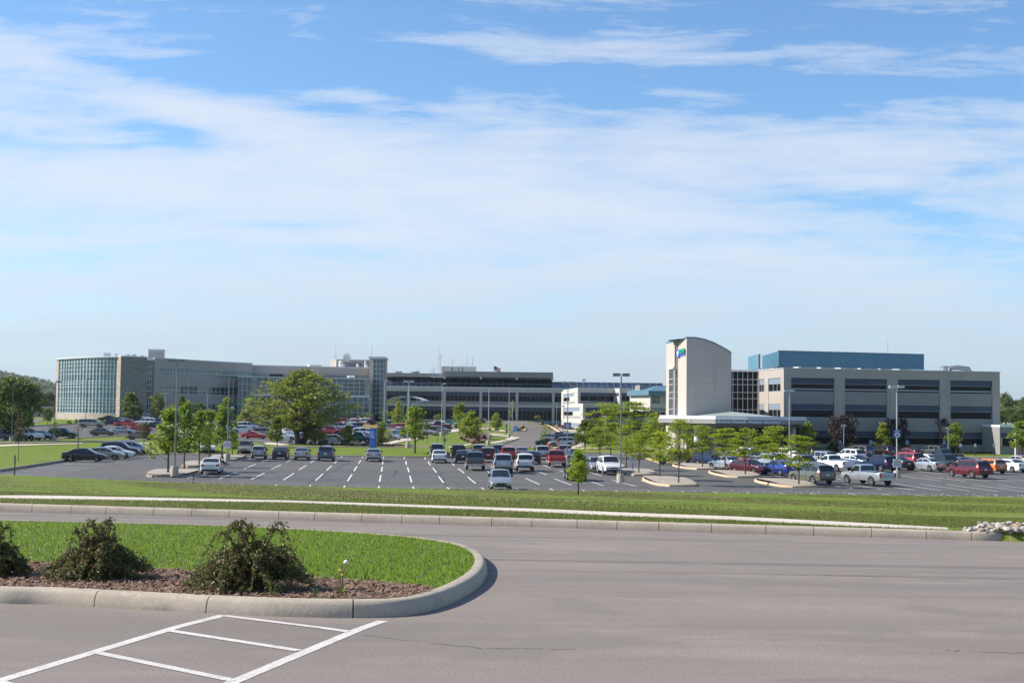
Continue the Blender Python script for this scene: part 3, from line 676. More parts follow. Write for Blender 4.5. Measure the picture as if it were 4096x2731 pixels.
def mb_mesh(b, name, mats, ang=38):
    me = bpy.data.meshes.new(name); me.from_pydata(b.v, [], b.f)
    for m in mats: me.materials.append(m)
    if any(b.mi): me.polygons.foreach_set('material_index', b.mi)
    shade_angle(me, ang)
    return me
def car_meshes(kind):
    """part meshes of a vehicle in its own frame: front towards +X, centred, wheels on z = 0"""
    if kind in MESHC: return MESHC[kind]
    k = KINDS[kind]; L, W = k['L'], k['W']; w = W / 2
    hx, hz = zip(*k['hood']); rx, rz = zip(*k['roof']); rmax = max(rz)
    def hood(x): return interp(x, hx, hz)
    def top(x):
        if x < rx[0] or x > rx[-1]: return hood(x)
        return max(hood(x), interp(x, rx, rz))
    xs = sorted(set([round(v, 3) for v in list(hx) + list(rx) + [L * i / 26 for i in range(27)] + [c + k['r'] * 1.18 * s for c in k['wh'] for s in (-1, -.92, -.75, -.5, -.2, .2, .5, .75, .92, 1)] + (list(k['bed']) + [k['bed'][0] + .03, k['bed'][1] - .03] if 'bed' in k else [])]))
    xs = [x for x in xs if 0 <= x <= L]
    def wid(x):  # plan shape
        e = min(x, L - x); return w * (1 - .13 * max(0, 1 - e / .42) ** 2)
    def low(x):
        z = k['low'] + (.08 * max(0, 1 - min(x, L - x) / .5))
        for c in k['wh']:
            rr = k['r'] * 1.18; d = abs(x - c)
            if d < rr: z = max(z, k['r'] + math.sqrt(max(rr * rr - d * d, 0)) * .98)
        return z
    def sect(x):
        h, t, ww, lo = hood(x), top(x), wid(x), low(x)
        g = 0 if rmax - h < 1e-6 else min(1, max(0, (t - h) / (rmax - h)))
        mid = max(lo + .03, min(h - .06, .62))
        pts = [(0, lo), (ww * .86, lo), (ww * .97, lo + .02), (ww, mid), (ww * .985, max(mid + .02, h - .05)), (ww * .955, h)]
        if 'bed' in k and k['bed'][0] < x < k['bed'][1] and t <= h + .01:
            pts += [(ww * .87, h), (ww * .87, h - .42), (0, h - .42)]
        elif g > 0.01:
            wr = ww * (.95 - .17 * g); pts += [(wr, t - .05 * g), (wr - .12, t), (0, t + .03)]
        else:
            pts += [(ww * .82, h + .015), (ww * .5, h + .04), (0, h + .05)]
        return pts
    b = MB(); rows = []
    for x in xs:
        s = sect(x); X = x - L / 2
        rows.append([(X, y, z) for y, z in s] + [(X, -y, z) for y, z in reversed(s[1:-1])])
    b.grid(rows, 0, True)
    b.poly(list(reversed(rows[0]))); b.poly(rows[-1])
    # door gaps as thin dark seams
    nd = 2 if k['nside'] > 1 else 1
    a, c = k['side']
    for i in range(0, nd + 1):
        x = a + .25 + (c - a - .25) * i / nd if kind not in ('pickup', 'oldpickup') else a + (c - a) * i / nd
        lo = max(low(x), low(x + .02), low(x - .02)) + .05; h = hood(x) - .05
        if lo > h - .15: continue
        for s in (1, -1):
            y = s * (wid(x) + .003); b.box(x - L / 2 - .009, x - L / 2 + .009, min(y, y - s * .03), max(y, y - s * .03), lo, h, 1)
    parts = {'body': mb_mesh(b, 'body', [paint('white'), DARK], 30)}
    bm_ = bmesh.new(); bm_.from_mesh(parts['body']); bmesh.ops.recalc_face_normals(bm_, faces=bm_.faces); bm_.to_mesh(parts['body']); bm_.free(); parts['body'].set_sharp_from_angle(angle=R(30))
    def gpt(x, t, s):  # on the side glass
        h, tp, ww = hood(x), top(x), wid(x); g = min(1, max(0, (tp - h) / (rmax - h)))
        y0, z0 = ww * .955, h; y1, z1 = ww * (.95 - .17 * g), tp - .05 * g
        return (x - L / 2, s * (y0 + (y1 - y0) * t + .008), z0 + (z1 - z0) * t)
    for s, nm in ((1, 'side_window_l'), (-1, 'side_window_r')):
        a, c = k['side']; n = k['nside']; b = MB()
        for i in range(n):
            x0 = a + (c - a) * i / n + .05; x1 = a + (c - a) * (i + 1) / n - .05
            sx = [x0 + (x1 - x0) * j / 6 for j in range(7)]
            r = []
            for x in sx:
                hgt = top(x) - hood(x)
                t1 = 1 - .09 / max(hgt, .1)
                if t1 < .1: t1 = .1
                r.append([gpt(x, .06, s), gpt(x, t1, s)])
            if s < 0: r = [list(reversed(q)) for q in r]
            b.grid(r)
        parts[nm] = mb_mesh(b, 'side_window', [GLASS], 60)
    def topglass(x0, x1, name, outward):
        b = MB(); r = []
        for j in range(7):
            x = x0 + (x1 - x0) * j / 6; h, t, ww = hood(x), top(x), wid(x); g = min(1, max(0, (t - h) / (rmax - h)))
            wr = ww * (.95 - .17 * g) - .10
            X = x - L / 2 + outward * .012
            r.append([(X, -wr, t + .004), (X, -wr * .5, t + .026), (X, wr * .5, t + .026), (X, wr, t + .004)])
        b.grid(r); return mb_mesh(b, name, [GLASS], 60)
    parts['windscreen'] = topglass(k['ws'][0], k['ws'][1], 'windscreen', 1)
    parts['rear_window'] = topglass(k['rw'][0], k['rw'][1], 'rear_window', -1)
    z_h = hood(L - .06) - .10
    for s, nm in ((1, 'hl'), (-1, 'hr')):
        b = MB(); b.box(L / 2 - .16, L / 2 + .014, min(s * w * .50, s * w * .84), max(s * w * .50, s * w * .84), z_h - .06, z_h + .065); parts[nm] = mb_mesh(b, 'headlight', [LAMPF])
    zt = hood(.1) - .20
    hatch = k['tail'] != 'boot'
    for s, nm in ((1, 'tl'), (-1, 'tr')):
        b = MB(); y0 = s * w * (.74 if hatch else .60); y1 = s * (w * .905)
        b.box(-L / 2 - .012, -L / 2 + .14, min(y0, y1), max(y0, y1), zt - (.18 if hatch else .08), zt + (.16 if hatch else .09)); parts[nm] = mb_mesh(b, 'taillight', [LAMPR])
    b = MB(); b.box(-L / 2 - .05, -L / 2 + .12, -w * .86, w * .86, k['low'] + .10, k['low'] + .24)
    parts['rear_bumper'] = mb_mesh(b, 'rear_bumper', [DARK if not k['tail'] == 'bed' else CHROME])
    b = MB(); b.box(L / 2 - .12, L / 2 + .03, -w * .80, w * .80, k['low'] + .06, k['low'] + .2); parts['front_bumper'] = mb_mesh(b, 'front_bumper', [DARK])
    b = MB(); b.box(L / 2 - .16, L / 2 + .012, -w * .44, w * .44, z_h - .10, z_h + .03); parts['grille'] = mb_mesh(b, 'grille', [DARK])
    b = MB(); zp = zt - .05 if k['tail'] != 'bed' else k['low'] + .17
    b.box(-L / 2 - .06 if k['tail'] == 'bed' else -L / 2 - .02, -L / 2 + .02, -.17, .17, zp - .08, zp + .08); parts['plate'] = mb_mesh(b, 'plate', [PLATE])
    xm = k['side'][1] - .25
    for s, nm in ((1, 'ml'), (-1, 'mr')):
        b = MB(); zz = hood(xm) + .10
        b.box(xm - L / 2, xm - L / 2 + .16, min(s * (w * .93), s * (w * .93 + .19)), max(s * (w * .93), s * (w * .93 + .19)), zz - .08, zz + .09); parts[nm] = mb_mesh(b, 'mirror', [DARK])
    if kind in ('suv', 'bigsuv', 'minivan', 'wagon'):
        for s, nm in ((1, 'rl'), (-1, 'rr')):
            b = MB(); x0, x1 = rx[1] + .3, rx[-2] - .15
            b.tube([(x0 + (x1 - x0) * t - L / 2, s * w * .68, top(x0 + (x1 - x0) * t) + .05) for t in (0, .25, .5, .75, 1)], .02, 4); parts[nm] = mb_mesh(b, 'roof_rail', [DARK])
    # wheel
    r = k['r']; b = MB()
    b.lathe([(r * .62, -.11), (r * .9, -.11), (r * .985, -.085), (r, -.04), (r, .04), (r * .985, .085), (r * .9, .11), (r * .62, .11)], 18, axis='y'); tyre = mb_mesh(b, 'wheel', [TYRE])
    b = MB()
    for s in (1, -1):
        b.lathe([(r * .63, s * .095), (r * .60, s * .113), (r * .5, s * .10), (r * .16, s * .095), (r * .13, s * .118)], 14, axis='y')
    for i in range(5):
        a = 2 * math.pi * i / 5
        for s in (1, -1):
            p0 = (math.cos(a) * r * .14, s * .112, math.sin(a) * r * .14); p1 = (math.cos(a) * r * .58, s * .112, math.sin(a) * r * .58)
            b.tube([p0, p1], [r * .10, r * .07], 4, mi=0)
    for i in range(5):
        a = 2 * math.pi * (i + .5) / 5
        for s in (1, -1):
            b.lathe([(r * .12, s * .1145), (r * .12, s * .1165)], 6, c=(math.cos(a) * r * .38, 0, math.sin(a) * r * .38), axis='y', mi=1)
    rim = mb_mesh(b, 'rim', [RIM, DARK])
    parts['wheel'] = tyre; parts['rim'] = rim
    MESHC[kind] = parts
    return parts
VEH = []
def car(cx, y_px, heading, kind, color, label, group=None, name=None, cat=None, zc=None, scale=1.0, detail=None):
    """a vehicle whose lowest wheel touches the ground seen at height y_px and whose middle is seen at cx"""
    parts = car_meshes(kind); k = KINDS[kind]
    g = G(cx, y_px, zc)
    h = R(heading)
    c, s = math.cos(h), math.sin(h)
    wx = [(x - k['L'] / 2, y) for x in k['wh'] for y in (-k['W'] / 2 + .1, k['W'] / 2 - .1)]
    dmin = min((x * s + y * c) for x, y in wx) * scale
    Yc = g.y - dmin
    d = ray(cx, y_px); X = d.x / d.y * Yc
    Z = tzf(X, Yc) if zc is None else zc
    nm = name or {'sedan': 'parked_sedan', 'coupe': 'parked_coupe', 'hatch': 'parked_hatchback', 'wagon': 'parked_wagon', 'suv': 'parked_suv', 'bigsuv': 'parked_large_suv', 'boxy': 'parked_hatchback', 'minivan': 'parked_minivan', 'pickup': 'parked_pickup_truck', 'oldpickup': 'parked_pickup_truck'}[kind]
    root = empty(nm, (X, Yc, Z + .05), h); root.scale = (scale,) * 3
    # lean with the slope of the ground
    fx, fy = c * 2, s * 2
    dz = (tzf(X + fx, Yc + fy) - tzf(X - fx, Yc - fy)) if zc is None else 0
    root.rotation_mode = 'XYZ'; root.rotation_euler = (0, -math.atan2(dz, 4), h)
    tag(root, label, cat or {'sedan': 'car', 'coupe': 'car', 'hatch': 'car', 'wagon': 'car', 'suv': 'suv', 'bigsuv': 'suv', 'boxy': 'car', 'minivan': 'van', 'pickup': 'pickup truck', 'oldpickup': 'pickup truck'}[kind], group or 'vehicles parked in the car parks')
    near = (Yc < 205) if detail is None else detail
    def add(key, par=root, m=None, loc=None):
        o = newobj(parts[key].name.split('.')[0], parts[key], par)
        if loc: o.location = loc
        if m: o.material_slots[0].link = 'OBJECT'; o.material_slots[0].material = m
        return o
    add('body', m=paint(color))
    for q in ('side_window_l', 'side_window_r', 'windscreen', 'rear_window', 'tl', 'tr'): add(q)
    if near:
        for q in ('hl', 'hr', 'rear_bumper', 'front_bumper', 'grille', 'plate', 'ml', 'mr'): add(q)
        for q in ('rl', 'rr'):
            if q in parts: add(q)
    else:
        add('hl'); add('hr')
    for x in k['wh']:
        for y in (-k['W'] / 2 + .115, k['W'] / 2 - .115):
            wo_ = add('wheel', loc=(x - k['L'] / 2, y, k['r']))
            add('rim', par=wo_)
    VEH.append(root)
    return root
H = 95
LOT9 = 'vehicles parked in the front car park'
Z0 = 0.045
NEAR = [
 (340, 1848, 5, 'sedan', 'black', 'black four door sedan, first of the row beside the grass bank kerb'),
 (414, 1841, 5, 'sedan', 'tan', 'pale bronze sedan parked just behind the black sedan by the grass bank'),
 (457, 1835, 5, 'sedan', 'white', 'white sedan squeezed between the bronze sedan and the dark grey crossover'),
 (480, 1828, 5, 'suv', 'darkgrey', 'dark charcoal crossover with rounded roof parked before the long silver minivan'),
 (524, 1820, 4, 'minivan', 'silver', 'long silver white minivan with roof rails at the far end of the grass bank row'),
 (724, 1814, -68, 'sedan', 'white', 'white sedan facing out behind the young maples of the gravel island'),
 (824, 1817, -72, 'pickup', 'white', 'white pickup truck facing out behind the young maples'),
 (982, 1818, -84, 'suv', 'tan', 'beige suv with chrome bumper facing out beside the silver wagon'),
 (1037, 1836, 97, 'wagon', 'silver', 'small silver wagon with black roof rails seen from behind'),
 (1123, 1838, 95, 'sedan', 'darkgrey', 'dark grey sedan seen from behind, between the silver wagon and a silver sedan'),
 (1209, 1840, 95, 'sedan', 'silver', 'silver sedan with red tail lamps parked left of the slate grey minivan'),
 (1305, 1843, 95, 'minivan', 'slate', 'slate grey minivan seen from behind, last of the unbroken row by the kerb'),
 (848, 1897, 98, 'sedan', 'white', 'white sedan parked alone against the kerb of the gravel islands'),
 (1495, 1845, 95, 'sedan', 'silver', 'pale silver sedan parked alone among empty bays'),
 (1756, 1851, 94, 'sedan', 'white', 'white sedan seen from behind in front of a grey suv with spare wheel'),
 (1748, 1829, 94, 'suv', 'grey', 'grey suv with rear spare wheel tucked behind the white sedan'),
 (1832, 1834, 94, 'suv', 'black', 'black suv facing the grass strip beside the grey suv'),
 (1850, 1852, 93, 'sedan', 'black', 'upright black sedan half hidden behind the dark grey pickup'),
 (1899, 1881, 93, 'pickup', 'grey', 'dark grey pickup truck with chrome rear bumper'),
 (1913, 1832, 93, 'suv', 'gold', 'beige suv whose roof shows above the dark grey pickup'),
 (1950, 1849, 93, 'suv', 'darkred', 'dark red suv with pale bumper between the pickup and a bright red suv'),
 (1993, 1831, 93, 'suv', 'slate', 'blue grey suv with roof rails behind the two red suvs'),
 (2030, 1844, 93, 'suv', 'red', 'bright red suv behind the big silver suv'),
 (2008, 1892, 93, 'bigsuv', 'silver', 'large silver suv seen from behind next to a white crossover'),
 (1999, 1962, -86, 'hatch', 'silver', 'small silver hatchback facing the road, its wheels hidden by the grass edge'),
 (2096, 1885, 93, 'suv', 'white', 'white crossover with wraparound red lamps beside the large silver suv'),
 (2085, 1834, 93, 'sedan', 'tan', 'beige sedan behind the white crossover'),
 (2130, 1856, 92, 'sedan', 'black', 'glossy black sedan just past the white crossover'),
 (2167, 1838, 92, 'suv', 'silver', 'rounded silver crossover parked short of the orange barrel'),
 (2224, 1868, 91, 'pickup', 'red', 'bright red pickup truck with oversized tyres'),
 (2256, 1832, 91, 'minivan', 'darkred', 'dark red van peeping out above the red pickup'),
 (2290, 1842, 91, 'sedan', 'grey', 'grey sedan partly hidden behind the notice on the lot ten pole'),
 (2300, 1923, 92, 'sedan', 'green', 'dark green sedan behind the lone sapling on the grass bank'),
 (2310, 1871, 91, 'sedan', 'lightblue', 'blue sedan mostly hidden by the sapling crown'),
 (2384, 1888, -86, 'sedan', 'silver', 'silver sedan facing out beside the white boxy suv'),
 (2437, 1899, -83, 'suv', 'white', 'white suv facing out beside the tall lamp pole'),
 (2706, 1859, 180, 'pickup', 'khaki', 'khaki truck parked crosswise under the locust trees'),
 (2790, 1857, 100, 'pickup', 'darkred', 'dark red truck between the khaki truck and the navy minivan'),
 (2847, 1869, -62, 'minivan', 'navy', 'navy minivan with bright headlamp facing the lot exit'),
 (2902, 1880, 116, 'sedan', 'silver', 'silver sedan with rear spoiler beside the navy minivan'),
 (3001, 1899, -58, 'sedan', 'maroon', 'maroon sedan facing out behind a gravel island'),
 (2946, 1863, -60, 'coupe', 'red', 'red car whose bonnet shows above the maroon sedan'),
 (3073, 1880, 118, 'suv', 'silver', 'silver suv with tinted rear glass between the maroon and blue sedans'),
 (3113, 1903, 116, 'sedan', 'blue', 'deep blue sedan with round red tail lamps'),
 (3208, 1894, -60, 'pickup', 'silver', 'silver crew cab pickup facing out behind the dark green suv'),
 (3246, 1940, 113, 'suv', 'olive', 'dark olive green suv parked behind the largest gravel island'),
 (3012, 1853, -58, 'sedan', 'grey', 'old grey sedan facing out behind the maroon sedan'),
 (2980, 1843, 118, 'suv', 'white', 'white suv glimpsed under the locusts near the canopy'),
 (3280, 1865, 117, 'suv', 'silver', 'silver crossover left of the two tone pickup'),
 (3338, 1887, 113, 'oldpickup', 'white', 'old white pickup with dark tailgate stripe'),
 (3399, 1851, 117, 'suv', 'white', 'small white suv with square windows by the grey minivan'),
 (3425, 1873, -55, 'sedan', 'slate', 'blue grey sedan facing out between white suv and navy suv'),
 (3430, 1830, 125, 'minivan', 'grey', 'grey green minivan parked nearest the pavilion lawn'),
 (3524, 1830, 120, 'suv', 'black', 'black suv parked beside the pavilion lawn'),
 (3516, 1888, 113, 'suv', 'navy', 'navy suv with silver lower trim left of the lot nine pole'),
 (3580, 1881, 114, 'sedan', 'black', 'black sedan partly hidden behind the lot nine pole'),
 (3622, 1868, 116, 'minivan', 'red', 'red minivan seen from behind beside the lot nine pole'),
 (3632, 1830, 120, 'sedan', 'maroon', 'long maroon sedan parked by the lawn behind the red minivan'),
 (3471, 1944, 114, 'oldpickup', 'silver', 'silver white single cab pickup closest to the road'),
 (3729, 1830, 120, 'suv', 'grey', 'grey crossover with bright tail lamps next to the lawn lamp'),
 (3705, 1886, 116, 'sedan', 'silver', 'pale silver sedan in front of a black pickup'),
 (3790, 1884, 114, 'pickup', 'black', 'black pickup truck parked beyond the pale silver sedan'),
 (3775, 1853, 116, 'pickup', 'black', 'second black pickup truck, the one nearer the building'),
 (3700, 1865, 117, 'sedan', 'white', 'white sedan whose roof shows above the pale silver sedan'),
 (3828, 1880, 116, 'sedan', 'grey', 'grey sedan almost hidden by the burgundy suv'),
 (3874, 1914, 114, 'suv', 'darkred', 'burgundy suv with chrome wheels standing forward of its row'),
 (3951, 1896, 113, 'boxy', 'orange', 'boxy bright orange hatchback'),
 (4032, 1890, 116, 'sedan', 'white', 'white sedan beside the orange hatchback'),
 (4072, 1871, 118, 'sedan', 'tan', 'beige grey sedan at the end of the row past the white sedan'),
 (3135, 1847, 118, 'suv', 'white', 'white suv in the shade of the locust trees before the pavilion'),
 (3190, 1850, -60, 'sedan', 'white', 'white sedan facing out under the round green tree'),
 (3225, 1838, 118, 'suv', 'black', 'black suv at the kerb below the entrance canopy'),
 (3066, 1842, -60, 'sedan', 'slate', 'slate blue sedan in the row closest to the canopy'),
 (2900, 1850, 118, 'sedan', 'white', 'white sedan in the shade behind the silver sedan with spoiler'),
]
for t in NEAR: car(*t, group=LOT9, zc=Z0, detail=True)
DR = 'vehicles parked beside the entrance drive'
for t in [
 (2194, 1787, 0, 'sedan', 'green', 'dark green sedan at the kerb behind the orange barrel'),
 (2246, 1789, 178, 'suv', 'silver', 'silver crossover parked nose in behind the dark green sedan'),
 (2274, 1783, 0, 'hatch', 'darkred', 'small maroon car past the silver crossover'),
 (2204, 1768, 0, 'wagon', 'silver', 'silver wagon behind the dark green sedan'),
 (2268, 1777, 0, 'suv', 'black', 'black suv in the middle of the drive side row'),
 (2298, 1768, 0, 'minivan', 'silver', 'silver van at the far side of the black suv'),
 (2262, 1765, 0, 'suv', 'darkgrey', 'charcoal suv behind the black suv by the stop sign'),
 (2300, 1759, 0, 'sedan', 'red', 'red roofed car last in the drive side row'),
 (2405, 1758, 180, 'suv', 'darkred', 'dark red suv glimpsed between the locust trunks'),
 (2020, 1678, 180, 'suv', 'darkgrey', 'dark suv at the hospital doors near the flagpole'),
]: car(*t, group=DR)
FAR = [
 (8, 1762, -8, 'suv', 'darkgrey', 'dark suv cut off by the picture edge behind the grass verge'),
 (60, 1763, -10, 'sedan', 'darkgrey', 'charcoal sedan beside the white pickup'),
 (104, 1763, -18, 'pickup', 'white', 'white pickup with big grille facing the grass verge'),
 (160, 1760, -18, 'sedan', 'black', 'black sedan just past the white pickup'),
 (252, 1755, 0, 'suv', 'green', 'dark green suv behind the concrete pole base'),
 (10, 1709, 180, 'sedan', 'silver', 'silver car under the large shade tree'),
 (366, 1712, 2, 'bigsuv', 'tan', 'long beige suv in front of the stone base wall'),
 (413, 1744, 0, 'sedan', 'bronze', 'taupe sedan broadside next to the silver sedan by the stop sign'),
 (493, 1738, 0, 'sedan', 'silver', 'silver sedan behind the red stop sign'),
 (430, 1684, 180, 'coupe', 'black', 'black soft top car close to the stone wall'),
 (445, 1702, 180, 'sedan', 'navy', 'navy sedan between the long beige suv and the red pickup'),
 (490, 1696, 180, 'sedan', 'silver', 'silver sedan behind the red pickup'),
 (510, 1712, 0, 'pickup', 'red', 'red extended cab pickup in the hospital lot'),
 (502, 1686, 180, 'suv', 'black', 'black suv in front of the stone tower block'),
 (540, 1691, 0, 'minivan', 'black', 'black van beside the black suv at the stone block'),
 (577, 1683, 180, 'suv', 'white', 'white suv at the foot of the dark glass slot'),
 (583, 1704, 180, 'suv', 'white', 'white suv with bright roof behind the red car'),
 (565, 1727, 0, 'sedan', 'red', 'red car behind the reddish brown sapling'),
 (622, 1716, 180, 'sedan', 'black', 'black sedan half hidden by the first young maple'),
 (563, 1760, 180, 'sedan', 'olive', 'olive grey sedan on the lane past the stop sign'),
 (715, 1724, 0, 'sedan', 'white', 'white car seen through gaps of the first maple'),
 (772, 1727, 0, 'sedan', 'white', 'white car seen through the third maple'),
 (770, 1712, 0, 'suv', 'darkgrey', 'dark suv behind the second maple'),
 (875, 1723, 180, 'sedan', 'white', 'white car behind the maple by the notice'),
 (872, 1704, 180, 'suv', 'white', 'white suv further back behind the maple crowns'),
 (863, 1693, 0, 'suv', 'silver', 'silver suv near the curved wing behind the maples'),
 (692, 1692, 0, 'suv', 'navy', 'navy suv by the curved wing behind the maples'),
 (800, 1694, 180, 'sedan', 'darkgrey', 'charcoal sedan near the curved wing'),
 (670, 1704, 0, 'minivan', 'grey', 'grey van behind the maple crowns'),
 (930, 1712, 0, 'sedan', 'slate', 'slate sedan behind the last maples'),
 (988, 1722, 20, 'suv', 'white', 'white suv with dark glass behind the red coupe'),
 (973, 1733, 15, 'hatch', 'white', 'white hatchback just behind the red coupe tail'),
 (1018, 1756, -2, 'coupe', 'red', 'bright red two door coupe broadside'),
 (1063, 1748, 0, 'minivan', 'gold', 'silver beige minivan between the red and white coupes'),
 (1139, 1761, -2, 'coupe', 'white', 'white two door coupe beside the big tree trunk'),
 (1037, 1720, 15, 'sedan', 'grey', 'grey sedan two rows behind the red coupe'),
 (1072, 1714, 10, 'sedan', 'darkgrey', 'dark grey sedan next to the grey one'),
 (1165, 1724, 0, 'suv', 'navy', 'long navy suv left of the big tree trunk'),
 (1186, 1737, 180, 'pickup', 'white', 'white pickup cab left of the big tree trunk'),
 (1182, 1747, 0, 'sedan', 'white', 'white sedan in front of the white pickup'),
 (1240, 1737, 0, 'wagon', 'white', 'white wagon right of the big tree trunk'),
 (1152, 1693, 90, 'suv', 'black', 'black suv seen from behind below the glass wing'),
 (1092, 1706, 0, 'sedan', 'silver', 'silver sedan near the lawn of the glass wing'),
 (990, 1696, 160, 'sedan', 'red', 'red car at the foot of the glass corner'),
 (1138, 1710, 0, 'sedan', 'bronze', 'bronze car behind the navy suv'),
 (1254, 1712, 0, 'suv', 'darkgrey', 'dark suv behind the yellow green bush'),
 (1318, 1742, 0, 'pickup', 'red', 'glossy red pickup with chrome grille'),
 (1340, 1776, 0, 'sedan', 'white', 'pearl white sedan nearest the clipped shrubs'),
 (1347, 1738, 180, 'wagon', 'silver', 'silver blue wagon behind the red chrome grille pickup'),
 (1428, 1774, 0, 'pickup', 'teal', 'teal green pickup beside the white sedan'),
 (1455, 1759, 0, 'sedan', 'lightblue', 'light blue sedan behind the teal pickup'),
 (1472, 1771, 0, 'sedan', 'maroon', 'maroon sedan in front of the light blue one'),
 (1462, 1748, 0, 'minivan', 'white', 'white minivan just left of the blue pylon sign'),
 (1445, 1726, 0, 'suv', 'navy', 'navy suv two rows behind the teal pickup'),
 (1420, 1732, 0, 'hatch', 'blue', 'blue hatchback beside the navy suv'),
 (1440, 1713, 180, 'sedan', 'yellow', 'amber yellow sedan among the back rows'),
 (1490, 1712, 180, 'pickup', 'maroon', 'plum pickup with long bed in front of the shrubs'),
 (1552, 1716, 180, 'pickup', 'khaki', 'khaki brown pickup with chrome wheels at the row end'),
 (1381, 1687, 90, 'suv', 'black', 'black suv with spare wheel at the glass wing wall'),
 (1448, 1690, 180, 'pickup', 'red', 'red pickup cab near the glass wing doors'),
 (1444, 1703, 180, 'suv', 'white', 'white suv in the back row near the doors'),
 (1408, 1705, 180, 'minivan', 'white', 'white van in the back row'),
 (1355, 1703, 180, 'suv', 'red', 'red suv in the back row'),
 (1325, 1720, 0, 'sedan', 'silver', 'silver sedan at the left of the middle row'),
 (1362, 1718, 0, 'sedan', 'slate', 'slate blue sedan in the middle row'),
 (1293, 1716, 0, 'sedan', 'grey', 'grey sedan at the start of the middle row'),
 (1476, 1728, 0, 'sedan', 'silver', 'silver sedan behind the pylon sign'),
 (1560, 1761, -20, 'sedan', 'silver', 'silver sedan at the footpath right of the lime shrub'),
 (1582, 1754, -20, 'sedan', 'slate', 'blue silver sedan second along the footpath'),
 (1590, 1737, 180, 'sedan', 'white', 'white sedan behind the footpath row'),
 (1612, 1749, -20, 'sedan', 'grey', 'grey sedan third along the footpath'),
 (1640, 1746, -20, 'suv', 'darkgrey', 'charcoal suv behind the maple on the bank'),
 (1668, 1741, -20, 'sedan', 'bronze', 'bronze sedan behind the maple on the bank'),
 (1706, 1741, -20, 'sedan', 'silver', 'silver sedan right of the bank maple'),
 (1726, 1738, 100, 'minivan', 'darkred', 'dark red minivan seen from behind on the footpath row'),
 (1758, 1733, -25, 'sedan', 'grey', 'grey sedan right of the dark red minivan'),
 (1756, 1718, 180, 'pickup', 'darkred', 'dark red pickup with long red bed'),
 (1774, 1717, -20, 'suv', 'white', 'white suv just behind the dark red pickup bed'),
 (1792, 1712, -20, 'pickup', 'teal', 'dark teal pickup at the end of the hospital lot'),
 (1600, 1722, 180, 'hatch', 'red', 'small red car behind the shrubs of the footpath row'),
 (1530, 1742, 0, 'suv', 'silver', 'silver suv right of the pylon sign'),
 (1275, 1735, 0, 'sedan', 'silver', 'silver sedan behind the yellow green bush'),
 (1392, 1727, 180, 'sedan', 'white', 'white sedan in the middle of the packed rows'),
 (1380, 1742, 0, 'sedan', 'slate', 'grey blue sedan behind the yellow green shrub'),
 (1310, 1704, 180, 'sedan', 'darkgrey', 'charcoal sedan in the back row behind the big tree'),
 (1265, 1700, 180, 'sedan', 'silver', 'silver sedan in the back row behind the big tree'),
 (1110, 1735, 0, 'sedan', 'grey', 'grey sedan behind the silver beige minivan'),
 (640, 1686, 0, 'suv', 'darkgrey', 'dark suv by the wall of the curved wing'),
 (740, 1704, 180, 'sedan', 'silver', 'silver sedan behind the second and third maples'),
]
for t in FAR: car(*t, group='vehicles parked in the hospital car park')
for t in [(4058, 1700, 170, 'sedan', 'silver', 'silver car on the raised lot past the pavilion'), (4090, 1697, 170, 'suv', 'red', 'red suv on the raised lot past the pavilion'), (4035, 1698, 170, 'sedan', 'white', 'white car on the raised lot past the pavilion')]:
    car(*t, group='vehicles on the raised lot')

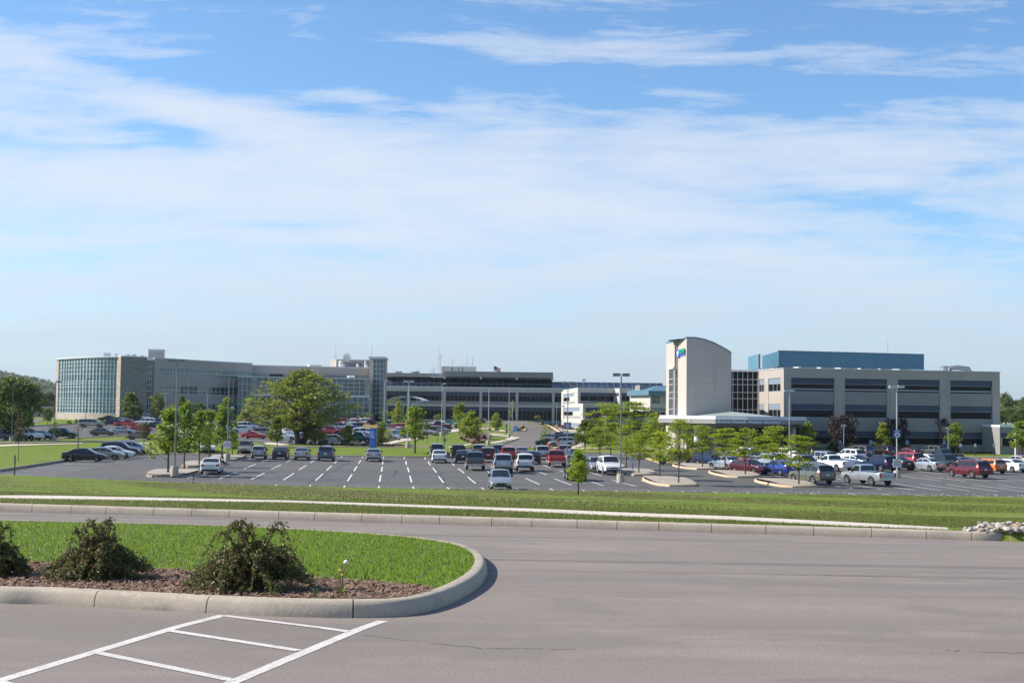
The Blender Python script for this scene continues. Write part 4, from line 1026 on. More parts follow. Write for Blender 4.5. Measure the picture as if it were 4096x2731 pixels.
# ambulances
AW = mat('ambulance_white', (.75, .75, .73), .4, coat=.3); AR = mat('ambulance_red', (.42, .015, .02), .45); AB = mat('emblem_blue', (.03, .12, .5), .5)
def ambulance(cx, y, label, slant):
    L, W = 6.4, 2.25
    g = G(cx, y); Yc = g.y + W / 2; d = ray(cx, y); X = d.x / d.y * Yc
    root = empty('ambulance', (X, Yc, tzf(X, Yc) + .06), math.pi)
    tag(root, label, 'ambulance', 'ambulances at the hospital doors')
    w = W / 2
    b = MB()
    rows = []
    for x in (-3.2, -3.15, .95, 1.0):
        e = .06 if x in (-3.2, 1.0) else 0
        rows.append([(x, -w + e, .55), (x, w - e, .55), (x, w - e, 2.75 - e), (x, w - .08, 2.83 - e), (x, -w + .08, 2.83 - e), (x, -w + e, 2.75 - e)])
    b.grid(rows, 0, True); b.poly(rows[0]); b.poly(rows[-1]); b.build('patient_box', AW, root, smooth=30)
    b = MB(); rows = []
    for x, z, ww in ((1.0, 2.35, .98), (1.35, 2.38, .98), (1.75, 2.1, .97), (2.15, 1.42, .97), (2.9, 1.25, .92), (3.15, 1.05, .86), (3.2, .6, .84)):
        rows.append([(x, -ww, .45), (x, ww, .45), (x, ww, min(z, 1.35)), (x, ww * .88, z), (x, -ww * .88, z), (x, -ww, min(z, 1.35))])
    b.grid(rows, 0, True); b.poly(rows[0]); b.poly(rows[-1]); b.build('cab', AW, root, smooth=30)
    b = MB()
    for s in (1, -1): b.poly([(1.15, s * .985, 1.4), (2.05, s * .98, 1.4), (1.7, s * .93, 2.05), (1.15, s * .90, 2.2)])
    b.build('cab_window', GLASS, root)
    b = MB(); b.poly([(1.80, -.84, 2.07), (1.80, .84, 2.07), (2.17, .9, 1.46), (2.17, -.9, 1.46)]); b.build('windscreen', GLASS, root)
    for s in (1, -1):
        b = MB(); b.box(-3.16, 1.0, min(s * w, s * (w + .006)), max(s * w, s * (w + .006)), 1.18, 1.42)
        b.box(1.0, 3.0, min(s * .985, s * .999), max(s * .985, s * .999), 1.08, 1.26)
        b.box(-3.16, -.2, min(s * w, s * (w + .006)), max(s * w, s * (w + .006)), .58, .68)
        if slant:
            for q in (0, .38): b.poly([(-2.7 - q + .5, s * (w + .007), 1.42), (-2.45 - q + .5, s * (w + .007), 1.42), (-2.05 - q - .3, s * (w + .007), 2.7), (-2.3 - q - .3, s * (w + .007), 2.7)][::s])
        b.build('stripe', AR, root)
        b = MB()
        for a in range(3):
            an = a * math.pi / 3; c_, s_ = math.cos(an) * .2, math.sin(an) * .2; px_, pz_ = -s_ * .25, c_ * .25
            b.poly([(.35 + c_ + px_, s * (w + .008 + a * .002), 2.15 + s_ + pz_), (.35 - c_ + px_, s * (w + .008 + a * .002), 2.15 - s_ + pz_), (.35 - c_ - px_, s * (w + .008 + a * .002), 2.15 - s_ - pz_), (.35 + c_ - px_, s * (w + .008 + a * .002), 2.15 + s_ - pz_)])
        b.build('emblem', AB, root)
    for x in (-1.9, 2.3):
        for y in (-.9, .9):
            b = MB(); b.lathe([(.25, -.13), (.36, -.13), (.39, -.08), (.39, .08), (.36, .13), (.25, .13)], 16, axis='y'); wv = b.build('wheel', TYRE, root, smooth=40); wv.location = (x, y, .39)
            b = MB(); b.lathe([(.24, -.135), (.2, -.12), (.05, -.14), (.05, .14), (.2, .12), (.24, .135)], 12, axis='y'); b.build('rim', RIM, wv, smooth=40)
    b = MB(); b.box(1.1, 1.3, -.7, .7, 2.38, 2.52); b.build('light_bar', AR, root)
    for s in (1, -1):
        b = MB(); b.box(3.0, 3.19, min(s * .55, s * .8), max(s * .55, s * .8), .85, 1.02); b.build('headlight', LAMPF, root)
ambulance(1742, 1677, 'white ambulance with level red stripe by the arched entrance canopy', False)
ambulance(2132, 1684, 'white ambulance with slanting red stripes near the flagpole', True)
# ---------------------------------------------------------------- vegetation
BARK = mat('bark', (.075, .055, .042), .9, noise=(8, (.045, .034, .027), .4, .7))
BARKD = mat('dark_bark', (.03, .024, .02), .9)
LM = dict(
 maple=leaf_mat('maple_leaves', (.15, .235, .018), (.37, .42, .05), .9, .42, .4),
 dark=leaf_mat('dark_leaves', (.08, .135, .015), (.24, .27, .04), .8, .34, .3),
 big=leaf_mat('broad_crown_leaves', (.13, .185, .02), (.40, .39, .08), .5, .38, .4),
 locust=leaf_mat('locust_leaves', (.22, .30, .018), (.47, .52, .05), 1.0, .45, .4),
 lime=leaf_mat('lime_leaves', (.2, .26, .025), (.40, .44, .07), 1.2, .42, .35),
 purple=leaf_mat('purple_leaves', (.03, .022, .02), (.08, .055, .035), 1.0, .15),
 brown=leaf_mat('bronze_leaves', (.10, .07, .03), (.16, .16, .05), 1.2, .3),
 shrub=leaf_mat('clipped_shrub_leaves', (.025, .05, .008), (.07, .11, .015), 3.0, .2),
 bedred=leaf_mat('barberry_leaves', (.12, .03, .03), (.20, .07, .05), 3.0, .2),
 far=leaf_mat('distant_leaves', (.08, .12, .025), (.20, .22, .06), .12, .2, .3),
 cot=leaf_mat('cotoneaster_leaves', (.055, .09, .018), (.19, .22, .05), 14, .3, .35),
 cotred=leaf_mat('cotoneaster_buds', (.16, .085, .045), (.24, .13, .06), 18, .1),
)
def leaves(rng, cen, spread, n_each, size, flat=0.0, up=.35):
    """leaf-sized rhombic faces scattered round cluster centres. flat: 1 keeps the leaves near horizontal"""
    cen = np.repeat(np.asarray(cen, float), n_each, 0); n = len(cen)
    spread = np.asarray(spread, float)
    if spread.ndim == 2: spread = np.repeat(spread, n_each, 0)
    off = rng.normal(size=(n, 3)); off = off / np.maximum(np.linalg.norm(off, axis=1, keepdims=True), 1e-6) * (rng.random((n, 1)) ** .45)
    p = cen + off * spread
    nv = rng.normal(size=(n, 3)) * (1 - flat * .7); nv[:, 2] = np.abs(nv[:, 2]) + up + flat * 1.3
    nv /= np.linalg.norm(nv, axis=1, keepdims=True)
    a = rng.normal(size=(n, 3)); a -= nv * (a * nv).sum(1, keepdims=True); a /= np.linalg.norm(a, axis=1, keepdims=True)
    b = np.cross(nv, a); s = size * (.6 + .8 * rng.random((n, 1)))
    a *= s * .62; b *= s * .42
    bend = nv * s * -.12
    V = np.stack([p - a + bend, p - b, p + a + bend, p + b], 1).reshape(-1, 3)
    Fq = np.arange(4 * n).reshape(-1, 4)
    return V, Fq
def crown_centres(rng, n, H, h0, rmax, shape, jitter=.12):
    out = []
    while len(out) < n:
        t = rng.random(); r_lim = rmax * shape(t) * (1 + rng.normal() * jitter)
        a = rng.random() * 2 * math.pi; r = r_lim * math.sqrt(rng.random() * .85 + .12)
        if rng.random() < .25: r = r_lim * rng.random() * .6
        out.append((math.cos(a) * r, math.sin(a) * r, h0 + (H - h0) * t))
    return np.array(out)
SH = dict(
 egg=lambda t: (math.sin(math.pi * min(1, .12 + t * .88) ** .8)) ** .8 * (1 - .25 * t) + .05,
 spire=lambda t: (1 - t) ** .75 * min(1, .4 + t * 4) + .06,
 round=lambda t: math.sqrt(max(0, 1 - (2 * t - .95) ** 2 / 1.1)) ** .8 + .08,
 vase=lambda t: .35 + .65 * math.sin(math.pi * (.12 + .78 * t)) if t < .8 else .25 + .55 * (1 - t) / .2,
 dome=lambda t: math.sqrt(max(0, 1 - t ** 2.2)) * min(1, .55 + t * 2.2),
 mound=lambda t: math.sqrt(max(0, 1 - t * t)) + .02,
)
TREEP = {}
def tree_proto(kind, seed, H, h0, rmax, shape, ncl, spread, each, size, leaf, flat=0, trunk_r=.06, limbs=.5, bark=None, multi=1, lean=0.0, lower=0):
    rng = np.random.default_rng(seed)
    cen = crown_centres(rng, ncl, H - spread[2] * .6, h0 + spread[2] * .6, rmax - spread[0] * .4, SH[shape])
    sp = np.asarray(spread)[None] * (.6 + .8 * rng.random((len(cen), 1)))
    V, Fq = leaves(rng, cen, sp, each, size, flat)
    crown = np_mesh('crown', V, Fq, [LM[leaf]])
    b = MB()
    stems = []
    for m in range(multi):
        a = 2 * math.pi * m / max(multi, 1) + rng.random(); o = .0 if multi == 1 else rmax * .12
        tip = (math.cos(a) * o * 2.5 + lean, math.sin(a) * o * 2.5, H * .9)
        pts = [(math.cos(a) * o * .3, math.sin(a) * o * .3, -.05)]
        for q in (.12, .3, .5, .7, .9): pts.append((pts[0][0] + (tip[0] - pts[0][0]) * q + rng.normal() * trunk_r * .35, pts[0][1] + (tip[1] - pts[0][1]) * q + rng.normal() * trunk_r * .35, H * q))
        tr = trunk_r / math.sqrt(multi)
        b.tube(pts, [tr * 1.35, tr * 1.02, tr * .85, tr * .6, tr * .35, tr * .12], 7)
        stems.append(np.array(pts))
    nl = int(len(cen) * limbs)
    for i in rng.permutation(len(cen))[:nl]:
        c = cen[i]; st = stems[i % len(stems)]
        zz = max(h0 * .8, min(c[2] - (math.hypot(c[0], c[1]) * .75), H * .8))
        bx = np.interp(zz, st[:, 2], st[:, 0]); by = np.interp(zz, st[:, 2], st[:, 1])
        r0 = trunk_r * max(.12, .42 * (1 - zz / H))
        mid = ((bx + c[0]) / 2 + rng.normal() * .05, (by + c[1]) / 2 + rng.normal() * .05, (zz * .35 + c[2] * .65))
        b.tube([(bx, by, zz), mid, tuple(c)], [r0, r0 * .6, r0 * .2], 4, caps=False)
    tm = mb_mesh(b, 'trunk', [bark or BARK], 60)
    w_ = 2 * float(np.percentile(np.abs(V[:, 0]), 98)); top_ = float(np.percentile(V[:, 2], 99.7))
    TREEP.setdefault(kind, []).append((tm, crown, top_, w_))
for s_ in range(3):
    tree_proto('maple', 10 + s_, 6.0, 1.55, 1.75, 'egg', 50, (.5, .5, .42), 32, .24, 'maple', trunk_r=.075)
    tree_proto('locust', 20 + s_, 5.6, 2.0, 2.3, 'vase', 62, (.72, .72, .2), 44, .18, 'locust', flat=.6, trunk_r=.07, limbs=.8)
    tree_proto('lime', 30 + s_, 4.5, .35, 1.6, 'egg', 52, (.5, .5, .6), 44, .20, 'lime', trunk_r=.06, multi=3)
tree_proto('dark', 40, 6.0, 1.2, 1.9, 'egg', 55, (.6, .6, .45), 44, .26, 'dark', trunk_r=.08)
tree_proto('dark', 41, 6.0, 1.2, 1.9, 'round', 55, (.6, .6, .45), 44, .26, 'dark', trunk_r=.08)
tree_proto('purple', 44, 5.6, .9, 2.0, 'round', 60, (.5, .5, .5), 40, .22, 'purple', trunk_r=.07, multi=3, bark=BARKD)
tree_proto('spire', 45, 5.2, .7, 1.8, 'spire', 60, (.5, .5, .35), 46, .2, 'lime', trunk_r=.06)
tree_proto('bare', 46, 4.6, 1.6, 1.0, 'round', 26, (.25, .25, .2), 4, .12, 'brown', trunk_r=.05, limbs=1.0)
tree_proto('sparse', 47, 4.6, 1.4, 1.5, 'vase', 34, (.38, .38, .28), 20, .16, 'lime', trunk_r=.05, limbs=1.0)
tree_proto('brown', 48, 4.4, 1.7, 1.1, 'round', 34, (.35, .35, .3), 34, .15, 'brown', trunk_r=.05, limbs=.8)
tree_proto('big', 49, 13.8, 2.7, 7.6, 'dome', 215, (1.35, 1.35, .8), 46, .33, 'big', trunk_r=.52, limbs=.35, multi=2)
tree_proto('shade', 50, 10.5, 1.8, 5.6, 'round', 170, (1.2, 1.2, .9), 72, .34, 'dark', trunk_r=.32, limbs=.3)
for s_ in range(3): tree_proto('far', 60 + s_, 12, .3, 5.5, 'round', 110, (1.5, 1.5, 1.2), 60, .5, 'far', trunk_r=.3, limbs=.1)
tree_proto('sapling', 70, 2.9, .75, .62, 'egg', 46, (.27, .27, .2), 60, .085, 'locust', trunk_r=.042, limbs=.6)
TREEI = {}
def tree(kind, px, py, top, w, label, group='young trees', name='tree', zc=None, Y=None, cat='tree', base=None):
    v = TREEP[kind]; i = TREEI.get(kind, 0); TREEI[kind] = i + 1
    tm, cm_, H, W = v[i % len(v)]
    g = G(px, py, zc) if Y is None else Vector((at(px, py, Y).x, Y, at(px, py, Y).z))
    h = at(px, top, g.y).z - g.z
    wm = w * g.y / F
    root = empty(name, g, random.Random(int(px * 7 + py)).random() * 6.28)
    root.scale = (wm / W, wm / W, h / H)
    tag(root, label, cat, group)
    t = newobj('trunk', tm, root); c = newobj('crown', cm_, root)
    return root
TR = [
 ('maple', 672, 1896, 1632, 118, 'young maple nearest the road on the first gravel island', 'maples on the gravel islands', 'maple_tree', .2),
 ('maple', 737, 1878, 1608, 100, 'young maple second from the road on the first gravel island', 'maples on the gravel islands', 'maple_tree', .2),
 ('maple', 796, 1861, 1640, 100, 'young maple before the white sedan parked by the islands', 'maples on the gravel islands', 'maple_tree', .2),
 ('maple', 837, 1832, 1640, 84, 'young maple straight above the roof of the white sedan', 'maples on the gravel islands', 'maple_tree', .2),
 ('maple', 889, 1836, 1632, 95, 'young maple left of the notice pole on the last gravel island', 'maples on the gravel islands', 'maple_tree', .2),
 ('maple', 929, 1826, 1722, 68, 'small maple right of the notice pole on the last gravel island', 'maples on the gravel islands', 'maple_tree', .2),
 ('dark', 1108, 1790, 1666, 64, 'small dark green tree on the grass verge left of the big tree', 'trees on the grass verge', 'young_tree', None),
 ('maple', 1660, 1812, 1626, 100, 'leafy maple on the grass strip right of the blue pylon', 'trees on the grass verge', 'maple_tree', None),
 ('big', 1203, 1776, 1480, 356, 'large spreading tree with thick forked trunk before the glass wing', 'large trees', 'large_tree', None),
 ('shade', 46, 1762, 1512, 205, 'dark broad shade tree beside the white pickup at the lot edge', 'large trees', 'large_tree', None),
 ('brown', 73, 1843, 1650, 52, 'slender dark trunk tree on the grass bank in front of the shade tree', 'trees on the grass bank', 'young_tree', None),
 ('bare', 312, 1794, 1688, 62, 'nearly bare sapling behind the black sedan', 'trees on the grass bank', 'bare_sapling', None),
 ('brown', 576, 1783, 1688, 66, 'reddish brown sapling near the stop sign', 'trees on the grass bank', 'young_tree', None),
 ('sparse', 222, 1762, 1690, 60, 'yellow green sapling wrapped round the lamp pole base', 'trees on the grass verge', 'young_tree', None),
 ('dark', 190, 1698, 1632, 40, 'small green tree on the lawn beside the stone base wall', 'trees at the hospital walls', 'young_tree', None),
 ('dark', 520, 1690, 1569, 82, 'leafy green tree against the stone block wall', 'trees at the hospital walls', 'young_tree', None),
 ('dark', 628, 1690, 1574, 56, 'dark tree at the foot of the glass slot', 'trees at the hospital walls', 'young_tree', None),
 ('dark', 725, 1690, 1583, 44, 'dark narrow tree before the curved wing windows', 'trees at the hospital walls', 'young_tree', None),
 ('dark', 800, 1690, 1610, 50, 'dark tree low before the curved wing', 'trees at the hospital walls', 'young_tree', None),
 ('maple', 905, 1700, 1590, 62, 'green tree by the glass corner of the wing', 'trees at the hospital walls', 'young_tree', None),
 ('lime', 690, 1712, 1620, 56, 'pale green tree behind the first maple', 'trees in the hospital lot', 'young_tree', None),
 ('lime', 980, 1712, 1640, 60, 'pale yellow tree at the glass corner', 'trees in the hospital lot', 'young_tree', None),
 ('lime', 1040, 1706, 1668, 66, 'lime green bush tree under the big tree', 'trees in the hospital lot', 'young_tree', None),
 ('sparse', 1010, 1706, 1590, 80, 'bronze leafed tree at the edge of the big crown', 'trees in the hospital lot', 'young_tree', None),
 ('lime', 1262, 1777, 1678, 74, 'bushy yellow green tree right of the big trunk', 'shrub trees along the front verge', 'shrub_tree', None),
 ('lime', 1391, 1779, 1698, 60, 'bushy yellow green tree before the teal pickup', 'shrub trees along the front verge', 'shrub_tree', None),
 ('lime', 1529, 1782, 1688, 60, 'bushy yellow green tree right of the blue pylon', 'shrub trees along the front verge', 'shrub_tree', None),
 ('sparse', 1557, 1788, 1712, 50, 'thin tree on the mulch patch by the footpath', 'trees on the grass bank', 'young_tree', None),
 ('sparse', 1470, 1692, 1650, 48, 'pale tree left of the glass tower doors', 'trees at the hospital walls', 'young_tree', None),
 ('sparse', 1542, 1692, 1640, 56, 'pale round tree at the arched canopy', 'trees at the hospital walls', 'young_tree', None),
 ('lime', 1590, 1694, 1604, 46, 'tall light green tree under the arched canopy', 'trees at the hospital walls', 'young_tree', None),
 ('maple', 1838, 1738, 1612, 78, 'spreading pale tree left of the mulched bed', 'trees on the grass bank', 'young_tree', None),
 ('lime', 1866, 1750, 1665, 60, 'slim tree in the mulched bed, first of three', 'trees on the grass bank', 'young_tree', None),
 ('lime', 1886, 1752, 1645, 80, 'full light green tree in the mulched bed', 'trees on the grass bank', 'young_tree', None),
 ('lime', 1984, 1716, 1650, 54, 'dense lime green bush tree before the flagpole', 'trees on the grass bank', 'shrub_tree', None),
 ('sparse', 1755, 1700, 1655, 44, 'faint pale tree in front of the first ambulance', 'trees on the grass bank', 'young_tree', None),
 ('sparse', 1778, 1757, 1722, 40, 'small lime sapling at the pole on the bank', 'trees on the grass bank', 'young_tree', None),
 ('bare', 1709, 1770, 1700, 26, 'bare sapling on the bank, left one of two', 'trees on the grass bank', 'bare_sapling', None),
 ('bare', 1749, 1768, 1696, 26, 'bare sapling on the bank, right one of two', 'trees on the grass bank', 'bare_sapling', None),
 ('sparse', 2181, 1791, 1693, 58, 'sparse tree in front of the dark green sedan', 'trees on the grass verge', 'young_tree', None),
 ('bare', 2217, 1791, 1745, 14, 'thin stem sapling between the barrel and the red sign', 'trees on the grass verge', 'bare_sapling', None),
 ('sparse', 2049, 1706, 1600, 26, 'slim sapling behind the island lamp', 'trees on the grass verge', 'young_tree', None),
 ('maple', 2246, 1690, 1602, 36, 'slim tree at the corner of the white terraced building', 'trees at the hospital walls', 'young_tree', None),
 ('sparse', 2152, 1690, 1660, 36, 'low pale tree by the drive kerb', 'trees on the grass verge', 'young_tree', None),
 ('dark', 2340, 1796, 1678, 74, 'leafy green tree right of the lot ten pole', 'trees on the verge before the pavilion', 'young_tree', None),
 ('dark', 2368, 1798, 1690, 50, 'dark leafy tree behind the first locust', 'trees on the verge before the pavilion', 'young_tree', None),
 ('locust', 2440, 1760, 1612, 160, 'tall bright locust at the back of the grove', 'locust trees', 'locust_tree', None),
 ('locust', 2535, 1770, 1606, 150, 'tall bright locust before the terraced building', 'locust trees', 'locust_tree', None),
 ('purple', 2388, 1740, 1655, 60, 'reddish purple tree before the terraced building', 'purple leafed trees', 'purple_tree', None),
 ('locust', 2620, 1790, 1650, 90, 'locust in front of the canopy corner', 'locust trees', 'locust_tree', None),
 ('dark', 2600, 1780, 1690, 90, 'dark tree mass under the locusts', 'trees on the verge before the pavilion', 'young_tree', None),
 ('locust', 2399, 1834, 1706, 104, 'locust with short trunk, first beside the exit drive', 'locust trees', 'locust_tree', 0.),
 ('locust', 2443, 1832, 1690, 110, 'locust second beside the exit drive', 'locust trees', 'locust_tree', 0.),
 ('locust', 2505, 1878, 1702, 120, 'locust at the end of the narrow kerbed strip', 'locust trees', 'locust_tree', .05),
 ('locust', 2556, 1893, 1730, 128, 'locust standing on the gravel island beside the small sign', 'locust trees', 'locust_tree', .2),
 ('locust', 2640, 1912, 1726, 132, 'locust on the near gravel island, left trunk', 'locust trees', 'locust_tree', .2),
 ('locust', 2715, 1933, 1676, 138, 'tallest locust on the near gravel island, right trunk', 'locust trees', 'locust_tree', .2),
 ('locust', 2809.5, 1869, 1700, 118, 'locust before the navy minivan', 'locust trees', 'locust_tree', .2),
 ('locust', 2900, 1884, 1712, 122, 'locust before the silver sedan with spoiler', 'locust trees', 'locust_tree', .2),
 ('locust', 2981, 1900, 1712, 132, 'locust before the maroon sedan', 'locust trees', 'locust_tree', .2),
 ('locust', 3092, 1919, 1704, 138, 'locust before the blue sedan', 'locust trees', 'locust_tree', .2),
 ('locust', 3196, 1939, 1740, 140, 'locust before the dark green suv on the largest island', 'locust trees', 'locust_tree', .2),
 ('maple', 3232, 1832, 1688, 66, 'round green tree at the canopy end', 'trees on the verge before the pavilion', 'maple_tree', 0.),
 ('purple', 3345, 1811, 1662, 66, 'purple tree against the pavilion, left of a close couple', 'purple leafed trees', 'purple_tree', None),
 ('purple', 3388, 1811, 1655, 72, 'purple tree against the pavilion, right of a close couple', 'purple leafed trees', 'purple_tree', None),
 ('purple', 3568, 1811, 1672, 62, 'purple tree behind the pyramid shaped tree', 'purple leafed trees', 'purple_tree', None),
 ('purple', 3612, 1811, 1672, 50, 'purple tree just right of the lot nine pole', 'purple leafed trees', 'purple_tree', None),
 ('purple', 3775, 1811, 1668, 70, 'purple tree behind the pavilion maple', 'purple leafed trees', 'purple_tree', None),
 ('spire', 3529, 1812, 1692, 80, 'pyramid shaped yellow green tree on the pavilion lawn', 'trees on the verge before the pavilion', 'young_tree', None),
 ('maple', 3824, 1817, 1690, 80, 'bright maple beside the lawn lamp of the pavilion', 'trees on the verge before the pavilion', 'maple_tree', None),
 ('maple', 4086, 1830, 1682, 96, 'maple cut by the picture edge before the brick pier', 'trees on the verge before the pavilion', 'maple_tree', None),
]
for kd, px, py, tp, w, lb, gr, nm, zc in TR: tree(kd, px, py, tp, w, lb, gr, nm, zc)
# lone sapling on the bank, its foot is seen on the grass
gs = G(2312, 1979)
v = TREEP['sapling'][0]; hs = at(2312, 1794, gs.y).z - gs.z
rt = empty('young_locust', gs, 1.0); ws = 94 * gs.y / F; rt.scale = (ws / v[3] * .9, ws / v[3] * .9, hs / v[2]); tag(rt, 'lone locust sapling on the grass bank above the front car park', 'tree', 'locust trees')
newobj('trunk', v[0], rt); newobj('crown', v[1], rt)
# woods beyond
rw = random.Random(8)
k = 0
pos = ['first', 'second', 'third', 'fourth', 'fifth', 'sixth', 'seventh', 'eighth', 'ninth', 'tenth']
for px, top, w, Y in ((-40, 1560, 110, 520), (10, 1570, 100, 500), (70, 1568, 90, 520), (140, 1556, 80, 480), (196, 1566, 70, 500), (226, 1580, 60, 520), (110, 1590, 70, 440), (172, 1596, 66, 430), (60, 1600, 80, 430), (216, 1604, 56, 450)):
    tree('far', px, at(px, 1, Y) and 1630 + 25, top, w, 'broad green tree of the wood below the hill, %s counting from the hill side' % pos[k], 'trees of the wood below the hill', 'woodland_tree', Y=Y); k += 1
k = 0
for px, top, w, Y in ((4022, 1572, 62, 420), (4065, 1600, 70, 440), (4105, 1590, 80, 430), (4035, 1630, 60, 380), (4085, 1640, 66, 390), (4060, 1655, 50, 350), (4140, 1600, 90, 400), (4004, 1640, 50, 360)):
    tree('far', px, 1692, top, w, 'green tree rising beyond the low annex of the pavilion, %s of the clump' % pos[k], 'trees beyond the pavilion', 'distant_tree', Y=Y); k += 1
# clipped shrubs
rng = np.random.default_rng(5)
SHM = []
for nm, lf in (('shrub', 'shrub'), ('bed', 'bedred'), ('lime', 'lime')):
    cen = crown_centres(rng, 40, 1.0, .1, .62, SH['mound'], .03)
    V, Fq = leaves(rng, cen, (.16, .16, .14), 40, .09, 0, .2)
    SHM.append(np_mesh('foliage', V, Fq, [LM[lf]]))
b = MB()
for i in range(7):
    a = i * .9; b.tube([(0, 0, -.05), (math.cos(a) * .2, math.sin(a) * .2, .3), (math.cos(a) * .42, math.sin(a) * .42, .6)], [.03, .02, .008], 4, caps=False)
STEM = mb_mesh(b, 'stem', [BARKD], 60)
def shrub(px, py, w, h, label, kind=0, group='clipped shrubs'):
    g = G(px, py); k = g.y / F
    r = empty('shrub', g, px * 1.7); r.scale = (w * k / 1.35, w * k / 1.35, h * k); tag(r, label, 'shrub', group)
    newobj('foliage', SHM[kind], r); newobj('stem', STEM, r)
SHR = [(1162, 1770, 20, 9, 'single clipped shrub on the grass left of the big trunk'), (1242, 1775, 20, 11, 'clipped shrub at the foot of the first bushy tree'), (1284, 1777, 26, 14, 'broad clipped shrub before the pearl white sedan'), (1328, 1780, 22, 11, 'clipped shrub under the white sedan door'),
 (1369, 1781, 20, 11, 'clipped shrub under the white sedan nose'), (1409, 1782, 20, 11, 'clipped shrub below the teal pickup'), (1456, 1784, 20, 10, 'clipped shrub left of the blue pylon'), (1508, 1784, 18, 11, 'clipped shrub right of the blue pylon'), (1524, 1787, 24, 12, 'clipped shrub before the lime tree by the pylon'), (1548, 1787, 22, 12, 'dark clipped shrub on the mulch by the pylon'), (1568, 1788, 20, 9, 'last clipped shrub of the pylon row'),
 (1846, 1757, 16, 12, 'round shrub at the tip of the mulched bed'), (1858, 1763, 16, 11, 'second round shrub along the bed edge'), (1871, 1768, 15, 10, 'third round shrub along the bed edge'), (1880, 1754, 16, 11, 'round shrub inside the bed under the full tree'), (1902, 1753, 16, 11, 'round shrub in the middle of the bed'), (1914, 1750, 18, 12, 'large round shrub inside the bed'), (1937, 1753, 20, 13, 'largest round shrub by the bed corner'), (1915, 1774, 22, 9, 'low dark shrub before the red one'), (1930, 1772, 26, 10, 'low green shrub by the pole base'),
 (1866, 1752, 14, 9, 'small shrub between the bed trees'), (2092, 1716, 22, 14, 'dark shrub on the traffic island'), (2075, 1722, 18, 9, 'low shrub on the traffic island'), (1990, 1722, 30, 9, 'dark shrub under the lime bush tree'), (1960, 1722, 18, 8, 'low shrub left of the lime bush tree'), (1925, 1694, 34, 20, 'dark hedge shrub by the hospital terrace'),
 (2170, 1700, 22, 12, 'pale green shrub on the steep bank'), (2190, 1692, 26, 14, 'wide pale shrub on the steep bank'), (2212, 1690, 26, 14, 'tall shrub on the steep bank'), (2205, 1706, 18, 9, 'small shrub half way down the steep bank'), (2222, 1700, 18, 9, 'shrub beside the bank lamp'), (2236, 1712, 20, 10, 'shrub by the stone steps'), (2240, 1698, 22, 12, 'shrub at the terraced building corner')]
for s in SHR: shrub(*s)
for s in [(1895, 1776, 34, 11, 'low purple red barberry in the mulched bed'), (1912, 1766, 36, 12, 'taller bronze red shrub in the mulched bed'), (1808, 1700, 14, 8, 'dark red shrub by the footpath bend')]: shrub(*s, kind=1)
for s in [(277, 1693, 24, 13, 'bright green round shrub at the stone base wall, farther one'), (305, 1691, 28, 14, 'bright green round shrub at the stone base wall, nearer the beige suv'), (1610, 1700, 30, 16, 'olive shrub by the hospital footpath'), (1480, 1700, 26, 16, 'shrub at the glass tower doors')]: shrub(*s, kind=2)
# hedge balls along the pavilion
k = 0
for x, w, h in [(3278, 26, 14), (3305, 26, 12), (3330, 52, 42), (3404, 50, 40), (3545, 40, 34), (3620, 50, 42), (3660, 26, 12), (3690, 26, 12), (3765, 44, 36), (3820, 40, 36), (3864, 24, 9), (3888, 24, 9), (3912, 24, 9), (3936, 24, 9), (3960, 24, 9), (3992, 24, 9)]:
    shrub(x, 1815 if h < 20 else 1813, w, h, ('low round shrub of the pavilion bed, ' if h < 20 else 'tall dark shrub against the pavilion wall, ') + 'number %s along the wall' % ['one', 'two', 'three', 'four', 'five', 'six', 'seven', 'eight', 'nine', 'ten', 'eleven', 'twelve', 'thirteen', 'fourteen', 'fifteen', 'sixteen'][k], group='shrubs along the pavilion'); k += 1

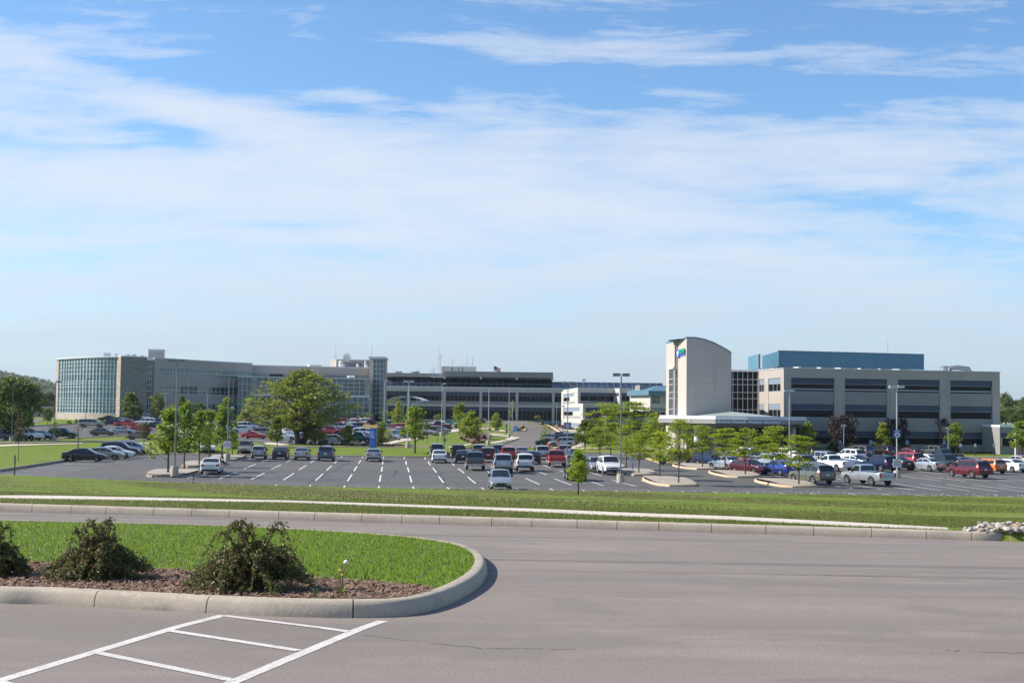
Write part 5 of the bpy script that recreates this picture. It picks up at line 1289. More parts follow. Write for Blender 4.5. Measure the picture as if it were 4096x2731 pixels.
# ---------------------------------------------------------------- arching bushes on the island
def bush(px, py, wpx, hpx, seed, label, narch):
    g = Gi(px, py); k = g.y / F; Rr, Hh = wpx * k / 2, hpx * k
    rng = np.random.default_rng(seed)
    root = empty('cotoneaster_bush', g); tag(root, label, 'bush', 'arching bushes on the mulch bed')
    stem = MB(); LV = []; LF = []; LR = []
    for i in range(narch):
        a = rng.random() * 2 * math.pi; reach = Rr * (.25 + .8 * rng.random() ** .8) * (1.0 if rng.random() < .85 else 1.2); top = Hh * max(.25, (1 - (reach / Rr) ** 2 * .55)) * rng.uniform(.6, 1.0)
        if i < 9: top = Hh * rng.uniform(1.05, 1.28); reach = Rr * rng.uniform(.25, .85)
        o = np.array([rng.normal() * Rr * .14, rng.normal() * Rr * .14, 0]); dirv = np.array([math.cos(a), math.sin(a), 0])
        curl = rng.uniform(.2, .8); n = 13; pts = []
        for j in range(n):
            t = j / (n - 1)
            z = top * math.sin(min(t * 1.15, 1.0) * math.pi / 2) if t < .87 else None
            z = top * (1 - (1 - min(t / .62, 1)) ** 2) - (max(0, t - .62) / .38) ** 1.7 * top * curl
            r = reach * (t ** 1.15)
            pts.append(o + dirv * r + np.array([rng.normal() * .008, rng.normal() * .008, max(z, .01)]))
        pts = np.array(pts); stem.tube(pts.tolist(), [.009 * (1 - .8 * j / n) for j in range(n)], 4, caps=False)
        for j in range(2, n):
            LV.append(pts[j]); 
            LV.append((pts[j] + pts[j - 1]) / 2)
            for q in range(2):
                LV.append(pts[j] + np.array([rng.normal(), rng.normal(), rng.normal() * .5]) * .03)
    cen = np.array(LV)
    V, Fq = leaves(rng, cen, (.02, .02, .018), 5, .018, 0, .2)
    # dense heart of the bush
    inner = crown_centres(rng, 80, Hh * .36, .03, Rr * .58, SH['mound'], .35)
    V2, F2 = leaves(rng, inner, (.08, .08, .05), 40, .018, 0, .2)
    me = np_mesh('foliage', np.concatenate([V, V2]), np.concatenate([Fq, F2 + len(V)]), [LM['cot']])
    newobj('foliage', me, root)
    V, Fq = leaves(rng, cen, (.03, .03, .03), 3, .016, 0, .3)
    newobj('bud', np_mesh('bud', V, Fq, [LM['cotred']]), root)['kind'] = 'stuff'
    stem.build('stem', mat('twig_bark', (.14, .085, .055), .8), root, smooth=60)
bush(1010, 2366, 450, 226, 1, 'largest arching bush with reddish tips, at the mulch tip beside the dandelion', 165)
bush(395, 2322, 370, 185, 2, 'rounded arching bush with two long hooked shoots in the middle of the mulch', 140)
bush(-40, 2310, 300, 176, 3, 'arching bush cut by the picture edge', 110)
# ---------------------------------------------------------------- grass blades
BL = leaf_mat('grass_blades', (.15, .27, .008), (.27, .38, .022), 2.5, .12, .9)
BLD = leaf_mat('bank_grass_blades', (.16, .23, .018), (.28, .29, .07), .7, .12, .9)
STRAW = leaf_mat('cut_straw', (.38, .32, .16), (.50, .43, .27), 2.0, .1, .9)
def blades(name, X, Y, Z, hgt, wid_, m, rng):
    n = len(X); a = rng.random(n) * 2 * math.pi; h = hgt * (.5 + .9 * rng.random(n))
    lean = rng.normal(size=(n, 2)) * (h * .38)[:, None]; w = wid_ * (.7 + .6 * rng.random(n))
    dx, dy = np.cos(a) * w / 2, np.sin(a) * w / 2
    V = np.stack([np.stack([X - dx, Y - dy, Z], 1), np.stack([X + dx, Y + dy, Z], 1), np.stack([X + lean[:, 0], Y + lean[:, 1], Z + h], 1)], 1).reshape(-1, 3)
    o = newobj(name, np_mesh(name, V, np.arange(3 * n).reshape(-1, 3), [m])); tag(o, kind='stuff'); return o
rng = np.random.default_rng(77)
def scatter(poly, n):
    xs = [p[0] for p in poly]; ys = [p[1] for p in poly]; A = (max(xs) - min(xs)) * (max(ys) - min(ys))
    X = rng.uniform(min(xs), max(xs), n); Y = rng.uniform(min(ys), max(ys), n); k = in_poly(X, Y, poly); return X[k], Y[k]
inn2 = offset_poly(isl_s, .17)
# only the part of the island the camera side can see
vis = [p for p in inn2]
X, Y = scatter(vis, 900000)
k = (Y > bnd_y(X) - .04 + rng.normal(size=len(X)) * .03) & (np.abs(X) < Y * .46) & (rng.random(len(X)) < np.clip(17.0 / Y, .25, 1) ** 1.5 * .38)
X, Y = X[k], Y[k]
blades('grass', X, Y, z_isl(X, Y), .036, .008, BL, rng)
# verge strip between kerb and footway, and the bank
X = rng.uniform(-20, 16, 420000); D = rng.uniform(.2, 7, 420000); Y = yk(X) + D
fx = [a for a, b_ in wf]; fy = [b_ for a, b_ in wf]; nx_ = [a for a, b_ in wn_]; ny_ = [b_ for a, b_ in wn_]
on_walk = (Y > np.interp(X, nx_, ny_) - .03) & (Y < np.interp(X, fx, fy) + .05)
k = ~on_walk & (np.abs(X) < Y * .45)
X, Y = X[k], Y[k]
blades('grass', X, Y, tz(X, Y), .05, .014, BLD, rng)
X = rng.uniform(-50, 46, 420000); Y = rng.uniform(36, 101, 420000)
k = (Y > yk(X) + 6.5) & (Y < ye(X) - 1.5) & (np.abs(X) < Y * .44)
X, Y = X[k], Y[k]
blades('grass', X, Y, tz(X, Y) - .01, .06, .03, BLD, rng)
# rows of cut straw left by mowing
X = rng.uniform(-45, 14, 170000); Y = rng.uniform(45, 97, 170000)
u = Y + .12 * X
k = (np.sin(u * .62 + np.sin(X * .35) * .7) + .55 * np.sin(X * .8 + Y * .13) > .3) & (Y > yk(X) + 8) & (Y < ye(X) - 4) & (rng.random(170000) < .8)
X, Y = X[k], Y[k]
blades('cut_straw', X, Y, tz(X, Y) + .005, .035, .07, STRAW, rng)
# dandelion clocks standing along the brow of the bank
SEED = mat('dandelion_fluff', (.62, .60, .55), .9)
b = MB(); rr = random.Random(4)
for i in range(300):
    x = rr.uniform(-40, 42); y = float(ye(x)) - rr.choice([rr.uniform(1.5, 7), rr.uniform(2, 5)]); z = tzf(x, y); h = rr.uniform(.08, .24)
    if rr.random() < .5 and x < -12: continue
    b.tube([(x, y, z), (x + rr.uniform(-.03, .03), y, z + h)], .008, 3, caps=False); b.lathe([(.01, h - .03), (.026, h - .012), (.026, h + .012), (.01, h + .028)], 5, c=(x, y, z))
for i in range(150):
    x = rr.uniform(-48, -38); y = rr.uniform(116, 165); 
    z = tzf(x, y); b.lathe([(.01, .06), (.04, .09), (.04, .12), (.01, .15)], 5, c=(x - 8, y, z))
o = b.build('dandelion_heads', SEED); tag(o, kind='stuff')
# bark chips on the mulch
xs_, ys_ = scatter(mul_poly, 26000)
CH1 = mat('bark_chips', (.30, .19, .13), .9, noise=(25, (.15, .09, .06), .35, .65)); CH2 = mat('pale_chips', (.46, .35, .26), .9)
for nm, msk, m_ in (('mulch_chips', slice(0, 15000), CH1), ('pale_mulch_chips', slice(15000, 19000), CH2)):
    X, Y = xs_[msk], ys_[msk]; n = len(X)
    cen = np.stack([X, Y, z_isl(X, Y) + .03 + rng.random(n) * .012], 1)
    a = rng.random(n) * 6.28; l = .012 + .028 * rng.random(n); w = .004 + .006 * rng.random(n); t = rng.normal(size=n) * .3
    A = np.stack([np.cos(a) * l, np.sin(a) * l, t * l], 1); B = np.stack([-np.sin(a) * w, np.cos(a) * w, rng.normal(size=n) * .3 * w], 1)
    V = np.stack([cen - A - B, cen + A - B, cen + A + B, cen - A + B], 1).reshape(-1, 3)
    o = newobj(nm, np_mesh(nm, V, np.arange(4 * n).reshape(-1, 4), [m_])); tag(o, kind='stuff')
# dandelion on the mulch
g = Gi(1362, 2382); px1 = g.y / F
root = empty('dandelion', g); tag(root, 'dandelion plant with a white seed head and yellow flower on the mulch', 'plant')
STG = mat('flower_stalk', (.20, .16, .08), .7); WL = leaf_mat('weed_leaves', (.12, .19, .03), (.26, .30, .06), 20, .3); YEL = mat('yellow_petals', (.75, .5, .02), .7); FL = mat('seed_fluff', (.8, .78, .74), .9)
b = MB()
hs_ = 128 * px1
b.tube([(0, 0, 0), (.01, 0, hs_ * .5), (20 * px1, 0, hs_)], .005, 5); b.tube([(0, 0, 0), (-.01, .01, hs_ * .4), (-3 * px1, 0, hs_ * .76)], .005, 5); b.tube([(0, 0, 0), (.02, 0, hs_ * .3), (8 * px1, 0, hs_ * .62)], .004, 5)
for i in range(5): b.tube([(0, 0, 0), (.02 * math.cos(i * 1.3), .02 * math.sin(i * 1.3), hs_ * .25), (.035 * math.cos(i * 1.3), .03 * math.sin(i * 1.3), hs_ * (.35 + .05 * i))], .004, 4)
b.build('stalk', STG, root, smooth=60)
b = MB()
for i in range(11):
    a = i * .6; l = .07 + .03 * (i % 3); up_ = .05 + .03 * (i % 2)
    c_, s_ = math.cos(a), math.sin(a)
    b.poly([(0, 0, .005), (c_ * l * .5 - s_ * .014, s_ * l * .5 + c_ * .014, up_), (c_ * l, s_ * l, up_ * 1.1), (c_ * l * .5 + s_ * .014, s_ * l * .5 - c_ * .014, up_)])
b.build('leaf', WL, root)
b = MB(); b.lathe([(.004, -.018), (.02, -.012), (.026, 0), (.02, .014), (.004, .02)], 10, c=(20 * px1, 0, hs_ + .012)); b.build('seed_head', FL, root, smooth=60)
for dx, hh in ((-3, .78), (8, .64)):
    b = MB(); b.lathe([(.005, -.008), (.02, .0), (.019, .008), (.004, .009)], 12, c=(dx * px1, 0, hs_ * hh)); b.build('flower', YEL, root, smooth=60)
for (px_, py_, n_, hh, lb) in ((1090, 2392, 9, .16, 'wispy grass weed at the kerb in front of the big bush'), (1262, 2396, 5, .13, 'grass weed between the big bush and the dandelion'), (1455, 2330, 4, .16, 'lone grass stalk on the lawn edge right of the dandelion')):
    g = Gi(px_, py_); root = empty('weed', g); tag(root, lb, 'plant')
    b = MB(); r_ = random.Random(px_)
    for i in range(n_):
        a = r_.uniform(0, 6.28); l = hh * r_.uniform(.5, 1.2); c_, s_ = math.cos(a) * l * .5, math.sin(a) * l * .5
        b.poly([(-.004, 0, 0), (.004, 0, 0), (c_ * .6 + .003, s_ * .6, l * .8), (c_ * .6 - .003, s_ * .6, l * .8)]); b.poly([(c_ * .6 - .003, s_ * .6, l * .8), (c_ * .6 + .003, s_ * .6, l * .8), (c_ * 1.3, s_ * 1.3, l * .95)])
    b.build('blade', WL, root)
# riprap stones at the end of the kerb
ST = [mat('grey_stone', (.27, .25, .225), .85, noise=(9, (.26, .24, .22), .4, .7)), mat('tan_stone', (.33, .25, .17), .85, noise=(9, (.32, .24, .17), .4, .7)), mat('pale_stone', (.40, .37, .32), .85, noise=(9, (.42, .40, .36), .4, .7))]
stone_me = []
for s_ in range(6):
    bm_ = bmesh.new(); bmesh.ops.create_icosphere(bm_, subdivisions=2, radius=1); r_ = random.Random(s_)
    pl_ = [(Vector((r_.gauss(0, 1), r_.gauss(0, 1), r_.gauss(0, 1))).normalized(), r_.uniform(.55, .85)) for _ in range(9)]
    for v in bm_.verts:
        for nn, dd in pl_:
            e_ = v.co.dot(nn) - dd
            if e_ > 0: v.co -= nn * e_
    me = bpy.data.meshes.new('stone'); bm_.to_mesh(me); bm_.free(); me.materials.append(ST[s_ % 3]); stone_me.append(me)
rr = random.Random(12)
for i in range(150):
    px_ = rr.uniform(3862, 4120); py_ = rr.uniform(2099, 2134)
    if px_ < 3900 and py_ < 2112: continue
    g = G(px_, py_); o = newobj('stone', stone_me[i % 6]); s_ = rr.uniform(.035, .095)
    layer = rr.choice([0, 0, .03, .07]) * max(0, 1 - abs(px_ - 4000) / 130)
    o.location = (g.x, g.y, g.z + s_ * .25 + layer); o.scale = (s_ * rr.uniform(.9, 1.5), s_, s_ * rr.uniform(.5, .8)); o.rotation_euler = (rr.uniform(-.3, .3), rr.uniform(-.3, .3), rr.uniform(0, 6))
    tag(o, 'rough riprap stone in the pile at the end of the far kerb', 'stone', 'riprap stones at the kerb end')
# ---------------------------------------------------------------- buildings
B = dict(
 beige=mat('beige_panel', (.40, .36, .315), .8, spec=.3, noise=[(.25, (.37, .33, .29), .4, .7), ((.8, .8, .1), (.335, .30, .265), .57, .72)]),
 beige2=mat('beige_panel_tower', (.47, .415, .36), .8, spec=.3, noise=[(.2, (.43, .38, .33), .4, .7), ((.9, .9, .12), (.40, .355, .31), .56, .72)]),
 grey=mat('grey_panel', (.27, .265, .25), .8, spec=.3, noise=(.3, (.24, .235, .225), .4, .7)),
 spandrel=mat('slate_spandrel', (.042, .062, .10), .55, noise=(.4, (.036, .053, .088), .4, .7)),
 spandrel_lit=mat('slate_spandrel_lit', (.20, .25, .31), .6),  # lighter copy of the slate spandrel, sunlight put into its colour
 glass=mat('dark_window_glass', (.008, .009, .012), .12, spec=.14, noise=(.35, (.016, .018, .02), .5, .6)),
 gglass=mat('green_window_glass', (.055, .105, .12), .06, spec=.8, noise=[(.35, (.03, .06, .07), .45, .6), (.9, (.12, .17, .17), .55, .68)]),
 cglass=mat('tinted_curtain_glass', (.025, .04, .07), .05, spec=.8, noise=(.3, (.012, .02, .035), .45, .6)),
 bglass=mat('blind_backed_glass', (.24, .28, .28), .10, spec=.7, noise=[(.5, (.15, .19, .21), .45, .6), (1.3, (.06, .06, .055), .62, .66)]),
 white=mat('white_metal_trim', (.72, .72, .70), .5),
 offw=mat('off_white_panel', (.50, .47, .41), .75, noise=(.3, (.46, .43, .375), .4, .7)),
 mull=mat('pale_mullion', (.52, .56, .56), .4, metal=.3),
 fin=mat('teal_fin', (.27, .44, .50), .45, metal=.2),
 blue=mat('blue_metal_panel', (.09, .22, .31), .55, metal=.1, noise=((1.2, 1.2, .1), (.075, .19, .275), .45, .7)),
 bluetrim=mat('blue_metal_trim', (.10, .19, .245), .55, metal=.1),
 stone=mat('rough_ashlar', (.40, .34, .27), .9, noise=[((.6, .6, 2.6), (.28, .24, .20), .45, .62), ((2.5, 2.5, 9), (.50, .44, .36), .5, .7)], bump=(3, .8, .15)),
 stoned=mat('grey_ashlar', (.225, .215, .20), .9, noise=[((.5, .5, 3.0), (.17, .155, .14), .45, .62), ((2, 2, 10), (.30, .27, .23), .5, .7)], bump=(3, .6, .1)),
 roof=mat('roof_gravel', (.30, .29, .27), .9),
 steel=mat('galvanised_steel', (.42, .44, .46), .4, metal=.6),
 cap=mat('roof_edge_metal', (.55, .57, .60), .5, metal=.1),
 canopyroof=mat('standing_seam_roof', (.36, .40, .36), .5, metal=.2),
 brown=mat('brown_glass', (.06, .04, .03), .2),
 brick=mat('brick_pier', (.40, .28, .20), .85, noise=((3, 3, 12), (.30, .20, .15), .45, .6)),
 ac=mat('rooftop_unit', (.60, .60, .57), .6),
 pole=mat('lamp_pole_metal', (.20, .21, .22), .45, metal=.5),
 polel=mat('pale_pole_metal', (.46, .48, .50), .4, metal=.4),
 base=mat('pole_base_concrete', (.42, .37, .30), .85, noise=(3, (.35, .30, .25), .4, .7)),
)
class Fac:
    """a vertical wall plane between two ground points, the outer side towards the viewer's side"""
    def __init__(s, P0, P1):
        s.P0 = Vector(P0[:2]); s.P1 = Vector(P1[:2]); d = s.P1 - s.P0; s.L = d.length; s.t = d.normalized(); s.n = Vector((s.t.y, -s.t.x))
    def uv(s, px, py):
        d = ray(px, py); o = Vector((0, 0)); dd = Vector((d.x, d.y))
        k = (s.P0.dot(s.n)) / dd.dot(s.n)
        p = dd * k
        return (p - s.P0).dot(s.t), CAMZ + d.z * k
    def u(s, px, py=1600): return s.uv(px, py)[0]
    def z(s, px, py): return s.uv(px, py)[1]
    def pt(s, u, z, d=0): p = s.P0 + s.t * u + s.n * d; return (p.x, p.y, z)
    def box(s, b, u0, u1, z0, z1, d0, d1, mi=0):
        b.box8([s.pt(u0, z0, d1), s.pt(u1, z0, d1), s.pt(u1, z0, d0), s.pt(u0, z0, d0), s.pt(u0, z1, d1), s.pt(u1, z1, d1), s.pt(u1, z1, d0), s.pt(u0, z1, d0)], mi)
def P(px, Y): v = at(px, 1600, Y); return (v.x, v.y)
class Bld:
    def __init__(s, name, base, label, cat='building', group=None):
        s.root = empty(name, base); tag(s.root, label, cat, group); s.o = Vector(base)
    def part(s, mb, name, m, parent=None, smooth=None): return mb.build(name, m, parent or s.root, None if parent is not None and parent is not s.root else s.o, smooth)
    def sub(s, mb, name, m, parent, smooth=None):
        o = mb.build(name, m, parent, s.o, smooth); return o
    def boxp(s, f, name, m, u0, u1, z0, z1, d0, d1, parent=None):
        b = MB(); f.box(b, u0, u1, z0, z1, d0, d1); return b.build(name, m, parent or s.root, s.o)
    def window(s, f, u0, u1, z0, z1, glass, frame, nu=1, nz=1, d=-.12, fw=.05, name='window', zs=None, us=None):
        b = MB(); f.box(b, u0, u1, z0, z1, d - .05, d); w = b.build(name, glass, s.root, s.o)
        b = MB()
        zz = zs or [z0 + (z1 - z0) * i / nz for i in range(nz + 1)]; uu = us or [u0 + (u1 - u0) * i / nu for i in range(nu + 1)]
        for u in uu: f.box(b, u - fw, u + fw, z0, z1, d + .004, d + .07)
        for z in zz: f.box(b, u0, u1, z - fw, z + fw, d + .006, d + .085)
        b.build('window_frame', frame, w, s.o); return w
    def body(s, pts, z0, z1, m, name='wall', roof=None, smooth=None):
        b = MB(); n = len(pts)
        for i in range(n):
            a, c = pts[i], pts[(i + 1) % n]; b.poly([(a[0], a[1], z0), (c[0], c[1], z0), (c[0], c[1], z1), (a[0], a[1], z1)])
        o = b.build(name, m, s.root, s.o)
        b = MB(); b.poly([(p[0], p[1], z1 - .25) for p in pts]); b.build('roof', roof or B['roof'], s.root, s.o); return o
def text_mesh(body, size, m, name, extrude=.03, shear=0, bold=.0, spacing=1.0, align='LEFT'):
    cu = bpy.data.curves.new(name, 'FONT'); cu.body = body; cu.size = size; cu.extrude = extrude; cu.shear = shear; cu.offset = bold; cu.space_character = spacing; cu.align_x = align; cu.resolution_u = 3
    o = bpy.data.objects.new(name, cu); C.objects.link(o)
    dg = bpy.context.evaluated_depsgraph_get(); me = bpy.data.meshes.new_from_object(o.evaluated_get(dg)); bpy.data.objects.remove(o); me.materials.clear(); me.materials.append(m)
    return me
def place_text(me, name, f, u, z, d, parent, origin, sx=1.0, sz=1.0):
    """text on a wall plane: x along the wall, y up"""
    o = newobj(name, me, parent)
    X = Vector((f.t.x, f.t.y, 0)); Z = Vector((0, 0, 1)); Nn = Vector((f.n.x, f.n.y, 0))
    mtx = Matrix((X * sx, Z * sz, Nn)).transposed().to_4x4(); p = Vector(f.pt(u, z, d)) - origin
    o.matrix_local = Matrix.Translation(p) @ mtx
    return o
# ===== pavilion (right)
sc_ = S_
C1 = P(3135, 270 * sc_); C2 = P(4000, 277 * sc_); fp = Fac(C1, C2)
gz_ = .3
bd = Bld('pavilion_building', (C1[0], C1[1], gz_), 'three storey beige and slate office pavilion with long window bands')
zt_ = fp.z(3280, 1476)
CL = (at(3034, 1600, 285 * sc_).x, 285 * sc_)
back = [(C2[0] - fp.n.x * 40, C2[1] - fp.n.y * 40), (CL[0] - fp.n.x * 32, CL[1] - fp.n.y * 32)]
core = [(C1[0] - fp.n.x * .5 + fp.t.x * .3, C1[1] - fp.n.y * .5 + fp.t.y * .3), (C2[0] - fp.n.x * .5 - fp.t.x * .3, C2[1] - fp.n.y * .5 - fp.t.y * .3), back[0], back[1], (CL[0] + .4, CL[1])]
bd.body(core, gz_ - .5, zt_ - .15, B['beige'])
LV = {k: fp.z(3280, v) for k, v in dict(b1t=1512, g1t=1535, g1m=1555, g1b=1566, b2t=1616, g2t=1639, g2b=1669, b3t=1722, g3t=1746, g3b=1775, sill=1781, base=1802).items()}
bays = [(3165, 3338), (3380, 3549), (3592, 3760), (3802, 3970)]
ub = [(fp.u(a), fp.u(c)) for a, c in bays]
# piers and parapet stand proud of the window bays
edges = [0] + [x for p in ub for x in p] + [fp.L]
for i in range(0, len(edges), 2):
    bd.boxp(fp, 'pier', B['beige'], edges[i], edges[i + 1], gz_ - .5, LV['b1t'], -.5, 0)
    c = (edges[i] + edges[i + 1]) / 2
    if 0 < i < 8:
        for q in (-.55, .55): bd.boxp(fp, 'pier_groove', B['grey'], c + q - .03, c + q + .03, LV['base'], LV['b1t'] - .8, 0, .003)
bd.boxp(fp, 'parapet', B['beige'], 0, fp.L, LV['b1t'], zt_, -.5, 0)
bd.boxp(fp, 'coping', B['cap'], -.1, fp.L + .1, zt_, zt_ + .12, -.55, .08)
for (u0, u1) in ub:
    for (t, g0, g1) in (('b1t', 'g1t', 'g1b'), ('b2t', 'g2t', 'g2b'), ('b3t', 'g3t', 'g3b')):
        bd.boxp(fp, 'spandrel', B['spandrel'], u0, u1, LV[g0], LV[t], -.45, -.2)
        zs = [LV[g1], LV['g1m'], LV['g1m'] - .12, LV[g0]] if t == 'b1t' else [LV[g1], LV[g0]]
        bd.window(fp, u0, u1, LV[g1], LV[g0], B['glass'], B['cap'], d=-.30, fw=.035, zs=zs, us=[u0, u1])
    for a, c in (('b2t', 'g1b'), ('b3t', 'g2b')): bd.boxp(fp, 'wall_panel', B['grey'], u0, u1, LV[a], LV[c], -.45, -.14)
    bd.boxp(fp, 'base_wall', B['grey'], u0, u1, gz_ - .5, LV['g3b'], -.45, .12)
# side wall towards the entrance
fs = Fac(CL, C1)
bd.boxp(fs, 'side_wall', B['beige'], 0, fs.L, LV['b1t'], zt_, -.5, -.002)
bd.boxp(fs, 'coping', B['cap'], -.1, fs.L, zt_, zt_ + .12, -.5, .08)
us_ = [0, fs.u(3036), fs.u(3057), fs.u(3073), fs.u(3122), fs.L - .003]
for a, c in ((us_[0], us_[1]), (us_[2], us_[3]), (us_[4], us_[5])):
    bd.boxp(fs, 'side_pier', B['beige'], a, c, gz_ - .5, LV['b1t'], -.5, 0)
for (u0, u1) in ((us_[1], us_[2]), (us_[3], us_[4])):
    for (t, g0, g1) in (('b1t', 'g1t', 'g1b'), ('b2t', 'g2t', 'g2b'), ('b3t', 'g3t', 'g3b')):
        bd.boxp(fs, 'spandrel', B['spandrel_lit'], u0, u1, LV[g0], LV[t], -.4, -.1)
        bd.window(fs, u0, u1, LV[g1], LV[g0], B['glass'], B['cap'], nu=3, d=-.2, fw=.04)
    for a, c in (('b2t', 'g1b'), ('b3t', 'g2b')): bd.boxp(fs, 'wall_panel', B['beige'], u0, u1, LV[a], LV[c], -.4, -.06)
    bd.boxp(fs, 'base_wall', B['grey'], u0, u1, gz_ - .5, LV['g3b'], -.4, .05)
# glass link between tower and pavilion
GL0, GL1 = P(2922, 286 * sc_), P(3034, 285 * sc_)
fg = Fac(GL0, GL1)
gx_ = [fg.u(2500 + x / 2.94) for x in (1245, 1268, 1325, 1385, 1443, 1502, 1558)]
gzs = [fg.z(2975, 1330 + y / 2.94) for y in (1180, 1040, 980, 905, 775, 703, 612, 550, 458)]
b = MB(); fg.box(b, -1, fg.L + .3, 0, gzs[-1], -1.2, -.1); lw = bd.part(b, 'curtain_wall', B['glass'])
b = MB()
for u in gx_: fg.box(b, u - .035, u + .035, 0, gzs[-1], -.098, .02)
for z in gzs: fg.box(b, -.2, fg.L, z - .035, z + .035, -.096, .025)
b.build('mullion', B['white'], lw, bd.o)
bd.boxp(fg, 'link_coping', B['white'], -1, fg.L, gzs[-1], gzs[-1] + .3, -1.2, .1)
# blue screen on the roof
fb = Fac(P(3114, 288 * sc_), P(3697, 297 * sc_)); z0b = fb.z(3114, 1465); z1b = fb.z(3114, 1403.5)
BS = Bld('roof_screen', (fb.P0.x, fb.P0.y, z0b), 'long blue metal screen on posts above the pavilion roof', 'roof screen')
BS.boxp(fb, 'front_panel', B['blue'], 0, fb.L, z0b, z1b, -.2, 0)
fl = Fac(P(3048.5, 312 * sc_), P(3114, 288 * sc_)); BS.boxp(fl, 'side_panel', B['blue'], 0, fl.L - .01, z0b, z1b, -.2, -.001)
fr = Fac((fb.P1.x, fb.P1.y), (fb.P1.x - fb.n.x * 14, fb.P1.y - fb.n.y * 14)); BS.boxp(fr, 'side_panel', B['blue'], .2, fr.L, z0b, z1b, -.2, 0)
BS.boxp(fb, 'top_rail', B['bluetrim'], -.05, fb.L + .05, z1b, z1b + .12, -.3, .05)
b = MB()
for i in range(int(fb.L / .45)): fb.box(b, .3 + i * .45, .34 + i * .45, z0b + .05, z1b - .05, 0, .03)
for i in range(int(fl.L / .6)): fl.box(b, .3 + i * .6, .34 + i * .6, z0b + .05, z1b - .05, 0, .03)
BS.part(b, 'seam', B['bluetrim'])
for i in range(14):
    u = fb.L * i / 13; BS.boxp(fb, 'post', B['steel'], u - .1, u + .1, zt_ - .3, z0b, -.9, -.7)
rr = random.Random(3)
for i in range(7):
    u = 2 + fb.L * i / 7.2; w = rr.uniform(2.0, 4.2); f_ = fb
    un = Bld('rooftop_unit', f_.pt(u, zt_ - .25, -5), 'pale rooftop unit under the blue screen, %s from the glass link' % pos[i], 'roof unit', 'rooftop units of the pavilion')
    un.boxp(f_, 'casing', B['ac'], u, u + w, zt_ - .25, z0b + .3, -6, -3.5); un.boxp(f_, 'louvre', B['steel'], u + .2, u + w - .2, zt_ + .1, z0b + .1, -3.5, -3.42)
f2 = Fac(P(2992, 300 * sc_), P(3036.5, 284 * sc_)); z0_ = f2.z(3015, 1478); z1_ = f2.z(3015, 1421)
BS2 = Bld('roof_screen', (f2.P0.x, f2.P0.y, z0_), 'short blue metal screen at the end of the pavilion roof', 'roof screen')
BS2.boxp(f2, 'front_panel', B['blue'], 0, f2.L, z0_, z1_, -.2, 0); f3 = Fac((f2.P1.x, f2.P1.y), (f2.P1.x + .8, f2.P1.y + 6)); BS2.boxp(f3, 'side_panel', B['steel'], .1, f3.L, z0_, z1_ - .2, -.2, 0)
BS2.boxp(f2, 'post', B['steel'], 1, 1.2, zt_ - 3, z0_, -.5, -.2); BS2.boxp(f2, 'post', B['steel'], f2.L - 1, f2.L - .8, zt_ - 3, z0_, -.5, -.2)
# vent ducts at the far end of the roof
un = Bld('rooftop_vent', fp.pt(fp.u(3860), zt_, -8), 'curved metal exhaust duct at the far end of the pavilion roof', 'roof vent')
b = MB(); u_ = fp.u(3855); cxy = fp.pt(u_ + .6, zt_, -8)
b.lathe([(.7, -.2), (.7, 1.0), (.75, 1.05), (.75, 1.15), (.3, 1.3)], 14, c=cxy); un.part(b, 'fan_housing', B['steel'], smooth=40)
b = MB(); b.tube([fp.pt(u_ + 1.6, zt_ - .2, -8), fp.pt(u_ + 1.8, zt_ + .9, -8), fp.pt(u_ + 3, zt_ + 1.0, -8), fp.pt(u_ + 5, zt_ + .8, -8), fp.pt(u_ + 5.6, zt_ - .2, -8)], .45, 10); un.part(b, 'duct', B['steel'], smooth=40)
# ===== tower
T0 = P(2745.6, 255 * sc_); T1 = P(2925, 258 * sc_); ft = Fac(T0, T1)
T2 = P(2711, 266 * sc_); T3 = P(2697.5, 266.5 * sc_); T4 = P(2664, 275 * sc_)
TW = Bld('entrance_tower', (T0[0], T0[1], 0), 'tall beige entrance tower with curved blue edged roof', 'tower')
def ztw(px, py, Y): return at(px, py, Y).z
zc = [(0, ztw(2745.6, 1352, T0[1]))]
for px_, py_ in ((2780, 1352.5), (2815, 1359), (2850, 1371), (2885, 1388.5), (2910, 1403), (2925, 1413)): zc.append((ft.u(px_), ft.z(px_, py_)))
Ld = 12.0
nb = (-ft.n.x, -ft.n.y)
def fpt(u, d): p = ft.P0 + ft.t * u - ft.n * d; return p
b = MB()
front = [(ft.pt(u, z)) for u, z in zc]
b.poly([ft.pt(0, -.3), ft.pt(ft.L, -.3)] + [ft.pt(u, z) for u, z in reversed(zc)])
fL1 = Fac(T2, T0)                        # lit face beside the front
zl0 = zc[0][1]
b.poly([fL1.pt(0, -.3), fL1.pt(fL1.L, -.3), fL1.pt(fL1.L, zl0), fL1.pt(0, zl0)])
R1 = (T1[0] - ft.n.x * 10, T1[1] - ft.n.y * 10); R0 = (T2[0] + .5, T2[1] + 6)
b.poly([(T1[0], T1[1], -.3), (R1[0], R1[1], -.3), (R1[0], R1[1], zc[-1][1]), (T1[0], T1[1], zc[-1][1])])
b.poly([(R1[0], R1[1], -.3), (R0[0], R0[1], -.3), (R0[0], R0[1], zl0), (R1[0], R1[1], zc[-1][1])])
TW.part(b, 'wall', B['beige2'])
b = MB(); rows = []
for u, z in zc:
    if u < .01: rows.append([ft.pt(u, z, .06), ft.pt(u, z + .2, .06), fL1.pt(0, z + .2, .03), fL1.pt(0, z, .03)]); continue
    rows.append([ft.pt(u, z, .06), ft.pt(u, z + .2, .06), ft.pt(u, z + .2, -10 if u > 1 else -8.2), ft.pt(u, z, -10 if u > 1 else -8.2)])
b.grid(rows, 0, True); b.poly(rows[0]); b.poly(rows[-1]); TW.part(b, 'roof', B['bluetrim'], smooth=30)
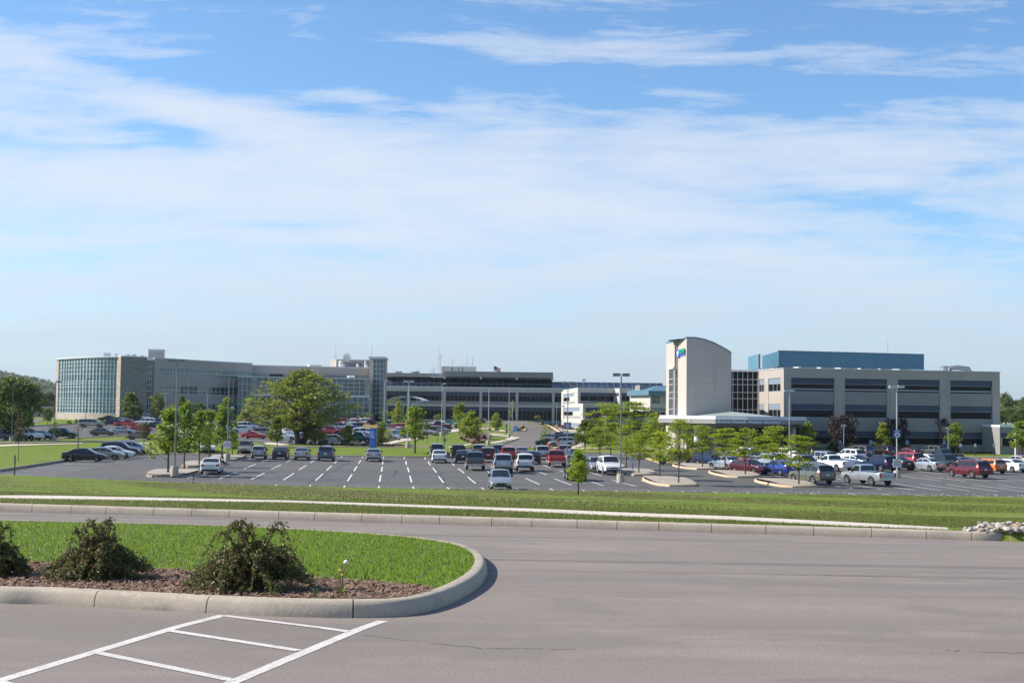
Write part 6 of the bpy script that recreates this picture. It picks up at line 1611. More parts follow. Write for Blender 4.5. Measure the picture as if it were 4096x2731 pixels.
TW.boxp(fL1, 'roof_edge', B['bluetrim'], 0, fL1.L, zl0, zl0 + .2, -.4, .05)
# panel joints
b = MB()
for y in (1503, 1533, 1590, 1620, 1650): z = ft.z(2830, y); ft.box(b, 0, ft.L, z - .015, z + .015, 0, .004)
for z in (1440, 1470, 1503, 1560, 1590, 1620): zz = fL1.z(2730, z); fL1.box(b, 0, fL1.L, zz - .015, zz + .015, 0, .004)
for px_ in (2783, 2822, 2862): u = ft.u(px_); ft.box(b, u - .012, u + .012, ft.z(2830, 1650), ft.z(2830, 1440), .001, .005)
TW.part(b, 'panel_joint', B['grey'])
# second fin of the tower with the slot window
fin = [T4, T3, (T3[0] + .2, T3[1] + .05), (T2[0] - .05, T2[1] + .3), (T2[0] + 1.5, T2[1] + 8), (T4[0] + 3, T4[1] + 8)]
zf_ = ztw(2697, 1366, T3[1])
b = MB()
for a, c in zip(fin, fin[1:] + fin[:1]): b.poly([(a[0], a[1], -.3), (c[0], c[1], -.3), (c[0], c[1], zf_), (a[0], a[1], zf_)])
b.poly([(p[0], p[1], zf_) for p in fin]); TW.part(b, 'fin_wall', B['beige2'])
ff = Fac(T4, T3); TW.boxp(ff, 'fin_edge', B['bluetrim'], 0, ff.L + .03, zf_, zf_ + .2, -.3, .05)
f5 = Fac(T3, (T2[0] - .05, T2[1] + .3)); TW.boxp(f5, 'fin_edge', B['bluetrim'], 0.06, f5.L, zf_, zf_ + .2, -.3, .04)
zw = [ff.z(2688, 1330 + y / 2.94) for y in (1165, 970, 900, 773, 703, 610, 548, 428)]
TW.window(ff, ff.u(2678), ff.u(2694.5), zw[0], zw[-1], B['glass'], B['cap'], nu=4, zs=zw, d=.05, fw=.04, name='slot_window')
TW.boxp(ff, 'window_surround', B['white'], ff.u(2677), ff.L + .05, zw[-1], zw[-1] + .35, 0, .3)
u0 = f5.L * .3; TW.window(f5, u0, f5.L * .92, zw[0], zw[-1], B['glass'], B['cap'], nu=1, zs=zw, d=.12, fw=.04, name='slot_window')
# emblem and name on the lit face
LOGB = mat('sign_blue', (.02, .13, .60), .4); LOGG = mat('sign_green', (.01, .33, .20), .4); SW = mat('sign_white', (.82, .82, .80), .5)
ul0, ul1 = fL1.u(2711), fL1.u(2722); zl_t, zl_b = fL1.z(2716, 1400), fL1.z(2716, 1429)
lg = Bld('hospital_sign', fL1.pt(ul0, zl_b, .05), 'blue and green name sign with white cross high on the entrance tower', 'sign')
wl_s = fL1.L
lg.boxp(fL1, 'cross_panel', LOGB, wl_s * .04, wl_s * .30, zl_b, zl_t, .03, .25)
hS = zl_t - zl_b; b = MB(); c_ = wl_s * .17; fL1.box(b, c_ - .3, c_ + .3, zl_b + hS * .15, zl_t - hS * .12, .25, .30); fL1.box(b, c_ - .85, c_ + .85, zl_t - hS * .48, zl_t - hS * .30, .255, .31); lg.part(b, 'cross', SW)
me = text_mesh('ADENA', 1.0, LOGG, 'name_lettering', .12, 0, .025); wd = max(v.co.x for v in me.vertices); place_text(me, 'name_lettering', fL1, wl_s * .33, zl_b + hS * .42, .2, lg.root, lg.o, sx=wl_s * .60 / wd, sz=hS * .80)
me = text_mesh('HEALTH SYSTEM', 1.0, LOGB, 'name_lettering', .08, 0, .025); wd = max(v.co.x for v in me.vertices); place_text(me, 'name_lettering', fL1, wl_s * .33, zl_b + hS * .12, .2, lg.root, lg.o, sx=wl_s * .58 / wd, sz=hS * .30)
# ===== entrance canopy
CP = [P(2634, 250 * sc_), P(2760, 240 * sc_), P(2862, 235 * sc_), P(2990, 234.5 * sc_), P(3120, 237 * sc_), P(3229, 244 * sc_)]
zcb = ztw(2862, 1694, CP[2][1]); zct = ztw(2862, 1677, CP[2][1])
CN = Bld('entrance_canopy', (CP[2][0], CP[2][1], 0), 'wide flat drive-up canopy with lettered fascia before the tower', 'canopy')
cpl = [P(2634, 250 * sc_)] + CP[1:]
poly_c = [Vector(p) for p in CP] + [Vector((CP[-1][0] + 1, CP[-1][1] + 16)), Vector((CP[0][0] + 2, CP[0][1] + 14))]
b = MB(); n = len(poly_c)
FASC = mat('grey_fascia', (.26, .25, .23), .7); SOFF = mat('canopy_soffit', (.16, .15, .13), .8)
for i in range(n):
    a, c = poly_c[i], poly_c[(i + 1) % n]; b.poly([(a.x, a.y, zcb), (c.x, c.y, zcb), (c.x, c.y, zct), (a.x, a.y, zct)])
CN.part(b, 'fascia', FASC)
b = MB(); b.poly([(p.x, p.y, zcb + .01) for p in poly_c]); CN.part(b, 'soffit', SOFF)
cen = sum(poly_c, Vector((0, 0))) / n
b = MB(); up1 = [cen + (p - cen) * 1.005 for p in poly_c]; up2 = [cen + (p - cen) * .985 for p in poly_c]
b.grid([[(p.x, p.y, zct) for p in up1], [(p.x, p.y, zct + .12) for p in up1], [(p.x, p.y, zct + .14) for p in up2], [(p.x, p.y, zct + .5) for p in up2]], 0, True); b.poly([(p.x, p.y, zct + .5) for p in up2]); CN.part(b, 'coping', B['cap'])
low = [cen + (p - cen) * .93 for p in poly_c]
b = MB(); b.grid([[(p.x, p.y, zcb + .005) for p in low], [(p.x, p.y, zcb - .45) for p in low]], 0, True); b.poly([(p.x, p.y, zcb - .45) for p in low]); CN.part(b, 'soffit_drop', SOFF)
ap = at(2929, 1646, 252 * sc_); hw = 5.6
b = MB(); q4 = [(ap.x - hw, ap.y - 5, zct + .45), (ap.x + hw + .8, ap.y - 5, zct + .45), (ap.x + hw + .8, ap.y + 6, zct + .45), (ap.x - hw, ap.y + 6, zct + .45)]
for i in range(4): b.poly([q4[i], q4[(i + 1) % 4], tuple(ap)])
sk = CN.part(b, 'hipped_skylight_roof', B['canopyroof'])
fdk = Fac(CP[2], CP[3]); fdk2 = Fac(CP[3], CP[4])
TXT = mat('fascia_lettering', (.66, .74, .85), .5)
words_ = 'Adena Health Pavilion Entrance'
# letters follow the bend of the fascia: two words on each straight piece
def fit_text(s_, f, u0, u1, zb, h, bold=.015):
    me = text_mesh(s_, 1.0, TXT, 'lettering', .03, .28, bold); xs_ = [v.co.x for v in me.vertices]; ys_ = [v.co.y for v in me.vertices]
    place_text(me, 'lettering', f, u0, zb, .05, CN.root, CN.o, sx=(u1 - u0) / max(xs_), sz=h)
hh_ = (zct - zcb); 
fit_text('Adena Health', fdk, fdk.u(2866), fdk.u(2984), zcb + hh_ * .22, hh_ * .82)
fit_text('Pavilion Entrance', fdk2, fdk2.u(2992), fdk2.u(3120), zcb + hh_ * .22, hh_ * .82)
CW = mat('white_column', (.62, .60, .56), .7)
for px_, Yc_, r_ in ((2707, 258 * sc_, .55), (2790, 243 * sc_, .5), (3169, 247 * sc_, .5), (2862, 256 * sc_, .45), (2990, 256 * sc_, .45)):
    c_ = at(px_, 1700, Yc_); b = MB(); b.lathe([(r_, 0), (r_, zcb + .01)], 16, c=(c_.x, c_.y, -.1)); CN.part(b, 'column', CW, smooth=40)
fw_ = Fac(P(2722, 262 * sc_), P(3240, 268 * sc_))
DW = Bld('entrance_glazing', fw_.pt(0, 0, 0), 'dark glazed entrance wall in the shade of the canopy', 'glass wall')
b = MB(); fw_.box(b, 0, fw_.L, -.2, zcb - .5, -.3, 0); w_ = DW.part(b, 'glazing', B['glass'])
b = MB()
for i in range(15): fw_.box(b, fw_.L * i / 14 - .05, fw_.L * i / 14 + .05, -.1, zcb - .5, 0, .08)
b.build('mullion', B['grey'], w_, DW.o)
# annex past the pavilion and the brick pier
fa = Fac(P(3998, 270 * sc_), P(4200, 272 * sc_)); za = fa.z(4030, 1708)
AN = Bld('low_annex', fa.pt(0, 0, 0), 'low dark annex with white roof edge past the pavilion', 'building')
AN.boxp(fa, 'wall', B['grey'], 0, fa.L, -.2, za, -20, 0); AN.boxp(fa, 'coping', B['white'], -.05, fa.L, za, za + .35, -20, .1)
AN.boxp(fa, 'spandrel', B['spandrel'], .2, fa.L, fa.z(4030, 1752), fa.z(4030, 1731), 0, .06); AN.window(fa, .3, fa.L, fa.z(4030, 1785), fa.z(4030, 1752), B['glass'], B['grey'], nu=6, d=.05)
fq = Fac(P(4061, 258 * sc_), P(4110, 258 * sc_)); zq = fq.z(4080, 1731)
BP = Bld('brick_pier_wall', fq.pt(0, 0, 0), 'brick enclosure wall with pale end post near the pavilion', 'wall')
BP.boxp(fq, 'end_post', B['offw'], 0, .45, -.1, zq, -.5, 0); BP.boxp(fq, 'brickwork', B['brick'], .45, fq.L + 3, -.1, fq.z(4080, 1768), -.4, -.05)
# ===== white terraced building
def terrace(x_corner, Yc, x_left, Yl, segs, ytop, bands, gz, label):
    pass
tb0 = P(2311, 440 * sc_); tbl = P(2252, 490 * sc_)
TB = Bld('terraced_building', (tb0[0], tb0[1], .6), 'white terraced clinic building stepping down the slope', 'building')
def tier(ptsL, ptsF, lv, gz, left_win=3):
    """ptsL: far and near corner of the lit side; ptsF: corner and further corners of the front; lv: heights"""
    top, wb, sp, gl, gr = lv
    pts = [ptsL[0]] + ptsF + [(ptsF[-1][0] + 3, ptsF[-1][1] + 30), (ptsL[0][0], ptsL[0][1] + 12)]
    inn = [(p[0] + (.3 if i == 0 else 0), p[1] + .5) for i, p in enumerate(pts)]
    TB.body(inn, gz, top - .1, B['offw'])
    fac = [Fac(ptsL[0], ptsF[0])] + [Fac(a, c) for a, c in zip(ptsF[:-1], ptsF[1:])]
    for i, f in enumerate(fac):
        TB.boxp(f, 'parapet', B['offw'], 0, f.L, wb, top, -.4, 0)
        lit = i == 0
        TB.boxp(f, 'coping', B['white'], 0, f.L, top, top + .15, -.4, .05)
        a, c = (0.5, f.L - .9) if lit else (.8 if i == 1 else .1, f.L - .1)
        if c - a < .5: a, c = 0, f.L
        TB.boxp(f, 'spandrel', B['spandrel_lit'] if lit else B['spandrel'], a, c, sp, wb, -.4, -.1)  # sun-facing side takes the copy with sunlight in its colour
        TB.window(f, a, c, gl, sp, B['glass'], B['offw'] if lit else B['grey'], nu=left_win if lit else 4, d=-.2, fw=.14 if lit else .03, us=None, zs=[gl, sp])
        TB.boxp(f, 'wall_panel', B['grey'], a, c, gr, gl, -.4, -.08)
        for e0, e1 in ((0, a), (c, f.L)):
            if e1 > e0 + .05: TB.boxp(f, 'corner_pier', B['offw'], e0, e1, gr, wb, -.4, -.003)
fu = Fac(tb0, P(2458, 446 * sc_)); zz = lambda y: fu.z(2380, y)
tier([tbl, tb0], [tb0, P(2458, 446 * sc_), P(2478, 441 * sc_), P(2573, 444 * sc_), P(2602, 440 * sc_), P(2660, 443 * sc_)], (zz(1554), zz(1570), zz(1583), zz(1604), zz(1617)), zz(1640), 3)
m0 = P(2332, 425 * sc_); fm = Fac(m0, P(2600, 436 * sc_)); zm = lambda y: fm.z(2450, y)
tier([P(2252, 470 * sc_), m0], [m0, P(2600, 436 * sc_), P(2680, 430 * sc_)], (zm(1618), zm(1630.5), zm(1645), zm(1666), zm(1679)), zm(1685), 4)
l0 = P(2336, 424 * sc_); fl_ = Fac(l0, P(2680, 434 * sc_)); zl_ = lambda y: fl_.z(2450, y)
tier([P(2254, 462 * sc_), l0], [l0, P(2680, 434 * sc_)], (zl_(1679), zl_(1695), zl_(1709), zl_(1726), zl_(1736)), -.3, 4)
# blue roofed wing
f6 = Fac(P(2601, 400 * sc_), P(2780, 405 * sc_)); z6 = lambda y: f6.z(2630, y)
BW = Bld('blue_roof_wing', f6.pt(0, 1, 0), 'small wing with sloping blue metal roof left of the tower', 'building')
BW.boxp(f6, 'wall', B['offw'], 0, f6.L, z6(1645), z6(1576), -12, 0); BW.boxp(f6, 'wall_panel', B['grey'], 0, f6.L, z6(1643), z6(1630), 0, .03)
b = MB(); ze = z6(1563); zr6 = z6(1541); b.poly([f6.pt(-.8, ze, .7), f6.pt(f6.L, ze, .7), f6.pt(f6.L, zr6, -5.5), f6.pt(4.2, zr6, -5.5)]); b.poly([f6.pt(-.8, ze, .7), f6.pt(4.2, zr6, -5.5), f6.pt(4.2, zr6, -7), f6.pt(-.8, ze, -12)])
b.poly([f6.pt(-.8, z6(1581), .7), f6.pt(f6.L, z6(1581), .7), f6.pt(f6.L, ze, .72), f6.pt(-.8, ze, .72)]); b.poly([f6.pt(-.8, z6(1581), -12), f6.pt(-.8, z6(1581), .7), f6.pt(-.8, ze, .7), f6.pt(-.8, ze, -12)]); BW.part(b, 'roof', B['bluetrim'])
for a, c in ((2606, 2639.5), (2649, 2664)): BW.window(f6, f6.u(a), f6.u(c), z6(1614), z6(1581), B['glass'], B['offw'], nu=7, d=.06, fw=.05, nz=2)
BW.boxp(f6, 'roof_wall', B['grey'], f6.u(2602), f6.L + 3, z6(1562), z6(1539), -9, -6.2)
# ===== main hospital block
Yh = 540 * sc_
fh = Fac(P(1530, Yh), P(2700, Yh * 1.004)); zh = lambda y: fh.z(1950, y)
HB = Bld('main_hospital_block', fh.pt(fh.L * .3, 3, 0), 'long dark glazed hospital block with grey horizontal bands', 'building')
zband = dict(top=zh(1513), wb=zh(1552), wb2=zh(1568), g1=zh(1583), g1b=zh(1605), s1=zh(1616), s2=zh(1627), g2=zh(1641), g2b=zh(1679))
gh0 = 2.6
HB.boxp(fh, 'wall', B['grey'], 0, fh.L, gh0, zband['wb2'] - .1, -25, -1.0)
HB.boxp(fh, 'upper_band', B['offw'], 0, fh.L, zband['wb2'], zband['wb'], -1.5, 0)
HB.boxp(fh, 'upper_band_edge', B['white'], 0, fh.L, zband['wb'], zband['wb'] + .3, -3.5, .1)
HB.boxp(fh, 'middle_band', B['offw'], 0, fh.L, zband['s2'], zband['s1'] - .1, -1.2, -.003)
HB.boxp(fh, 'middle_panel', B['grey'], 0, fh.L, zband['s1'] - .1, zband['g1b'], -1.2, -.25)
cols = [1488 + 145 * i for i in range(9)]
ucol = [fh.u(1632.6 + 145.2 * (i - 1)) for i in range(8)]
for u in ucol:
    if 0 < u < fh.L: HB.boxp(fh, 'column', B['offw'], u - .42, u + .42, gh0, zband['wb2'], -1.0, .12)
for i in range(len(ucol) - 1):
    a, c = max(ucol[i] + .42, 0), min(ucol[i + 1] - .42, fh.L)
    for (z0, z1, zs_) in ((zband['g1b'], zband['g1'], zband['wb2']), (zband['g2b'], zband['g2'], zband['s2'])):
        HB.boxp(fh, 'spandrel', B['spandrel'], a, c, z1, zs_, -1.0, -.5)
        HB.window(fh, a, c, z0, z1, B['glass'], B['black'] if 'black' in B else B['grey'], nu=8, d=-.6, fw=.03)
    HB.boxp(fh, 'base_wall', B['spandrel_lit'], a, c, gh0, zband['g2b'], -1, -.4)
# sloping clerestory glass
ztop = zh(1513)
def slope_glass(px0, px1, ytop, name='clerestory'):
    u0, u1 = fh.u(px0), fh.u(px1); z1 = zh(ytop); z0 = zband['wb'] + .3
    b = MB(); b.poly([fh.pt(u0, z0, -3.0), fh.pt(u1, z0, -3.0), fh.pt(u1, z1, -7), fh.pt(u0, z1, -7)]); b.poly([fh.pt(u0, z0, -3.0), fh.pt(u0, z1, -7), fh.pt(u0, z0, -14)])
    g = HB.part(b, name, B['cglass'])
    b = MB(); n = int((u1 - u0) / 2.0)
    for i in range(n + 1):
        u = u0 + (u1 - u0) * i / n
        b.box8([fh.pt(u - .04, z0, -2.98), fh.pt(u + .04, z0, -2.98), fh.pt(u + .04, z0, -3.1), fh.pt(u - .04, z0, -3.1), fh.pt(u - .04, z1, -6.98), fh.pt(u + .04, z1, -6.98), fh.pt(u + .04, z1, -7.1), fh.pt(u - .04, z1, -7.1)])
    zm_ = (z0 + z1) / 2 - .3; t_ = (zm_ - z0) / (z1 - z0); fh.box(b, u0, u1, zm_ - .04, zm_ + .04, -3 - 4 * t_, -2.95 - 4 * t_)
    b.build('mullion', B['steel'], g, HB.o)
slope_glass(1533, 2211, 1511); slope_glass(2211, 2660, 1521)
HB.boxp(fh, 'upper_mass', B['grey'], fh.u(1533), fh.u(2660), zband['wb'], zh(1524), -25, -8)
HB.boxp(fh, 'left_parapet', B['grey'], fh.u(1533), fh.u(1772), zh(1509), zh(1494), -20, -4.2)
HB.boxp(fh, 'central_parapet', B['grey'], fh.u(1774), fh.u(2211), zh(1508), zh(1487), -16, 0.5)
HB.boxp(fh, 'parapet_coping', B['cap'], fh.u(1774) - .1, fh.u(2211) + .1, zh(1487), zh(1486), -16, .6)
for px_ in (1776, 1922, 2066, 2209): HB.boxp(fh, 'bracket', B['offw'], fh.u(px_) - .35, fh.u(px_) + .35, zh(1517), zh(1508), -6, .45)
HB.boxp(fh, 'shade_roof', B['cap'], fh.u(1722), fh.u(1782), zh(1511), zh(1508), -4, 1.5)
HB.boxp(fh, 'roof_edge', B['cap'], fh.u(2211), fh.u(2660), zh(1524), zh(1521.5), -10, -6.9)
PH = Bld('roof_plant_room', fh.pt(fh.u(1760), zh(1487), -10), 'pale plant room with antenna racks on the hospital roof', 'plant room')
PH.boxp(fh, 'wall', B['offw'], fh.u(1760), fh.u(1900), zh(1494), zh(1464), -22, -10); PH.boxp(fh, 'coping', B['cap'], fh.u(1759), fh.u(1901), zh(1464), zh(1462.5), -22, -9.8)
for px_ in (1800, 1826, 1842): PH.boxp(fh, 'louvre', B['grey'], fh.u(px_), fh.u(px_ + 8), zh(1484), zh(1469), -10, -9.9)
def mast(px, y0, y1, Y, label, arms=()):
    p0, p1 = at(px, y0, Y), at(px, y1, Y); ms = Bld('antenna_mast', tuple(p0), label, 'antenna', 'antennas on the hospital roofs')
    b = MB(); b.tube([tuple(p0), (p0.x, p0.y, p1.z)], [.11, .04], 6); ms.part(b, 'mast', B['polel'])
    for (yy, hw_) in arms:
        z = at(px, yy, Y).z; w__ = hw_ * Y / F; b = MB(); b.tube([(p0.x - w__, p0.y, z), (p0.x + w__, p0.y, z)], .05, 5)
        ms.part(b, 'crossarm', B['polel'])
mast(1754, 1488, 1376, Yh * 1.02, 'tallest whip antenna at the plant room'); mast(1761, 1488, 1418, Yh * 1.02, 'stepped antenna beside the tallest whip', ((1419, 10), (1428, 8), (1436, 6)))
mast(1809, 1464, 1434, Yh * 1.02, 'short cross antenna on the plant room', ((1450, 9),)); mast(1868, 1464, 1406, Yh * 1.02, 'thin whip antenna on the plant room'); mast(1890, 1464, 1429, Yh * 1.02, 'antenna with cross top on the plant room', ((1432, 7),))
mast(1855, 1486, 1450, Yh * 1.0, 'white panel antenna in the roof rack'); mast(1880, 1486, 1450, Yh * 1.0, 'white panel antenna right in the roof rack', ((1475, 14),)); mast(1843, 1486, 1453, Yh * 1.0, 'small antenna at the rack edge')
mast(1723, 1495, 1468, Yh, 'stub antenna, first of three over the left parapet'); mast(1732, 1495, 1470, Yh, 'stub antenna, second of three over the left parapet'); mast(1737, 1495, 1467, Yh, 'stub antenna, third of three over the left parapet')
mast(3551, 1425, 1360, 420, 'distant red lattice mast above the blue screen', ((1380, 2), (1400, 3)))
mast(1340, 1440, 1372, 478 * sc_ * 1.02, 'whip antenna on the penthouse with a cross bar', ((1426, 9),)); mast(1487, 1427, 1374, 480 * sc_, 'whip antenna on the glass tower roof')
for i, (px_, w_, hh, Y_, bs) in enumerate(((1593, 26, 8, Yh, 1494), (1655, 22, 7, Yh, 1494), (1668, 14, 9, Yh, 1494), (2335, 12, 4, Yh, 1521))):
    f_ = Fac(P(px_ - w_ / 2, Y_ * 1.02), P(px_ + w_ / 2, Y_ * 1.02)); un = Bld('rooftop_vent', f_.pt(0, 18, 0), 'low metal vent hood on the long hospital roof, %s of four' % pos[i], 'roof vent', 'vents on the hospital roof')
    un.boxp(f_, 'casing', B['steel'], 0, f_.L, f_.z(px_, bs + 3), f_.z(px_, bs - hh), -1.5, 0); un.boxp(f_, 'cap', B['cap'], -.15, f_.L + .15, f_.z(px_, bs - hh), f_.z(px_, bs - hh - 1.2), -1.6, .15)
# arched steel entrance canopy
AC = Bld('arched_canopy', P(1616, 500 * sc_) + (3,), 'light arched steel canopy at the hospital entrance', 'canopy')
Ya = 500 * sc_; zA = lambda x, y: at(x, y, Ya)
arc = [(1535, 1612), (1550, 1600), (1575, 1590), (1605, 1586), (1640, 1588), (1668, 1594), (1693, 1604)]
b = MB(); rows = []
for x, y in arc:
    p = zA(x, y); rows.append([(p.x, p.y, p.z), (p.x, p.y, p.z + .28), (p.x + 1, p.y + 12, p.z + .28), (p.x + 1, p.y + 12, p.z)])
b.grid(rows, 0, True); b.poly(rows[0]); b.poly(rows[-1]); AC.part(b, 'arched_roof', B['cap'], smooth=40)
b = MB(); p0 = zA(1548, 1605); p1 = zA(1693, 1604)
b.tube([tuple(zA(1540, 1619)), tuple(zA(1620, 1622)), tuple(zA(1690, 1604))], .14, 6)
for x, y in arc[1:-1]: b.tube([tuple(zA(x, y)), (zA(x, y).x, Ya, zA(1620, 1621).z)], .07, 5)
b.tube([tuple(zA(1605, 1587)), tuple(zA(1575, 1619))], .08, 5); b.tube([tuple(zA(1605, 1587)), tuple(zA(1655, 1612))], .08, 5); AC.part(b, 'truss', B['white'])
for x in (1548, 1613): p = zA(x, 1620); b = MB(); b.tube([(p.x, p.y, 2.8), (p.x, p.y, p.z + .2)], .28, 10); AC.part(b, 'column', B['offw'], smooth=40)
# ===== glass tower and the wing left of it
fgt = Fac(P(1490, 478 * sc_), P(1532, 478 * sc_)); zg = lambda y: fgt.z(1505, y)
GT = Bld('glass_stair_tower', fgt.pt(0, 3, 0), 'narrow green glass stair tower with flat overhanging roof', 'tower')
GT.boxp(fgt, 'wall', B['beige'], fgt.u(1474), fgt.L + .3, 2.7, zg(1436), -8, -.4)
GT.boxp(fgt, 'corner_pier', B['offw'], fgt.u(1480), 0, 2.7, zg(1436), -.4, -.1)
GT.window(fgt, 0, fgt.L, zg(1690), zg(1436), B['gglass'], B['mull'], nu=3, nz=13, d=0, fw=.06, name='curtain_wall')
GT.boxp(fgt, 'roof', B['cap'], fgt.u(1473), fgt.u(1539), zg(1435), zg(1427), -9, 1.6)
GT.boxp(fgt, 'door', B['glass'], .8, fgt.L - .8, 2.9, zg(1660), .05, .15)
# wing B
Yb0, Yb1 = 470 * sc_, 483 * sc_
fwb = Fac(P(1003, Yb0), P(1486, Yb1)); zb = lambda y: fwb.z(1240, y)
WB = Bld('hospital_wing', fwb.pt(fwb.L / 2, 3, 0), 'beige hospital wing with grey upper band behind the big tree', 'building')
zrt = zb(1468)
WB.boxp(fwb, 'wall', B['beige'], 0, fwb.L, 2.6, zrt, -16, 0); WB.boxp(fwb, 'coping', B['cap'], -.1, fwb.L, zrt, zrt + .3, -16.1, .15)
WB.boxp(fwb, 'upper_band', B['grey'], .5, fwb.L - 1, zb(1515), zb(1498), 0, .05)
for a, c in ((1077, 1130), (1398, 1425)): WB.window(fwb, fwb.u(a), fwb.u(c), zb(1514), zb(1498), B['glass'], B['grey'], nu=4, d=.12)
WB.boxp(fwb, 'pergola', B['white'], fwb.u(1233), fwb.u(1282), zrt + .3, zrt + .7, -3, 1.2)
for a in (1246, 1254, 1262, 1270): WB.boxp(fwb, 'pergola_strut', B['white'], fwb.u(a) - .06, fwb.u(a) + .06, zb(1500), zrt + .3, .2, .35)
fpn = Fac(P(1342, Yb1 * 1.03), P(1476, Yb1 * 1.04)); zp_ = lambda y: fpn.z(1400, y)
PN = Bld('roof_penthouse', fpn.pt(0, zrt, 0), 'beige penthouse with satellite dish on the wing roof', 'penthouse')
PN.boxp(fpn, 'wall', B['beige'], 0, fpn.L, zrt - .3, zp_(1439), -8, 0); PN.boxp(fpn, 'coping', B['cap'], -.1, fpn.L, zp_(1439), zp_(1437.5), -8, .1); PN.boxp(fpn, 'opening', B['stoned'], fpn.u(1375), fpn.u(1442), zp_(1467), zp_(1450), 0, .05)
dpt = at(1389, 1430, Yb1 * 1.03)
DS = Bld('satellite_dish', (dpt.x, dpt.y, zp_(1438)), 'round white satellite dish on the penthouse roof', 'satellite dish')
b = MB(); rws = []
for r_, dd in ((.02, .35), (.5, .28), (.9, .1), (1.2, -.12)): rws.append([(dpt.x + math.cos(a) * r_ + .3 * -dd, dpt.y - 1 + dd, dpt.z + math.sin(a) * r_) for a in [2 * math.pi * i / 18 for i in range(18)]])
b.grid(rws, 0, True); DS.part(b, 'reflector', B['ac'], smooth=40); b = MB(); b.tube([(dpt.x, dpt.y, zp_(1438)), (dpt.x, dpt.y - .7, dpt.z)], .1, 6); b.tube([(dpt.x, dpt.y - .7, dpt.z), (dpt.x + .4, dpt.y - 1.8, dpt.z + .2)], .04, 5); DS.part(b, 'stand', B['steel'])
for i, (px_, y0, y1, w_) in enumerate(((1360, 1468, 1445, 18), (1428, 1466, 1458, 12), (1464, 1468, 1462, 14), (1459, 1462, 1446, 10), (1368, 1468, 1458, 22))):
    f_ = Fac(P(px_ - w_ / 2, Yb1 * 1.015), P(px_ + w_ / 2, Yb1 * 1.015)); un = Bld('rooftop_vent', f_.pt(0, zrt, 0), 'white vent on the wing roof before the penthouse, %s of five' % pos[i], 'roof vent', 'vents on the wing roof'); b = MB(); c_ = f_.pt(f_.L / 2, zrt - .3, 0); b.lathe([(f_.L * .42, 0), (f_.L * .42, f_.z(px_, y1) - zrt), (f_.L * .5, f_.z(px_, y1) - zrt + .1), (f_.L * .5, f_.z(px_, y1) - zrt + .3), (f_.L * .2, f_.z(px_, y1) - zrt + .5)], 12, c=c_); un.part(b, 'hood', B['ac'], smooth=40)
# glazed front volume
Yg0 = 452 * sc_; fgl = Fac(P(951, Yg0), P(1480, Yg0 * 1.02)); zgl = lambda y: fgl.z(1200, y)
GV = Bld('glazed_wing', fgl.pt(fgl.L * .5, 3, 0), 'two storey green glass front with stone piers behind the big tree', 'building')
ztp = zgl(1512)
GV.boxp(fgl, 'wall', B['grey'], 0.5, fgl.L - .3, 2.5, ztp - .1, -14, -.5); GV.boxp(fgl, 'coping', B['cap'], -.1, fgl.L, ztp, ztp + .3, -14, .15)
uu = lambda x: fgl.u(900 + x / 2.352)
def cw(x0, x1, y0, y1, nu, nz, d=0, gl='gglass'):
    GV.window(fgl, uu(x0), uu(x1), zgl(y1), zgl(y0), B[gl], B['mull'], nu=nu, nz=nz, d=d, fw=.055, name='curtain_wall')
cw(120, 245, 1512, 1672, 3, 6, -.2); GV.boxp(fgl, 'corner_post', B['mull'], 0, uu(122), 2.6, ztp, -.5, .1)
GV.boxp(fgl, 'stone_pier', B['stone'], uu(245), uu(290), zgl(1578), ztp, -.5, .12)
cw(290, 1315, 1512, 1578, 19, 4, 0); GV.boxp(fgl, 'stone_pier', B['stone'], uu(1315), uu(1362), zgl(1582), ztp, -.5, .12)
GV.boxp(fgl, 'floor_band', B['white'], uu(245), uu(1362), zgl(1584), zgl(1579), -.5, .5)
cw(220, 1355, 1585, 1668, 21, 4, .3); GV.boxp(fgl, 'base_wall', B['stoned'], uu(120), uu(1362), 2.4, zgl(1668), -.5, .6)
for i, px_ in enumerate((1400, 1414)):
    un = Bld('rooftop_vent', fgl.pt(fgl.u(px_), ztp, -3), 'white vent on the glazed wing roof, %s of two' % pos[i], 'roof vent', 'vents on the glazed wing'); b = MB(); b.lathe([(.5, 0), (.5, .5), (.75, .55), (.75, .8), (.3, 1.0)], 12, c=fgl.pt(fgl.u(px_), ztp, -3)); un.part(b, 'hood', B['ac'], smooth=40)
# ===== curved three storey wing
pc = [(614, 425), (700, 434), (790, 444), (900, 455), (1006, 464)]
CWf = [Fac(P(a[0], a[1] * sc_), P(c[0], c[1] * sc_)) for a, c in zip(pc[:-1], pc[1:])]
zr = 19.0 * 1 ; zr = at(614, 1433, 425 * sc_).z; 
CV = Bld('curved_wing', P(800, 450 * sc_) + (3,), 'curved three storey beige wing with ribbon windows', 'building')
pl = [P(x, y * sc_) for x, y in pc]
inn = [(p[0] - .4, p[1] + .4) for p in pl]
def yl(px, ya, yb): return np.interp(px, [640, 985], [ya, yb])
rowsY = [(1469, 1484, 1499, 1511), (1541, 1552, 1572, 1583), (1613, 1622, 1648, 1655)]
zrow = []
for (a0, a1, b0, b1) in rowsY:
    f0 = CWf[0]; zrow.append((f0.z(650, b0), f0.z(650, a0)))
lev = [2.4] + [z for r in reversed(zrow) for z in r] + [zr]
